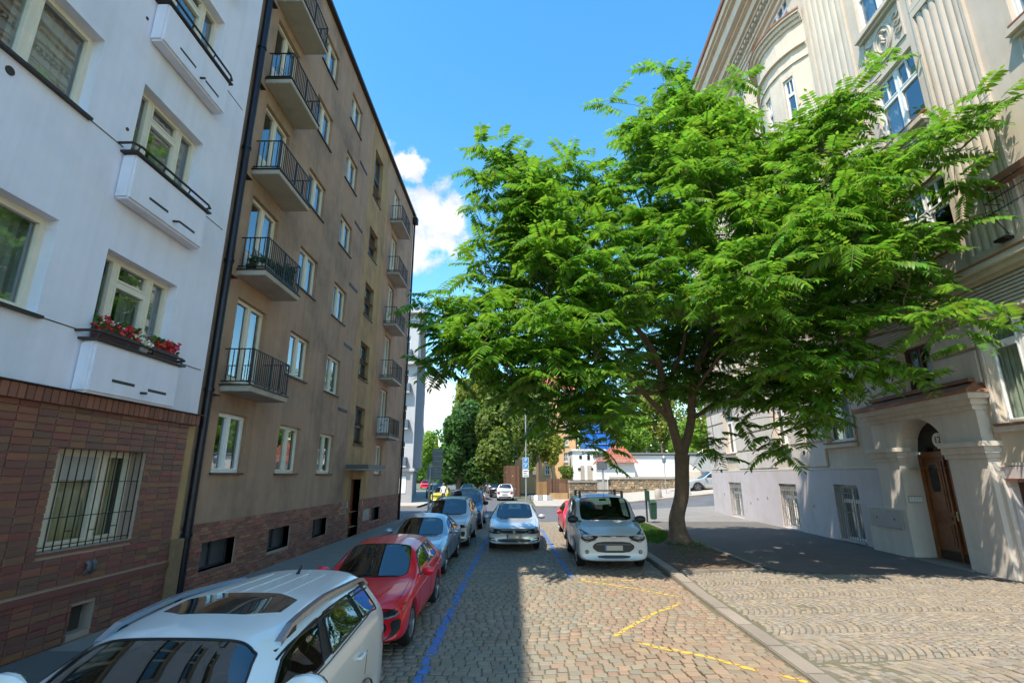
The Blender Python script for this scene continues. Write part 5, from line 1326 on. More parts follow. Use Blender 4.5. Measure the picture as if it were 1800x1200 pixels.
# --- red hatchback
c = Car(HATCH, p_red, (-2.50, 8.02, -.16), 'glossy red hatchback parked directly behind the white roof-railed SUV', 'car', G1, 'parked_car', scale=S93, lvl=3)
common(c, .86, (2.32, 3.2)); c.mirror(1.5, .96, p_red)
c.both('headlight', [(.34, .62), (.58, .665), (.84, .775), (.865, .70), (.72, .585), (.38, .555)], 'f', m_lampD, off=.008, k=1)
c.both('lamp_strip', [(.35, .57), (.38, .545), (.72, .575), (.875, .70), (.85, .70), (.70, .60), (.40, .575)], 'f', m_lamp, off=.012, k=1)
c.patch('grille', [(-.54, .55), (.54, .55), (.64, .43), (.50, .27), (-.50, .27), (-.64, .43)], 'f', m_trim, off=.006)
for z in (.33, .38, .43, .48): c.line([(-.5, z), (.5, z)], 'f', w=.012, mat=m_chrome, name='grille_bar')
c.both('air_intake', [(.66, .53), (.84, .58), (.82, .38), (.54, .235), (.70, .36)], 'f', m_trim, off=.007, k=1)
c.patch('lip', [(-.74, .225), (.74, .225), (.74, .205), (-.74, .205)], 'f', p_red, off=.02, k=0)
c.plate(.33); seams(c, 1.32, 2.47, 3.34, .3, .95)
for sd in (1, -1): c.line([(sd*.5, .75), (sd*.42, .4), (sd*.36, .22)], 't', w=.016, mat=p_red, name='bonnet_crease')
c.line([(.5, .72), (1.5, .78), (3.2, .86), (4.0, .92)], 's', w=.02, mat=p_red, name='side_crease')
# --- blue-silver sedan
c = Car(SEDAN, p_blueg, (-2.66, 13.0, -.02), 'pale blue-silver saloon car parked behind the red hatchback', 'car', G1, 'parked_car', scale=S93)
common(c, .84, (2.45, 3.35)); c.mirror(1.72, .95, p_blueg)
c.both('headlight', [(.44, .64), (.70, .72), (.88, .71), (.875, .57), (.64, .52), (.48, .55)], 'f', m_lampD, off=.008); c.both('lamp_lens', [(.64, .65), (.78, .68), (.80, .60), (.66, .57)], 'f', m_lamp, off=.013); c.patch('grille', [(-.32, .66), (.32, .66), (.28, .54), (-.28, .54)], 'f', m_trim); c.patch('lower_grille', [(-.5, .4), (.5, .4), (.45, .27), (-.45, .27)], 'f', m_trim)
c.plate(.46); seams(c, 1.5, 2.6, 3.5, .3, .93); c.line([(.55, .74), (1.6, .78), (3.4, .82)], 's', w=.014, mat=p_blueg, name='side_crease')
# --- pearl SUV
c = Car(SUV, p_pearl, (-2.55, 18.0, 0), 'pearl-white SUV with black lower bumper parked behind the pale blue saloon', 'car', G1, 'parked_car', scale=(.95, 1, .95))
common(c, .98, (2.42, 3.36)); c.mirror(1.52, 1.06, p_pearl)
c.both('headlight', [(.38, .76), (.80, .87), (.88, .84), (.86, .74), (.5, .68)], 'f', m_lampD, k=1); c.patch('grille', [(-.45, .80), (.45, .80), (.5, .62), (.42, .48), (-.42, .48), (-.5, .62)], 'f', m_trim)
c.both('fog_lamp_recess', [(.62, .58), (.80, .6), (.78, .42), (.66, .42)], 'f', m_trim); c.patch('bumper_cladding', [(-.82, .36), (.82, .36), (.8, .22), (-.8, .22)], 'f', m_trim, k=0, off=.012); c.patch('skid_plate', [(-.5, .40), (.5, .40), (.45, .34), (-.45, .34)], 'f', m_rim, off=.02, k=1)
seams(c, 1.42, 2.62, 3.5, .33, 1.04)
for yw in (c.sp['wf'], c.sp['wr']): c.both('arch_cladding', [(yw+.44*math.cos(t), .35+.44*math.sin(t)) for t in [math.pi*i/12 for i in range(13)]]+[(yw-.36*math.cos(t), .35+.375*math.sin(t)) for t in [math.pi*i/12 for i in range(13)]], 's', m_trim, k=0, off=.01)
c.both('sill_cladding', [(1.42, .28), (3.1, .28), (3.1, .40), (1.42, .40)], 's', m_trim, k=0)
q = MB()
for sd in (1, -1):
    P3 = [c.ray(sd*.57, 2.15+i*.2, 't')[0]+Vector((0, 0, .035)) for i in range(10)]; q.tube(P3, .02, 6)
c.add(q, 'roof_rail', m_trim)
# --- blue van
c = Car(VAN, p_blue, (-2.5, 24.2, 0), 'blue people carrier last in the left row before the crossing', 'car', G1, 'parked_car', scale=(.93, 1, .97))
common(c, 1.0, (2.0,)); c.mirror(1.1, 1.1, m_trim, 1.2)
c.both('headlight', [(.5, .82), (.84, .9), (.84, .74), (.55, .68)], 'f', m_lamp); c.patch('grille', [(-.45, .74), (.45, .74), (.4, .55), (-.4, .55)], 'f', m_trim); c.plate(.45); seams(c, 1.1, 2.16, 3.2, .3, 1.1)
c.patch('bumper', [(-.86, .5), (.86, .5), (.86, .24), (-.86, .24)], 'f', m_trim, k=0, off=.01); c.both('side_trim', [(.5, .5), (3.9, .5), (3.9, .3), (.5, .3)], 's', m_trim, k=0)
# --- silver car in the lane
c = Car(HATCH, p_silver, (-.13, 17.55, 0), 'silver car standing in the lane between the two parked rows', 'car', None, 'driving_car', scale=(.98, 1.05, .97), lvl=3)
common(c, .86, (2.32, 3.2)); c.mirror(1.42, .95, p_silver, 1.05)
c.both('headlight', [(.36, .655), (.56, .70), (.80, .775), (.885, .76), (.875, .62), (.68, .545), (.42, .575)], 'f', m_lampD, off=.009, k=1)
c.both('lamp_lens', [(.66, .655), (.76, .70), (.82, .675), (.74, .60)], 'f', m_lamp, off=.014); c.both('lamp_lens', [(.46, .64), (.56, .665), (.60, .605), (.49, .59)], 'f', m_lamp, off=.014)
c.patch('grille', [(-.37, .66), (.37, .66), (.42, .61), (.34, .56), (-.34, .56), (-.42, .61)], 'f', m_trim, off=.007, k=1); c.line([(-.36, .612), (.36, .612)], 'f', w=.012, mat=m_chrome, name='grille_bar')
c.patch('lower_grille', [(-.58, .40), (.58, .40), (.52, .295), (-.52, .295)], 'f', m_trim, off=.008, k=1)
c.both('air_intake', [(.62, .41), (.84, .45), (.85, .36), (.6, .30)], 'f', m_trim, off=.008, k=1); c.both('intake_blade', [(.57, .375), (.80, .41), (.80, .385), (.60, .345)], 'f', p_silver, off=.014, k=1)
q = MB(); h, d = c.ray(0, .612, 'f'); q.prism([(.045*math.cos(t), h.y-.014, .612+.045*math.sin(t)) for t in [2*math.pi*i/18 for i in range(18)]], (0, .012, 0)); e = c.add(q, 'round_emblem', m_chrome)
q = MB()
for pts in ([(-.026, .635), (-.012, .592), (0, .614)], [(.026, .635), (.012, .592), (0, .614)]): q.tube([(x, h.y-.016, z) for x, z in pts], .004, 4)
c.add(q, 'emblem_mark', m_trim, parent=e)
c.plate(.475, w=.48, h=.11); seams(c, 1.32, 2.47, 3.34, .3, .95)
for sd in (1, -1): c.line([(sd*.58, 1.1), (sd*.5, .5), (sd*.4, .25)], 't', w=.014, mat=p_silver, name='bonnet_crease')
q = MB(); h, d = c.ray(.42, 1.5, 't'); q.lathe((.5, 1.62, .98), [(.0, .0)], 3) if False else None
# --- white van on the right
c = Car(VAN, p_pearl, (2.52, 14.15, 0), 'white compact van with black roof bars parked beside the tree bed', 'van', None, 'parked_van', scale=(1.03, 1.0, 1.01), lvl=3)
common(c, 1.0, (2.0,)); c.mirror(1.06, 1.12, m_trim, 1.3)
c.both('headlight', [(.38, .84), (.56, .86), (.80, .985), (.87, .96), (.865, .80), (.68, .69), (.44, .755)], 'f', m_lampD, off=.008, k=1)
c.both('lamp_lens', [(.48, .80), (.58, .825), (.74, .91), (.81, .90), (.80, .81), (.67, .745)], 'f', m_lamp, off=.013, k=1)
c.both('indicator_edge', [(.44, .755), (.68, .69), (.86, .79), (.86, .77), (.68, .67), (.44, .735)], 'f', M('smoked_lamp', (.16, .10, .09), None, rough=.15), off=.01, k=0)
c.patch('upper_grille', [(-.34, .86), (.34, .86), (.32, .82), (-.32, .82)], 'f', m_trim, off=.007, k=1)
q = MB(); h, d = c.ray(0, .84, 'f'); q.prism([(.075*math.cos(t), h.y-.016, .84+.034*math.sin(t)) for t in [2*math.pi*i/20 for i in range(20)]], (0, .014, 0)); e = c.add(q, 'oval_emblem', m_chrome)
text('Ford', .052, Vector((0, h.y-.018, .84)), (1, 0, 0), (0, 0, 1), m_plateB, None, 'emblem_lettering', .002).parent = e
c.patch('grille', [(-.40, .70), (.40, .70), (.54, .60), (.52, .52), (.38, .43), (-.38, .43), (-.52, .52), (-.54, .60)], 'f', m_trim, off=.009, k=1)
c.line([(-.46, .655), (-.4, .69), (.4, .69), (.46, .655)], 'f', w=.03, mat=m_chrome, name='grille_bar') if False else None
c.line([(-.44, .63), (.44, .63)], 'f', w=.05, mat=M('grey_grille_bar', (.07, .07, .075), None, rough=.4), name='grille_bar')
c.patch('lower_grille', [(-.44, .37), (.44, .37), (.38, .295), (-.38, .295)], 'f', m_trim, off=.007, k=1)
for z in (.32, .345): c.line([(-.4, z), (.4, z)], 'f', w=.01, mat=m_rim, name='grille_bar')
for sd in (1, -1):
    h, d = c.ray(sd*.68, .45, 'f'); q = MB(); q.prism([(sd*.68+.05*math.cos(t), h.y-.012, .45+.05*math.sin(t)) for t in [2*math.pi*i/14 for i in range(14)]], (0, .03, 0), 0); q.prism([(sd*.68+.034*math.cos(t), h.y-.015, .45+.034*math.sin(t)) for t in [2*math.pi*i/12 for i in range(12)]], (0, .004, 0), 1); c.add(q, 'fog_lamp', [m_trim, m_lamp])
c.plate(.545, w=.46, h=.12); seams(c, 1.12, 2.16, 3.2, .3, 1.1)
for y in (1.95, 3.1):
    q = MB(); z = 1.905; q.box(-.66, .66, y-.02, y+.02, z, z+.022); b = c.add(q, 'roof_bar', m_trim, bev=.006)
    for sd in (1, -1):
        h, d = c.ray(sd*.60, y, 't'); q = MB(); q.box(sd*.62-.035, sd*.62+.035, y-.03, y+.03, min(h.z-.02, z-.02), z); c.add(q, 'bar_foot', m_trim, parent=b)
q = MB(); h, d = c.ray(0.05, 1.72, 't'); q.tube([h, h+Vector((0, .05, .15))], [.008, .004], 5); c.add(q, 'antenna', m_trim)
for sd in (1, -1): c.line([(sd*.6, .9), (sd*.52, .3)], 't', w=.02, mat=p_pearl, name='bonnet_crease')
# --- red car behind the van
c = Car(HATCH, p_red, (2.62, 20.3, 0), 'red car mostly hidden behind the white van on the right side', 'car', None, 'parked_car', scale=S93)
common(c, .86, (2.32, 3.2)); c.mirror(1.5, .96, p_red); c.both('headlight', [(.40, .62), (.84, .78), (.82, .68), (.45, .55)], 'f', m_lampD); c.patch('grille', [(-.5, .5), (.5, .5), (.45, .3), (-.45, .3)], 'f', m_trim); seams(c, 1.32, 2.47, 3.34, .3, .95)
# --- silver car across the junction, side on
yy = 43.0; xx = 17.15
c = Car(SUV, p_silver, (13.1, yy, gz(14.5, yy)+.10), 'silver SUV parked side-on on the rising cross street, cut by the building corner', 'car', None, 'parked_car', rz=math.pi/2*-1+math.pi, scale=(.93, 1.05, .95))
c.root.rotation_euler = (0, 0, -math.pi/2); c.root.location = (13.75, yy+.9, gz(15.2, yy)+.05)
common(c, .98, (2.42, 3.36)); c.mirror(1.52, 1.06, p_silver); seams(c, 1.42, 2.62, 3.5, .33, 1.04); c.both('headlight', [(.50, .74), (.84, .82), (.84, .70), (.55, .64)], 'f', m_lamp)
# --- far cars: one prototype of each body, copied
def copy_tree(o, parent=None, pm=None, old=None):
    c = o.copy(); C.objects.link(c); c.parent = parent
    if pm and o.type == 'MESH' and o.data.materials and o.data.materials[0] == old:
        c.material_slots[0].link = 'OBJECT'; c.material_slots[0].material = pm
    for ch in o.children: copy_tree(ch, c, pm, old)
    return c
GF = 'cars parked along the far street under the trees'
def back(c):
    c.both('tail_lamp', [(.52, .86), (.80, .92), (.84, .78), (.60, .74)], 'r', m_tail, off=.008); c.plate(.62, 'r'); c.patch('bumper_cladding', [(-.7, .46), (.7, .46), (.65, .3), (-.65, .3)], 'r', m_trim, off=.01)
cw = Car(SUV, paint('far_white_paint', (.76, .76, .76)), (-1.25, 55.7, 0), 'white SUV seen from behind at the near end of the right far row', 'car', GF, 'parked_car', rz=math.pi, scale=(.93, 1, .95)); back(cw); common(cw, .98, (2.42, 3.36)); cw.mirror(1.52, 1.06, m_trim)
cb = Car(HATCH, paint('far_beige_paint', (.55, .47, .30)), (-5.65, 62.5, 0), 'small beige car driving away down the far street, tail lamps showing', 'car', None, 'driving_car', rz=math.pi, scale=(.98, .95, 1)); back(cb); common(cb, .86, ())
cy = Car(HATCH, paint('far_yellow_paint', (.62, .50, .015)), (-7.15, 47.4, 0), 'small yellow car facing the junction beside the far corner house', 'car', GF, 'parked_car', scale=(.85, .9, .92)); common(cy, .86, (2.32,)); cy.both('headlight', [(.45, .62), (.80, .72), (.80, .60), (.5, .54)], 'f', m_lamp)
cdk = Car(HATCH, p_dark, (-2.35, 62.8, 0), 'dark car directly beyond the white far SUV', 'car', GF, 'parked_car', rz=math.pi, scale=(.95, 1, 1), lvl=1); back(cdk)
sp_ = [(-3.0, 69.0, p_dark, 'second dark car beyond the white far SUV'), (-3.8, 75.4, p_blueg, 'grey-blue car third beyond the white far SUV'), (-4.7, 81.8, p_dark, 'dark car fourth beyond the white far SUV under the lime tree'), (-5.5, 88.2, p_silver, 'silver-grey car fifth beyond the white far SUV'), (-6.3, 95, p_dark, 'dark car sixth beyond the white far SUV, almost in deep shade'), (-7.2, 102, p_dark, 'last dark car of the right far row in deep shade')]
for x, y, pm, lab in sp_:
    o = copy_tree(cdk.root, None, pm, p_dark); o.location = (x, y, 0); o.rotation_euler = (0, 0, math.pi+.13); o['label'] = lab
for x, y, pm, lab in ((-8.6, 54.0, p_dark, 'dark car parked behind the small yellow car'), (-9.2, 60.5, p_dark, 'second dark car behind the small yellow car'), (-10.4, 68, p_blue, 'blue car third behind the small yellow car'), (-11.6, 76, p_dark, 'dark car fourth behind the small yellow car'), (-19.6, 96, p_red, 'red car far off at the left edge of the far street'), (-17.4, 98, p_red, 'second red car far off beside the light green tree'), (-12.8, 88, p_dark, 'dark car far along the left far row')):
    o = copy_tree(cdk.root, None, pm, p_dark); o.location = (x, y, 0); o.rotation_euler = (0, 0, .17); o['label'] = lab
# ------------------------------------------------------------------ the big tree
def frond_template(nl, L_, droop, seed):
    r = random.Random(seed); V = []; Fq = []
    def rp(t): return np.array([L_*t*(1-.12*droop*t), 0, -droop*L_*.45*t*t])
    pts = [rp(i/6) for i in range(7)]; w = .006
    for i, p in enumerate(pts): V += [p+np.array([0, w*(1-.7*i/6), 0]), p-np.array([0, w*(1-.7*i/6), 0])]
    for i in range(6): Fq.append((2*i, 2*i+1, 2*i+3, 2*i+2))
    nst = len(Fq)
    def leaflet(p, d, l, wd):
        d = d/np.linalg.norm(d); sdv = np.cross(d, np.array([0, 0, 1.])); sdv /= np.linalg.norm(sdv); up = np.cross(sdv, d)
        n = len(V); sag = -.18*l
        V.extend([p, p+d*l*.38+sdv*wd-up*.16*wd, p+d*l*.45+up*.02*l, p+d*l*.38-sdv*wd-up*.16*wd, p+d*l*.78+sdv*wd*.55+np.array([0, 0, sag*.5]), p+d*l+np.array([0, 0, sag]), p+d*l*.78-sdv*wd*.55+np.array([0, 0, sag*.5])])
        Fq.extend([(n, n+1, n+2, n+3), (n+1, n+4, n+5, n+2), (n+2, n+5, n+6, n+3)])
    for i in range(nl):
        t = .14+.84*i/nl; p = rp(t); l = L_*.30*(1-.45*abs(t-.45)**1.3)*r.uniform(.88, 1.1)
        for sd in (1, -1):
            d = np.array([.42+r.uniform(-.1, .1), sd, -.34-.2*droop+r.uniform(-.15, .15)]); leaflet(p, d, l, l*.175)
    leaflet(rp(1), np.array([1, 0, -.4]), L_*.2, L_*.04)
    return np.array(V), np.array(Fq), nst
TEMPL = [frond_template(9, 1.0, .45, 1), frond_template(10, 1.0, .75, 2), frond_template(8, 1.0, .25, 3), frond_template(9, 1.0, 1.0, 4)]
TB = Vector((5.45, 18.15, .12))
tree = empty('street_tree', TB, 'broad leafy street tree with pinnate leaves and forked trunk in the soil bed', 'tree')
def poly_in(px, py, P):
    c = False; j = len(P)-1
    for i in range(len(P)):
        if (P[i][1] > py) != (P[j][1] > py) and px < (P[j][0]-P[i][0])*(py-P[i][1])/(P[j][1]-P[i][1])+P[i][0]: c = not c
        j = i
    return c
def poly_dist(px, py, P):
    best = 1e9
    for i in range(len(P)):
        ax, ay = P[i]; bx, by = P[(i+1) % len(P)]; dx, dy = bx-ax, by-ay; t = max(0, min(1, ((px-ax)*dx+(py-ay)*dy)/(dx*dx+dy*dy))); best = min(best, math.hypot(px-ax-t*dx, py-ay-t*dy))
    return best
CROWN = [(866, 292), (905, 278), (945, 300), (1020, 296), (1062, 304), (1092, 275), (1090, 215), (1125, 195), (1160, 150), (1210, 165), (1275, 165), (1310, 215), (1365, 248), (1405, 215), (1445, 180), (1525, 145), (1540, 160), (1500, 215), (1465, 262), (1560, 255), (1640, 215), (1720, 190), (1740, 205), (1660, 275), (1600, 325), (1560, 360), (1600, 400), (1655, 400), (1600, 460), (1640, 520), (1720, 545), (1640, 560), (1560, 535), (1530, 600), (1570, 650), (1500, 670), (1440, 715), (1400, 745), (1330, 705), (1290, 700), (1240, 700), (1150, 690), (1090, 715), (1060, 740), (1020, 735), (985, 700), (930, 695), (870, 665), (805, 605), (790, 570), (800, 545), (860, 525), (890, 470), (870, 430), (885, 370), (890, 320)]
def Yc(px): return float(np.interp(px, [740, 900, 1050, 1200, 1350, 1500, 1650, 1800], [13.2, 14.6, 15.2, 15.0, 14.0, 12.4, 11.0, 9.6]))
tips = []
tries = 0
while len(tips) < 840 and tries < 60000:
    tries += 1
    px, py = random.uniform(745, 1795), random.uniform(115, 775)
    if not poly_in(px, py, CROWN): continue
    d = poly_dist(px, py, CROWN); T = 3.6*min(1, d/210)**.7+.25
    y = Yc(px)+random.choice((-1, -1, 1, 1, .3, -.4))*T*random.uniform(.35, 1.0)
    if py > 520 and px < 1080: y = random.uniform(11.6, 15.0)
    if py > 560: y = max(y, 11.3)
    if py > 545 and 1090 < px < 1300: y = random.uniform(17.0, 20.5)
    p = atY(px, py, y)
    if p.x > facx(p.y)-.75 or p.z < 3.4: continue
    if py < 400 and random.random() < .12: continue
    if px > 1500 and random.random() < .45: continue
    if any((p-q).length < .36 for q in tips): continue
    tips.append(p)
# hand-placed outliers that give the outline its fingers
for px, py, y in ((745, 540, 13.2), (760, 640, 13.4), (845, 255, 14.5), (880, 262, 14.8), (1070, 180, 15.5), (1165, 122, 15.3), (1190, 140, 15), (1300, 140, 15), (1385, 800, 14.2), (1355, 770, 14.2), (1300, 745, 15), (1260, 790, 15.5), (1560, 112, 12.6), (1775, 170, 9.6), (1740, 165, 9.9), (1715, 200, 10.0), (1690, 395, 11), (1680, 330, 10.8), (1760, 560, 10.6), (1700, 585, 10.8), (1600, 660, 11.8), (1390, 770, 13.5), (1060, 760, 14.5), (1030, 740, 14.2), (960, 710, 14.6), (1255, 770, 16.5), (1450, 735, 13), (830, 480, 14), (838, 360, 14.3), (790, 550, 13.3), (815, 560, 13.5), (775, 575, 13.2), (790, 600, 13.4), (770, 520, 13.2), (800, 522, 13.6), (830, 540, 13.8), (785, 632, 13.3), (812, 600, 13.6), (835, 590, 13.8), (852, 310, 14.4), (858, 340, 14.5), (905, 268, 14.8), (1000, 284, 15.2), (1042, 284, 15.4), (846, 420, 14.2), (840, 450, 14.0), (955, 735, 13.6), (985, 720, 13.8), (1000, 755, 13.4), (1025, 770, 13.8), (1050, 740, 14.2), (1070, 765, 14.0), (1085, 720, 14.6), (935, 705, 13.4), (905, 690, 13.4), (1040, 715, 14.0), (1010, 700, 13.6), (1065, 790, 14.2), (1100, 735, 15.2)):
    tips.append(atY(px, py, y))
# limbs
def lp(pts): return [atY(*p) for p in pts]
limbs = [lp([(1197, 800, 18.1), (1180, 740, 17.9), (1166, 690, 17.6), (1158, 640, 17.2), (1130, 590, 16.8), (1085, 540, 16.2), (1030, 470, 15.6), (960, 380, 15.0), (900, 300, 14.8)]),
         lp([(1200, 800, 18.1), (1214, 740, 17.9), (1217, 690, 17.6), (1228, 640, 17.2), (1250, 590, 16.8), (1258, 540, 16.4), (1248, 480, 16.2), (1230, 420, 15.9), (1200, 300, 15.4), (1165, 170, 15.2)]),
         lp([(1168, 690, 17.6), (1190, 640, 17.4), (1205, 580, 17.0), (1200, 520, 16.6), (1150, 420, 16.4), (1110, 320, 16.2), (1090, 240, 15.8)]),
         lp([(1176, 735, 17.9), (1140, 700, 17.2), (1095, 650, 16.4), (1020, 600, 15.6), (930, 570, 14.6), (840, 560, 13.8), (770, 550, 13.3)]),
         lp([(1215, 735, 17.9), (1255, 715, 17.0), (1310, 690, 16.0), (1370, 660, 14.8), (1450, 620, 13.4), (1540, 590, 12.2), (1640, 570, 11.3), (1740, 560, 10.7)]),
         lp([(1250, 590, 16.8), (1310, 540, 16.0), (1390, 490, 15.0), (1480, 430, 13.6), (1570, 370, 12.4), (1660, 290, 11.2), (1750, 200, 10.1)]),
         lp([(1256, 540, 16.4), (1310, 460, 15.8), (1360, 370, 15.2), (1420, 280, 14.4), (1480, 200, 13.5), (1550, 130, 12.8)]),
         lp([(1158, 640, 17.2), (1110, 620, 17.4), (1040, 560, 17.6), (960, 500, 17.4), (890, 450, 17.0)]),
         lp([(1228, 640, 17.2), (1270, 600, 18.2), (1330, 520, 18.6), (1390, 420, 18.2)]),
         lp([(1166, 690, 17.6), (1120, 690, 16.0), (1070, 690, 14.6), (1010, 660, 13.2)]),
         lp([(1218, 690, 17.6), (1240, 660, 15.6), (1270, 620, 13.8), (1320, 560, 12.4), (1380, 480, 11.8)])]
def smooth_path(P, n=3):
    o = []
    for i in range(len(P)-1):
        p0, p1, p2, p3 = P[max(i-1, 0)], P[i], P[i+1], P[min(i+2, len(P)-1)]
        for k in range(n):
            t = k/n; o.append(.5*((2*p1)+(p2-p0)*t+(2*p0-5*p1+4*p2-p3)*t*t+(3*p1-p0-3*p2+p3)*t**3))
    o.append(P[-1]); return o
trunk_top = (limbs[0][0]+limbs[1][0])/2
tp = smooth_path([TB+Vector((0, 0, -.1)), TB+Vector((-.02, 0, .12)), TB+Vector((-.03, 0, .35)), TB+Vector((-.06, 0, .9)), TB.lerp(trunk_top, .55), TB.lerp(trunk_top, .85), trunk_top], 4)
tr = []
for i, p in enumerate(tp):
    h = p.z-.12; tr.append(.25+.32*math.exp(-max(h, 0)/.13)+.09*math.exp(-max(h, 0)/.5)-.02*min(h, 3.2)/3.2+.05*sst(2.4, 3.5, h))
q = MB(); N_ = 18; base = 0
for i, p in enumerate(tp):
    for k in range(N_):
        a = 2*math.pi*k/N_; h = p.z-.12; fl = 1+.24*math.exp(-max(h, 0)/.3)*math.sin(a*5+.7)+.04*math.sin(3*a+h*1.2); q.v.append(p+Vector((math.cos(a), math.sin(a), 0))*tr[i]*fl)
for i in range(len(tp)-1):
    for k in range(N_): a, b = i*N_+k, i*N_+(k+1) % N_; q.f.append((a, b, b+N_, a+N_)); q.m.append(0)
q.build('trunk', m_bark, tree, smooth=True)
nodes = []   # (point, radius) on the limbs
for i, P in enumerate(limbs):
    r0 = (.175, .165, .09, .10, .085, .10, .085, .07, .07, .06, .06)[i]
    Q = smooth_path(P, 4); n = len(Q); rr = [max(.018, r0*(1-.86*k/(n-1))) for k in range(n)]
    Q = [p+Vector((random.gauss(0, .02), random.gauss(0, .02), random.gauss(0, .015))) if 2 < k else p for k, p in enumerate(Q)]
    m_ = MB(); m_.tube(Q, rr, 9); m_.build('limb', m_bark, tree, smooth=True)
    nodes += [(p, r) for p, r in zip(Q, rr)][4:]
# boughs: cluster the tips, then join each tip to its bough
cent = random.sample(tips, 62)
for it in range(6):
    grp = [[] for _ in cent]
    for t in tips: grp[min(range(len(cent)), key=lambda k: (cent[k]-t).length)].append(t)
    cent = [sum(g, Vector())/len(g) if g else c for g, c in zip(grp, cent)]
tw = MB()
bn = []
for c, g in zip(cent, grp):
    if not g: continue
    p, r = min(nodes, key=lambda n: (n[0]-c).length+.6*max(0, n[0].z-c.z)); d = c-p; L_ = d.length
    mid = p+d*.5+Vector((random.gauss(0, .08*L_), random.gauss(0, .08*L_), .06*L_)); Q = smooth_path([p, mid, c], 5); r1 = min(r*.7, .02+.012*L_)
    rr = [r1*(1-.6*k/(len(Q)-1)) for k in range(len(Q))]; m_ = MB(); m_.tube(Q, rr, 6); m_.build('branch', m_bark, tree, smooth=True)
    pts = list(zip(Q, rr))
    for t in g:
        b, br = min(pts[3:], key=lambda n: (n[0]-t).length); dd = t-b; l = dd.length
        tw.tube(smooth_path([b, b+dd*.5+Vector((0, 0, .05*l)), t], 3), [max(.008, br*.6*(1-.5*k/6)) for k in range(7)], 5)
t_ = tw.build('twigs', m_bark, tree, smooth=True); t_['kind'] = 'stuff'
# leaves: a rosette of fronds at each tip
fr_list = []
wells = [Vector((random.uniform(4.5, 11.3), random.uniform(14.0, 22), .1)) for _ in range(34)]+[Vector((11.75, random.uniform(12.5, 24), random.uniform(.6, 4.6))) for _ in range(18)]+[Vector((random.uniform(1.8, 3.3), random.uniform(14.4, 15.6), 1.05)) for _ in range(7)]+[Vector((random.uniform(4, 6), random.uniform(14.2, 17), .1)) for _ in range(5)]  # aim points of gaps cut through the crown along sun rays, added for dapples
wrad = [random.uniform(.12, .28) for _ in wells]
def in_well(p):
    for w, r in zip(wells, wrad):
        d = p-w
        if (d-SUNV*d.dot(SUNV)).length < r: return True
    return False
for t in tips:
    n = random.randint(7, 10); a0 = random.uniform(0, 6.28)
    for k in range(n):
        az = a0+2*math.pi*k/n+random.uniform(-.3, .3); el = random.uniform(-.45, .55); s = random.uniform(.60, 1.0)
        off = Vector((random.gauss(0, .10), random.gauss(0, .10), random.gauss(0, .12)))
        p = t+off
        e = p+Vector((math.cos(az)*math.cos(el), math.sin(az)*math.cos(el), math.sin(el)))*s
        if e.x > facx(e.y)-.1 or in_well(p.lerp(e, .35)) or in_well(p.lerp(e, .8)): continue
        fr_list.append((p, az, el, random.uniform(-.35, .35), s, random.randrange(4)))
def fmat(az, el, roll):
    return (Matrix.Rotation(az, 3, 'Z') @ Matrix.Rotation(-el, 3, 'Y') @ Matrix.Rotation(roll, 3, 'X'))
fr_list.sort(key=lambda f: (f[0]-CAMP).length)
single = [f for f in fr_list if inview(f[0])][:300]; sid = {id(f) for f in single}
tm = []
for V, Fq, nst in TEMPL:
    mi = np.zeros(len(Fq), int); mi[:nst] = 1; tm.append(npmesh('leaf', V, Fq, [m_leaf, m_rach], mi))
for p, az, el, ro, s, k in single:
    o = bpy.data.objects.new('leaf', tm[k]); C.objects.link(o); par(o, tree); o.matrix_basis = Matrix.Translation(p) @ fmat(az, el, ro).to_4x4() @ Matrix.Scale(s, 4)
VV = []; FF = []; MI = []; n = 0
for f in fr_list:
    if id(f) in sid: continue
    p, az, el, ro, s, k = f; V, Fq, nst = TEMPL[k]; R_m = np.array(fmat(az, el, ro)); VV.append((V*s) @ R_m.T+np.array(p)); FF.append(Fq+n); n += len(V); mi = np.zeros(len(Fq), int); mi[:nst] = 1; MI.append(mi)
o = link('crown', npmesh('crown', np.vstack(VV), np.vstack(FF), [m_leaf, m_rach], np.concatenate(MI)), tree); o['kind'] = 'stuff'
# seed clusters, yellow-green, among the leaves
m_seed = M('young_seed_cluster', (.20, .19, .04), (.26, .17, .06), 8, .7, island=.3)
VV = []; Fq = []
for t in random.sample(tips, 110):
    for i in range(46):
        c = t+Vector((random.gauss(0, .12), random.gauss(0, .12), .08+random.gauss(0, .07))); a = Vector([random.gauss(0, 1) for _ in range(3)]).normalized()*.03; b = a.orthogonal().normalized()*.014; nn = len(VV)
        VV += [tuple(c+a), tuple(c+b), tuple(c-a), tuple(c-b)]; Fq.append((nn, nn+1, nn+2, nn+3))
o = link('seed_clusters', npmesh('seed_clusters', VV, np.array(Fq), m_seed), tree); o['kind'] = 'stuff'
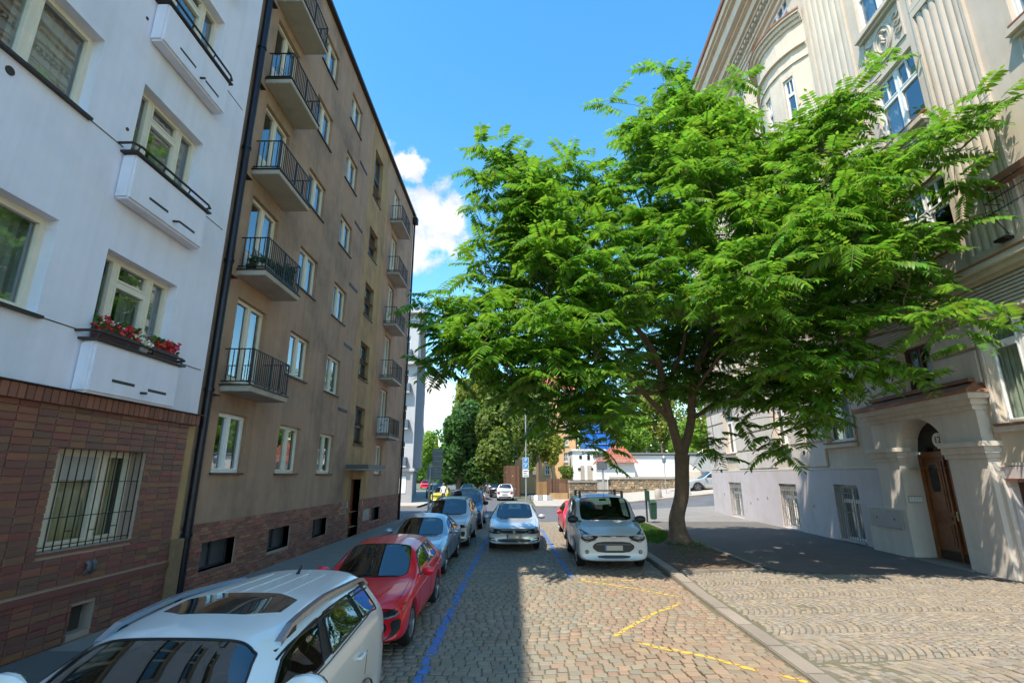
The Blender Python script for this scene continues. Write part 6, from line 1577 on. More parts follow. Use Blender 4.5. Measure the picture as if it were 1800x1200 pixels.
# ------------------------------------------------------------------ background
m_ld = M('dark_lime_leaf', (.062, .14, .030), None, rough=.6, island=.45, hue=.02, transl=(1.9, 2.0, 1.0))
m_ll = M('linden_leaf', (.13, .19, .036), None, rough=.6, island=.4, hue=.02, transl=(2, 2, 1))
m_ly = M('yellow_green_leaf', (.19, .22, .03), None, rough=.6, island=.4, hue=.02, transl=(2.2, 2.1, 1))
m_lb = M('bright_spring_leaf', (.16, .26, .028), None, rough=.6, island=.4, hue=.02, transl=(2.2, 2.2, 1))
def bg_tree(label, x, y, z0, zc, rx, rzv, n, mat, ls=.3, group='trees along the far street and on the slope', blobs=18, seed=0, trunk_r=.2, name='tree'):
    r = np.random.default_rng(seed+int(abs(x)*10)); t = empty(name, (x, y, z0), label, 'tree', group)
    q = MB(); h = zc-z0
    q.tube([(x, y, z0-.2), (x+.05, y, z0+h*.4), (x-.05, y+.05, zc), (x, y, zc+rzv*.5)], [trunk_r*1.3, trunk_r, trunk_r*.7, trunk_r*.25], 8); tr = q.build('trunk', m_bark, t, smooth=True)
    B = r.normal(size=(blobs, 3)); B /= np.linalg.norm(B, axis=1)[:, None]; B *= (r.uniform(.3, .88, (blobs, 1))); br = r.uniform(.22, .42, blobs)
    q = MB()
    for b in B[:7]: q.tube([(x, y, zc-rzv*.5), (x+b[0]*rx*.5, y+b[1]*rx*.5, zc+b[2]*rzv*.4), (x+b[0]*rx, y+b[1]*rx, zc+b[2]*rzv)], [trunk_r*.5, trunk_r*.3, .03], 5)
    q.build('limb', m_bark, t, smooth=True)
    k = r.integers(0, blobs, n); d = r.normal(size=(n, 3)); d /= np.linalg.norm(d, axis=1)[:, None]; rad = br[k]*r.uniform(.72, 1.1, n)
    c = (B[k]+d*rad[:, None])*np.array([rx, rx, rzv])+np.array([x, y, zc])
    nr = d+r.normal(size=(n, 3))*.75; nr /= np.linalg.norm(nr, axis=1)[:, None]; a = np.cross(nr, r.normal(size=(n, 3))); a /= np.linalg.norm(a, axis=1)[:, None]; b = np.cross(nr, a)
    s = ls*r.uniform(.6, 1.25, n)[:, None]; V = np.stack([c-a*s*.5, c+b*s*.36+nr*s*.08, c+a*s*.5, c-b*s*.36+nr*s*.08], 1).reshape(-1, 3)
    V[:, 2] = np.maximum(V[:, 2], z0+.1)
    o = link('crown', npmesh('crown', V, np.arange(4*n).reshape(n, 4), mat), t); o['kind'] = 'stuff'
    return t
def tpx(label, px, pyc, Y, rpx, rpy, n, mat, z0=None, **kw):
    c = atY(px, pyc, Y); k = Y/F*1.0; bg_tree(label, c.x, Y, gz(c.x, Y) if z0 is None else z0, c.z, rpx*k, rpy*k, n, mat, **kw)
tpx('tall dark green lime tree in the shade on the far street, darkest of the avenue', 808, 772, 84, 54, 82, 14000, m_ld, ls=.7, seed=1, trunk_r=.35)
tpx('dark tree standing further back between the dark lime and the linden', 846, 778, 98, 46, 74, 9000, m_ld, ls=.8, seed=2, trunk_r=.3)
tpx('sunlit pale green linden nearest the white far SUV', 884, 758, 66, 56, 96, 17000, m_ll, ls=.5, seed=3, trunk_r=.3)
tpx('tall yellow-green tree crown rising behind the dark lime tree', 838, 722, 92, 48, 78, 11000, m_ly, ls=.7, seed=4, trunk_r=.3)
tpx('bright light green tree beside the far corner house under the spire', 752, 802, 130, 24, 38, 4500, m_lb, ls=.8, seed=5)
tpx('low bright green tree under the dark lime at the street end', 792, 838, 140, 22, 16, 2200, m_lb, ls=.7, seed=6)
tpx('green tree in front of the orange house with hanging branches', 944, 740, 58, 38, 84, 8000, m_ll, ls=.34, seed=7)
tpx('yellow-leaved slim tree beside the orange house wall', 968, 790, 57, 24, 42, 2600, m_ly, ls=.32, seed=8, trunk_r=.12)
tpx('bushy shrub against the orange house above the brown fence', 995, 832, 56, 16, 14, 1500, m_ll, ls=.28, seed=9, trunk_r=.08, name='shrub')
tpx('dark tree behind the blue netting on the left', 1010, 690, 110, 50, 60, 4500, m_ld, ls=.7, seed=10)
for i, (px, py, Y, rx, ry, mt, lab) in enumerate(((1108, 762, 88, 38, 42, m_lb, 'bright tree on the slope right above the red hip roof'), (1160, 745, 92, 40, 56, m_ly, 'yellowish tree on the slope left of the big trunk'), (1205, 770, 86, 36, 34, m_lb, 'bright tree on the slope just behind the big trunk fork'), (1245, 752, 90, 34, 52, m_ly, 'slope tree beside the corner of the beige building'), (1130, 690, 110, 60, 50, m_ll, 'higher slope tree behind the bright ones on the left'), (1215, 690, 112, 60, 50, m_ll, 'higher slope tree behind the bright ones on the right'), (1280, 760, 84, 36, 44, m_lb, 'slope tree partly hidden by the beige building corner'))):
    tpx(lab, px, py, Y, rx, ry, 5200, mt, z0=2.0, ls=.52, seed=20+i)
def woods(name, lab, pts, n, mat, ls, seed):
    r = np.random.default_rng(seed); Vs = []
    for x, y, z, rx, rzv in pts:
        m_ = n//len(pts); d = r.normal(size=(m_, 3)); d /= np.linalg.norm(d, axis=1)[:, None]; B = r.normal(size=(9, 3)); B /= np.linalg.norm(B, axis=1)[:, None]; k = r.integers(0, 9, m_)
        c = (B[k]*.6+d*r.uniform(.3, .5, m_)[:, None])*np.array([rx, rx*.6, rzv])+np.array([x, y, z]); nr = d+r.normal(size=(m_, 3))*.6; nr /= np.linalg.norm(nr, axis=1)[:, None]
        a = np.cross(nr, r.normal(size=(m_, 3))); a /= np.linalg.norm(a, axis=1)[:, None]; b = np.cross(nr, a); s = ls*r.uniform(.6, 1.3, m_)[:, None]
        Vs.append(np.stack([c-a*s*.5, c+b*s*.4, c+a*s*.5, c-b*s*.4], 1).reshape(-1, 3))
    V = np.vstack(Vs); o = link(name, npmesh(name, V, np.arange(len(V)).reshape(-1, 4), mat)); tag(o, lab, 'woods'); o['kind'] = 'stuff'
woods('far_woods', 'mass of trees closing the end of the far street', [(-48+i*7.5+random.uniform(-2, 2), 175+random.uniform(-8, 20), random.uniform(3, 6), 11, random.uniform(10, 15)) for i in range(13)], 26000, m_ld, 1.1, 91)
woods('far_woods', 'wooded hillside rising behind the white garden house', [(14+i*7+random.uniform(-2, 2), 120+random.uniform(-6, 14), random.uniform(7, 13), 9, random.uniform(8, 12)) for i in range(13)], 16000, m_ll, .9, 92)
# far corner house on the left
m_fw = M('far_white_plaster', (.50, .50, .51), (.46, .46, .47), 1, .9, c3=(.42, .42, .43), s3=.3, f3=.5, streak=.2, cs=(.35, .35, .36))
m_fg = M('far_grey_base', (.36, .35, .36), (.30, .295, .30), .8, .9)
m_grail = M('blue_grey_rail', (.10, .13, .16), None, rough=.6)
fb = empty('corner_house', (-9.35, 46, 0), 'white corner apartment house across the junction with balconies and shaded street side', 'building')
HX, HY, HT = -9.35, 46.0, 17.6
FA = Frame((HX, HY, 0), (-1, 0, 0), (0, -1, 0)); FS = Frame((HX, HY, 0), (-.18, 1, 0), (1, .18, 0))
wa = [(u, u+1.1, z, z+1.75, .25) for u in (.75, 3.2, 5.6, 8) for z in (3.6, 6.9, 10.2, 13.4)]; ws = [(u, u+1.1, z, z+1.75, .25) for u in (1.2, 3.8, 6.4, 9, 12, 15, 18, 21) for z in (3.6, 6.9, 10.2, 13.4)]
q = MB(FA); wall_cells(q, 0, 12, 2.9, HT, wa); q.build('wall', m_fw, fb)
q = MB(FS); wall_cells(q, 0, 26, 2.9, HT, ws); q.poly([(0, HT, 0), (26, HT, 0), (26, HT, -12), (0, HT, -12)]); q.poly([(26, 0, 0), (26, HT, 0), (26, HT, -12), (26, 0, -12)]); q.build('wall', m_fw, fb)
q = MB(FA); q.box(-.06, 12, 0, 2.75, -.02, .06); q.build('base', m_fg, fb); q = MB(FS); q.box(.0, 26, 0, 2.75, -.02, .06); q.build('base', m_fg, fb)
for fr, l in ((FA, 12), (FS, 26)):
    q = MB(fr); q.box(-.2 if fr is FA else 0, l, 2.76, 3.0, -.02, .2); q.box(-.5 if fr is FA else 0, l, 12.35, 12.6, -.02, .5); q.box(-.6 if fr is FA else 0, l, HT-.3, HT+.1, -.02, .6); q.build('cornice', m_fw, fb)
for fr, W_ in ((FA, wa), (FS, ws)):
    for o in W_:
        q = MB(fr); q.box(*o[:4], -.25, -.2); w = q.build('window', m_cglass, fb); q = MB(fr); a, b, c, e = o[:4]
        for x0, x1, y0, y1 in ((a, b, c, c+.07), (a, b, e-.07, e), (a, a+.07, c+.07, e-.07), (b-.07, b, c+.07, e-.07), ((a+b)/2-.04, (a+b)/2+.04, c+.07, e-.07), (a+.07, b-.07, c+1.2, c+1.26)): q.box(x0, x1, y0, y1, -.198, -.15)
        q.build('frame', m_wframe, w)
for z in (3.2, 6.5, 9.8, 13.0):
    q = MB(FA); q.box(.5, 2.1, z-.12, z, 0, .55); bl = q.build('balcony', m_fw, fb); q = MB(FA); q.box(.5, 2.1, z+.002, z+.75, .52, .55); q.box(.5, .53, z+.002, z+.75, 0, .52); q.box(2.07, 2.1, z+.002, z+.75, 0, .52); q.build('rail', m_grail, bl)
for z0, z1 in ((3.0, 12.3),):
    for ou in (1.0, 8.6):
        q = MB(FS); q.box(ou, ou+2.6, z0, z1, .0, .75); bo_ = q.build('oriel', M('oriel_shade_grey', (.28, .31, .34), None, rough=.9), fb)  # blue shade of the white house's street side put into the oriel colour
        for u in (ou+.3, ou+1.5):
            for z in (3.7, 6.9, 10.1): q = MB(FS); q.box(u, u+.8, z, z+1.6, .74, .77); q.build('window', m_cglass, bo_)
q = MB(FA); q.box(.5, 1.6, .9, 2.3, .06, .1); q.build('notice_board', m_wframe, fb)
# church spire
t = empty('church_spire', (-46, 250, 0), 'thin dark church spire rising above the light green tree', 'spire'); p = atY(744, 752, 250); q = MB(); X = p.x
q.lathe((X, 250, 0), [(2.6, 0), (2.6, p.z-12), (3.0, p.z-11.6), (1.6, p.z-8), (.9, p.z-4), (.3, p.z), (.05, p.z+2)], 8); q.build('spire', M('green_copper', (.10, .14, .12), None, rough=.7), t)
# white walls, red hip roof, stone wall
m_sun = M('whitewash', (.78, .78, .76), (.74, .74, .72), 1, .9)
def box_px(px0, px1, py0, py1, Y, depth, name, mat, parent, base=None):
    a = atY(px0, py0, Y); b = atY(px1, py1, Y); q = MB(); q.box(min(a.x, b.x), max(a.x, b.x), Y, Y+depth, (min(a.z, b.z) if base is None else base), max(a.z, b.z)); return q.build(name, mat, parent)
t = empty('garden_house', (10, 51, 0), 'long whitewashed low building behind the stone wall', 'building')
box_px(1062, 1300, 800, 845, 51, 7, 'wall', m_sun, t, base=.3)
q = MB(); a = atY(1060, 799, 51); b = atY(1300, 799, 51); q.hexa([(a.x, 50.8, a.z), (b.x, 50.8, a.z), (b.x, 58.2, a.z), (a.x, 58.2, a.z), (a.x, 50.8, a.z+.12), (b.x, 50.8, a.z+.12), (b.x, 58.2, a.z+.5), (a.x, 58.2, a.z+.5)]); q.build('roof', M('dark_flat_roof', (.12, .12, .12), None), t)
t = empty('pavilion', (9.4, 49.6, 0), 'small white pavilion with a red tiled hip roof', 'building')
ap = atY(1087, 777, 51.5); e0 = atY(1058, 813, 49); e1 = atY(1121, 813, 49); box_px(1062, 1117, 812, 845, 49.4, 5, 'wall', m_sun, t, base=.3)
m_tile = M('red_roof_tile', (.42, .13, .07), None, rough=.8, island=.25, hue=.01)
q = MB(); zE = e0.z; D_ = 5.6
cor = [Vector((e0.x, 49, zE)), Vector((e1.x, 49, zE)), Vector((e1.x, 49+D_, zE)), Vector((e0.x, 49+D_, zE))]; AP = Vector((ap.x, 49+D_/2, ap.z+.12))
for k in range(4):
    A, B = cor[k], cor[(k+1) % 4]; rows_ = 14
    for r_ in range(rows_):
        t0, t1 = r_/rows_, (r_+1)/rows_; l0, l1 = A.lerp(AP, t0), B.lerp(AP, t0); u0, u1 = A.lerp(AP, t1), B.lerp(AP, t1); n = max(1, int((l1-l0).length/.24))
        out = Vector((0, 0, .05))
        for i in range(n):
            a, b = i/n+.006, (i+1)/n-.006; q.poly([l0.lerp(l1, a)+out, l0.lerp(l1, b)+out, u0.lerp(u1, b), u0.lerp(u1, a)])
rf = q.build('roof_tiles', m_tile, t); rf['kind'] = 'stuff'
q = MB()
for k in range(4): q.tube([cor[k], AP], .07, 6)
q.poly(cor); q.build('ridge', m_tile, t)
t = empty('grey_roofed_shed', (16, 50, 0), 'low shed with a grey slate roof behind the silver side-on SUV', 'building')
a = atY(1196, 803, 49.8); b = atY(1290, 828, 47.6); q = MB(); q.hexa([(a.x, 49.8, a.z-.1), (b.x+3, 49.8, a.z-.1), (b.x+3, 47.6, b.z-.1), (a.x+1.2, 47.6, b.z-.1), (a.x, 49.8, a.z), (b.x+3, 49.8, a.z), (b.x+3, 47.6, b.z), (a.x+1.2, 47.6, b.z)]); q.build('roof', M('grey_slate', (.24, .24, .22), (.17, .17, .16), 6, .8, .4, 30), t); box_px(1206, 1320, 829, 850, 47.9, 2, 'wall', m_stucco, t, base=.4)
m_stone = M('rubble_stone', (.3, .22, .13), None, rough=.85, bump=.4, bscale=20, island=.25, hue=.02, cvar=[(.36, .27, .15), (.30, .23, .14), (.24, .19, .13), (.40, .31, .19), (.20, .165, .12)])
def rubble(px0, px1, pyt, Y, lab, zb=.2):
    t = empty('stone_wall', (atY(px0, 850, Y).x, Y, 0), lab, 'wall'); a = atY(px0, pyt, Y); b = atY(px1, pyt, Y)
    q = MB(); q.box(a.x, b.x, Y, Y+.4, zb-.5, a.z); q.build('core', m_mortar, t); q = MB(); x = a.x; 
    z = zb
    while z < a.z-.05:
        h = random.uniform(.14, .24); x = a.x
        while x < b.x-.06:
            w = random.uniform(.16, .38); x1 = min(x+w, b.x); g = .012; j = lambda: random.uniform(-.03, .03); dp = random.uniform(.03, .08)
            P4 = [(x+g+j(), z+g+j()), (x1-g+j(), z+g+j()), (x1-g+j(), min(z+h-g+j(), a.z)), (x+g+j(), min(z+h-g+j(), a.z))]; cx = (x+x1)/2; cz = z+h/2
            o_ = [(X, Y+.01, Z) for X, Z in P4]; i_ = [(cx+(X-cx)*.75, Y-dp, cz+(Z-cz)*.75) for X, Z in P4]; n = len(q.v); q.v += [Vector(p) for p in o_+i_]
            q.f += [(n+4, n+5, n+6, n+7)]+[(n+k, n+(k+1) % 4, n+4+(k+1) % 4, n+4+k) for k in range(4)]; q.m += [0]*5; x = x1
        z += h
    s_ = q.build('stones', m_stone, t); s_['kind'] = 'stuff'
    q = MB(); q.box(a.x-.05, b.x+.05, Y-.12, Y+.5, a.z+.002, a.z+.22); q.build('coping', m_pave, t, bev=.03)
rubble(1070, 1200, 842, 46.2, 'rubble stone wall with pale coping below the whitewashed building', .3); rubble(1000, 1050, 848, 49.5, 'lower rubble wall behind iron railings beside the cream gate pillar', .1)
t = empty('gate_pillar', (atY(1060, 850, 46).x, 46, 0), 'cream rendered gate pillar at the left end of the stone wall', 'pillar'); box_px(1052, 1069, 842, 870, 46, .8, 'shaft', m_pave, t, base=-.1); box_px(1050, 1071, 838, 842, 45.9, 1.0, 'cap', m_sun, t)
t = empty('iron_railing', (atY(1025, 850, 48).x, 48, 0), 'dark iron railing in front of the lower rubble wall', 'railing'); q = MB(); a = atY(1002, 843, 48); b = atY(1052, 843, 48)
for i in range(26): x = a.x+(b.x-a.x)*i/25; q.box(x-.012, x+.012, 48, 48.03, .1, a.z)
q.box(a.x, b.x, 47.99, 48.04, a.z-.06, a.z-.02); q.box(a.x, b.x, 47.99, 48.04, .3, .34); q.build('bars', m_black, t)
t = empty('gatehouse', (atY(1035, 820, 58).x, 58, 0), 'white gatehouse with arched gate and small windows beside the orange house', 'building'); box_px(1006, 1064, 792, 850, 58, 5, 'wall', m_sun, t, base=0)
box_px(1018, 1023, 800, 806, 57.95, .06, 'window', m_cglass, t); box_px(1032, 1037, 800, 808, 57.95, .06, 'window', m_cglass, t); box_px(1020, 1028, 818, 848, 57.94, .08, 'gate', m_pave, t); box_px(1032, 1042, 818, 848, 57.94, .08, 'gate', m_pave, t); box_px(1004, 1066, 789, 792, 57.8, 5.5, 'cornice', m_sun, t); box_px(1016, 1021, 822, 826, 57.93, .1, 'lantern', m_black, t); box_px(1039, 1043, 822, 826, 57.93, .1, 'lantern', m_black, t)
m_or = M('orange_plaster', (.74, .44, .21), (.68, .40, .19), 1, .9, c3=(.58, .34, .17), s3=.3, f3=.4)
t = empty('orange_house', (atY(960, 800, 72).x, 72, 0), 'orange plastered town house with white framed windows beyond the park trees', 'building')
p0 = atY(905, 690, 72); p1 = atY(1014, 850, 72); FO = Frame((p0.x, 72, 0), (1, 0, 0), (0, -1, 0)); LO = p1.x-p0.x; wo = []
def loc_o(px, py): p = atY(px, py, 72); return p.x-p0.x, p.z
for cx in (940, 962, 995):
    for cy in (718, 746, 774, 803, 826):
        u0, z1 = loc_o(cx-4, cy-8); u1, z0 = loc_o(cx+4, cy+8); wo.append((u0, u1, z0, z1, .2))
q = MB(FO); wall_cells(q, 0, LO, 0, p0.z, wo); q.box(0, LO, 0, p0.z, -9, -1); q.build('wall', m_or, t)
for o in wo:
    q = MB(FO); q.box(*o[:4], -.2, -.15); w = q.build('window', m_cglass, t); q = MB(FO); a, b, c, e = o[:4]
    for x0, x1, y0, y1 in ((a, b, c, c+.08), (a, b, e-.08, e), (a, a+.08, c+.08, e-.08), (b-.08, b, c+.08, e-.08), ((a+b)/2-.04, (a+b)/2+.04, c+.08, e-.08), (a+.08, b-.08, (c+e)/2, (c+e)/2+.07)): q.box(x0, x1, y0, y1, -.148, -.1)
    q.build('frame', m_wframe, w); q = MB(FO); q.box(a-.1, b+.1, c-.2, c-.06, 0, .1); q.build('sill', m_fg, w)
q = MB(FO); q.box(-.3, LO+.3, p0.z, p0.z+.4, -9, .4); q.build('cornice', m_sun, t); q = MB(FO); q.hexa([(-.3, p0.z+.41, -9), (LO+.3, p0.z+.41, -9), (LO+.3, p0.z+.41, .4), (-.3, p0.z+.41, .4), (1, p0.z+3, -6), (LO-1, p0.z+3, -6), (LO-1, p0.z+3, -3), (1, p0.z+3, -3)]); q.build('roof', m_tile, t)
m_bn = M('blue_scaffold_netting', (.012, .13, .55), (.02, .18, .62), 2, .6, .5, 12)
t = empty('scaffolded_building', (atY(1055, 740, 96).x, 96, 0), 'building wrapped in bright blue scaffold netting glimpsed through the crown', 'building'); box_px(1026, 1088, 672, 850, 96, 8, 'netting', m_bn, t, base=0)
a = atY(1053, 760, 95.8); b = atY(1084, 795, 95.8)
for py in (690, 712, 735, 759, 780): box_px(1025, 1089, py, py+.7, 95.85, .12, 'scaffold_pole', M('steel_pole', (.4, .42, .46), None, rough=.5), t)
# wooden fence, shed
m_fence = M('brown_fence_board', (.13, .06, .035), (.10, .05, .03), 4, .8, island=.3)
def fence(px0, px1, py0, py1, Y, lab, mat, w=.12):
    a = atY(px0, py0, Y); b = atY(px1, py1, Y); t = empty('wooden_fence', (a.x, Y, 0), lab, 'fence'); q = MB(); x = a.x
    while x < b.x-.03: q.box(x+.008, min(x+w, b.x)-.008, Y, Y+.03, .15, a.z+random.uniform(-.03, .03)); x += w
    o = q.build('boards', mat, t); o['kind'] = 'stuff'
    q = MB(); q.box(a.x, b.x, Y+.031, Y+.07, .4, .48); q.box(a.x, b.x, Y+.031, Y+.07, a.z-.4, a.z-.32); q.build('cross_rail', mat, t)
    for x in (a.x, (a.x+b.x)/2, b.x): q = MB(); q.box(x-.05, x+.05, Y+.071, Y+.16, 0, a.z-.05); q.build('post', mat, t)
fence(962, 1001, 841, 868, 53, 'tall reddish-brown board fence left of the iron railing', m_fence); fence(945, 962, 846, 868, 54, 'weathered open board fence under the yellow-leaved tree', M('ochre_fence_board', (.26, .15, .06), None, rough=.8, island=.3), .2); fence(886, 914, 818, 864, 59, 'dark reddish board fence behind the white far SUV', m_fence, .25)
t = empty('planting_wall', (atY(975, 870, 52.4).x, 52.4, 0), 'low ochre retaining wall at the foot of the brown board fence', 'wall'); box_px(966, 998, 866, 878, 52.4, .3, 'wall', m_ochre, t, base=0)
# striped barrier blocks
for i in range(5):
    a = atY(930+i*8.2, 870, 50); b = atY(930+i*8.2+7.8, 882, 50); q = MB(); q.box(a.x, b.x, 50, 50.5, .11, a.z); o = q.build('barrier_block', m_sun if i % 2 else m_fg, None, bev=.03)
    tag(o, ('grey', 'white')[i % 2]+' concrete barrier block, '+('first', 'second', 'third', 'fourth', 'fifth')[i]+' from the blue sign pole', 'barrier block', 'striped concrete barrier blocks')
def pole(px, py0, Y, r, name, label, cat, mat, zb=None):
    p = atY(px, py0, Y); t = empty(name, (p.x, Y, 0), label, cat); q = MB(); q.tube([(p.x, Y, gz(p.x, Y)-.1 if zb is None else zb), (p.x, Y, p.z)], r, 8); q.build('pole', mat, t, smooth=True); return t, p.x
m_pole = M('galvanised_pole', (.42, .44, .45), (.36, .38, .39), 6, .5, metal=.5)
m_sblue = M('sign_blue', (.02, .20, .48), None, rough=.4); m_swhite = M('sign_white', (.75, .77, .78), None, rough=.4); m_sgrey = M('sign_back_grey', (.22, .27, .32), (.18, .22, .27), 5, .45, metal=.3)
t, x = pole(923.5, 690, 49.5, .06, 'sign_pole', 'tall grey pole with two blue parking signs and a white plate', 'sign', m_pole)
for py0, py1, m_, nm in ((803.5, 814, m_sblue, 'blue_sign'), (814.5, 824, m_sblue, 'blue_sign'), (824.5, 838, m_swhite, 'white_plate')):
    a = atY(918.5, py0, 49.4); b = atY(929.5, py1, 49.4); q = MB(); q.box(a.x, b.x, 49.37, 49.4, b.z, a.z); s_ = q.build(nm, m_, t, bev=.02); cx, cz = (a.x+b.x)/2, (a.z+b.z)/2
    if nm == 'blue_sign':
        q = MB()
        for x0, x1, z0, z1 in ((a.x+.02, b.x-.02, a.z-.05, a.z-.02), (a.x+.02, b.x-.02, b.z+.02, b.z+.05), (a.x+.02, a.x+.05, b.z+.05, a.z-.05), (b.x-.05, b.x-.02, b.z+.05, a.z-.05)): q.box(x0, x1, 49.362, 49.368, z0, z1)
        q.build('border', m_swhite, s_)
        text('P', .42, Vector((cx, 49.362, cz)), (1, 0, 0), (0, 0, 1), m_swhite, s_)
    else:
        q = MB()
        for i in range(3): q.box(a.x+.08, b.x-.08-.1*(i % 2), 49.362, 49.368, b.z+.1+i*.2, b.z+.17+i*.2)
        q.build('print', m_ink, s_)
# direction boards seen from behind
t, x = pole(757, 815, 30.2, .035, 'sign_pole', 'tall grey direction board seen from behind on two posts at the left corner', 'sign', m_pole, zb=.1)
p2 = atY(763.5, 790, 30.2); q = MB(); q.tube([(p2.x, 30.2, .1), (p2.x, 30.2, p2.z)], .035, 8); q.build('pole', m_pole, t)
a = atY(761, 788, 30.15); b = atY(776.5, 842, 30.15); n = 6
for i in range(n):
    z0 = b.z+(a.z-b.z)*i/n; z1 = b.z+(a.z-b.z)*(i+1)/n; q = MB(); q.box(a.x, b.x, 30.1, 30.13, z0+.008, z1-.008); s_ = q.build('sign_panel', m_sgrey, t, bev=.01)
    q = MB(); q.box(a.x+.02, b.x-.02, 30.07, 30.1, (z0+z1)/2-.02, (z0+z1)/2+.02); q.build('stiffener', m_pole, s_)
t, x = pole(755, 818, 31.5, .03, 'sign_pole', 'smaller grey sign back just left of the tall direction board', 'sign', m_pole, zb=.1)
a = atY(751, 820, 31.45); b = atY(760, 839, 31.45); q = MB(); q.box(a.x, b.x, 31.42, 31.45, b.z, a.z); q.build('sign_panel', m_sgrey, t, bev=.01)
t, x = pole(1059, 812, 45, .09, 'sign_pole', 'thick grey post with a dark square sign back by the gate pillar', 'sign', m_pole); a = atY(1049.5, 810.5, 44.8); b = atY(1067.5, 824.5, 44.8); q = MB(); q.box(a.x, b.x, 44.76, 44.8, b.z, a.z); q.build('sign_panel', M('dark_sign_back', (.10, .11, .13), None, rough=.5), t, bev=.02)
t, x = pole(1167.5, 814, 43.5, .035, 'street_lamp', 'slim pale post with a small lantern in front of the stone wall', 'lamp post', m_pole); a = atY(1167.5, 814, 43.5); q = MB(); q.lathe((x, 43.5, a.z), [(.05, 0), (.16, .12), (.18, .45), (.1, .6), (.02, .66)], 8); q.build('lantern', m_sgrey, t)
for i, (px, lab) in enumerate(((1157, 'short concrete bollard in front of the stone wall'), (1208, 'white rounded bollard beside the front wheel of the side-on SUV'))):
    p = atY(px, 870, 41.6); z = gz(p.x, 41.6)+.1; q = MB(); q.lathe((p.x, 41.6, z), [(.26, 0), (.28, .08), (.27, .55), (.2, .66), (.0, .7)], 14); o = q.build('bollard', m_pave if i == 0 else m_sun, None, smooth=True); tag(o, lab, 'bollard')
# litter bin and box on a post
m_bin = M('dark_green_plastic', (.022, .075, .05), (.02, .06, .045), 6, .4)
t = empty('litter_bin', (7.0, 27.1, .1), 'dark green litter bin and small box on a post at the grass edge', 'bin'); bx_, by_ = atY(1137, 900, 27.1).x, 27.1
tz = atY(1137, 858, 27.1).z; q = MB(); q.box(bx_-.04, bx_+.04, by_-.03, by_+.03, .0, tz); q.build('post', M('dark_green_post', (.02, .045, .035), None, rough=.5), t)
a = atY(1133, 862, 27); b = atY(1142, 880, 27); q = MB(); q.box(a.x, b.x, 26.94, 27.06, b.z, a.z); q.build('box', m_bin, t, bev=.02)
a = atY(1141, 884, 27.05); b = atY(1155, 912, 27.05); cx = (a.x+b.x)/2; q = MB(); w0, w1 = (b.x-a.x)*.40, (b.x-a.x)*.48
q.hexa([(cx-w0, 26.9, b.z), (cx+w0, 26.9, b.z), (cx+w0, 27.2, b.z), (cx-w0, 27.2, b.z), (cx-w1, 26.84, a.z), (cx+w1, 26.84, a.z), (cx+w1, 27.26, a.z), (cx-w1, 27.26, a.z)]); q.build('body', m_bin, t, bev=.03)
q = MB(); q.hexa([(cx-w1-.03, 26.8, a.z), (cx+w1+.03, 26.8, a.z), (cx+w1+.03, 27.3, a.z), (cx-w1-.03, 27.3, a.z), (cx-w0, 26.9, a.z+.16), (cx+w0, 26.9, a.z+.16), (cx+w0, 27.2, a.z+.16), (cx-w0, 27.2, a.z+.16)]); q.build('lid', m_bin, t, bev=.03)
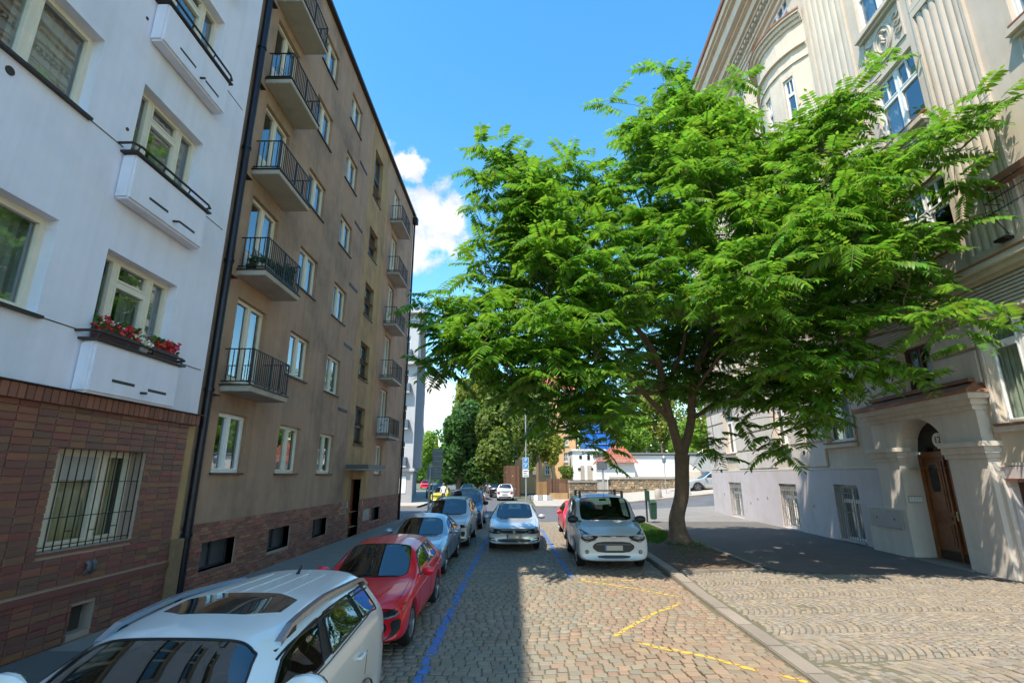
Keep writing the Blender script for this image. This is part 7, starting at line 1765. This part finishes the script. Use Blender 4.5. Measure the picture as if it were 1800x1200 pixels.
# pedestrian in a white top beside the yellow car
pp = atY(779, 880, 41.6); pr = empty('person', (pp.x, 41.6, .11), 'person in a white top and dark trousers standing beside the small yellow car', 'person')
J = {'pel': (0, 0, .92), 'spine': (0, 0, 1.12), 'chest': (0, .0, 1.32), 'neck': (0, 0, 1.46), 'head': (0, -.02, 1.58), 'crown': (0, -.01, 1.68), 'lh': (.09, 0, .88), 'lk': (.10, -.05, .48), 'la': (.10, .0, .08), 'lt': (.11, -.15, .03), 'rh': (-.09, 0, .88), 'rk': (-.1, .02, .48), 'ra': (-.1, .12, .09), 'rt': (-.11, -.02, .03), 'ls': (.17, 0, 1.38), 'le': (.23, .04, 1.12), 'lw': (.22, -.06, .88), 'lf': (.21, -.1, .80), 'rs': (-.17, 0, 1.38), 're': (-.23, .02, 1.12), 'rw': (-.24, -.08, .9), 'rf': (-.24, -.12, .82)}
RD = dict(pel=.15, spine=.135, chest=.15, neck=.055, head=.085, crown=.07, lh=.09, lk=.065, la=.045, lt=.035, rh=.09, rk=.065, ra=.045, rt=.035, ls=.065, le=.045, lw=.032, lf=.03, rs=.065, re=.045, rw=.032, rf=.03)
ED = [('pel', 'spine'), ('spine', 'chest'), ('chest', 'neck'), ('neck', 'head'), ('head', 'crown'), ('pel', 'lh'), ('lh', 'lk'), ('lk', 'la'), ('la', 'lt'), ('pel', 'rh'), ('rh', 'rk'), ('rk', 'ra'), ('ra', 'rt'), ('chest', 'ls'), ('ls', 'le'), ('le', 'lw'), ('lw', 'lf'), ('chest', 'rs'), ('rs', 're'), ('re', 'rw'), ('rw', 'rf')]
nm = list(J); me = bpy.data.meshes.new('body'); me.from_pydata([J[k] for k in nm], [(nm.index(a), nm.index(b)) for a, b in ED], []); ob = bpy.data.objects.new('tmp', me); C.objects.link(ob)
sk = ob.modifiers.new('skin', 'SKIN'); 
for i, k in enumerate(nm): me.skin_vertices[0].data[i].radius = (RD[k], RD[k]*.8)
me.skin_vertices[0].data[0].use_root = True
ob.modifiers.new('s', 'SUBSURF').levels = 1
em = bpy.data.meshes.new_from_object(ob.evaluated_get(bpy.context.evaluated_depsgraph_get())); bpy.data.objects.remove(ob)
for m_ in (M('skin', (.5, .3, .22), None, rough=.6), M('white_shirt', (.75, .72, .70), None, rough=.9), M('dark_trousers', (.03, .035, .05), None, rough=.9)): em.materials.append(m_)
for p in em.polygons: z = p.center.z; p.material_index = 2 if z < .93 and abs(p.center.x) < .19 else (1 if z < 1.45 and (z > 1.05 or abs(p.center.x) < .18) else 0)
o = link('body', em); o.parent = pr
q = MB(); q.lathe((0, .01, 1.60), [(.092, -.03), (.1, .03), (.085, .08), (.05, .11), (0, .12)], 10); o = q.build('hair', m_bark); o.parent = pr
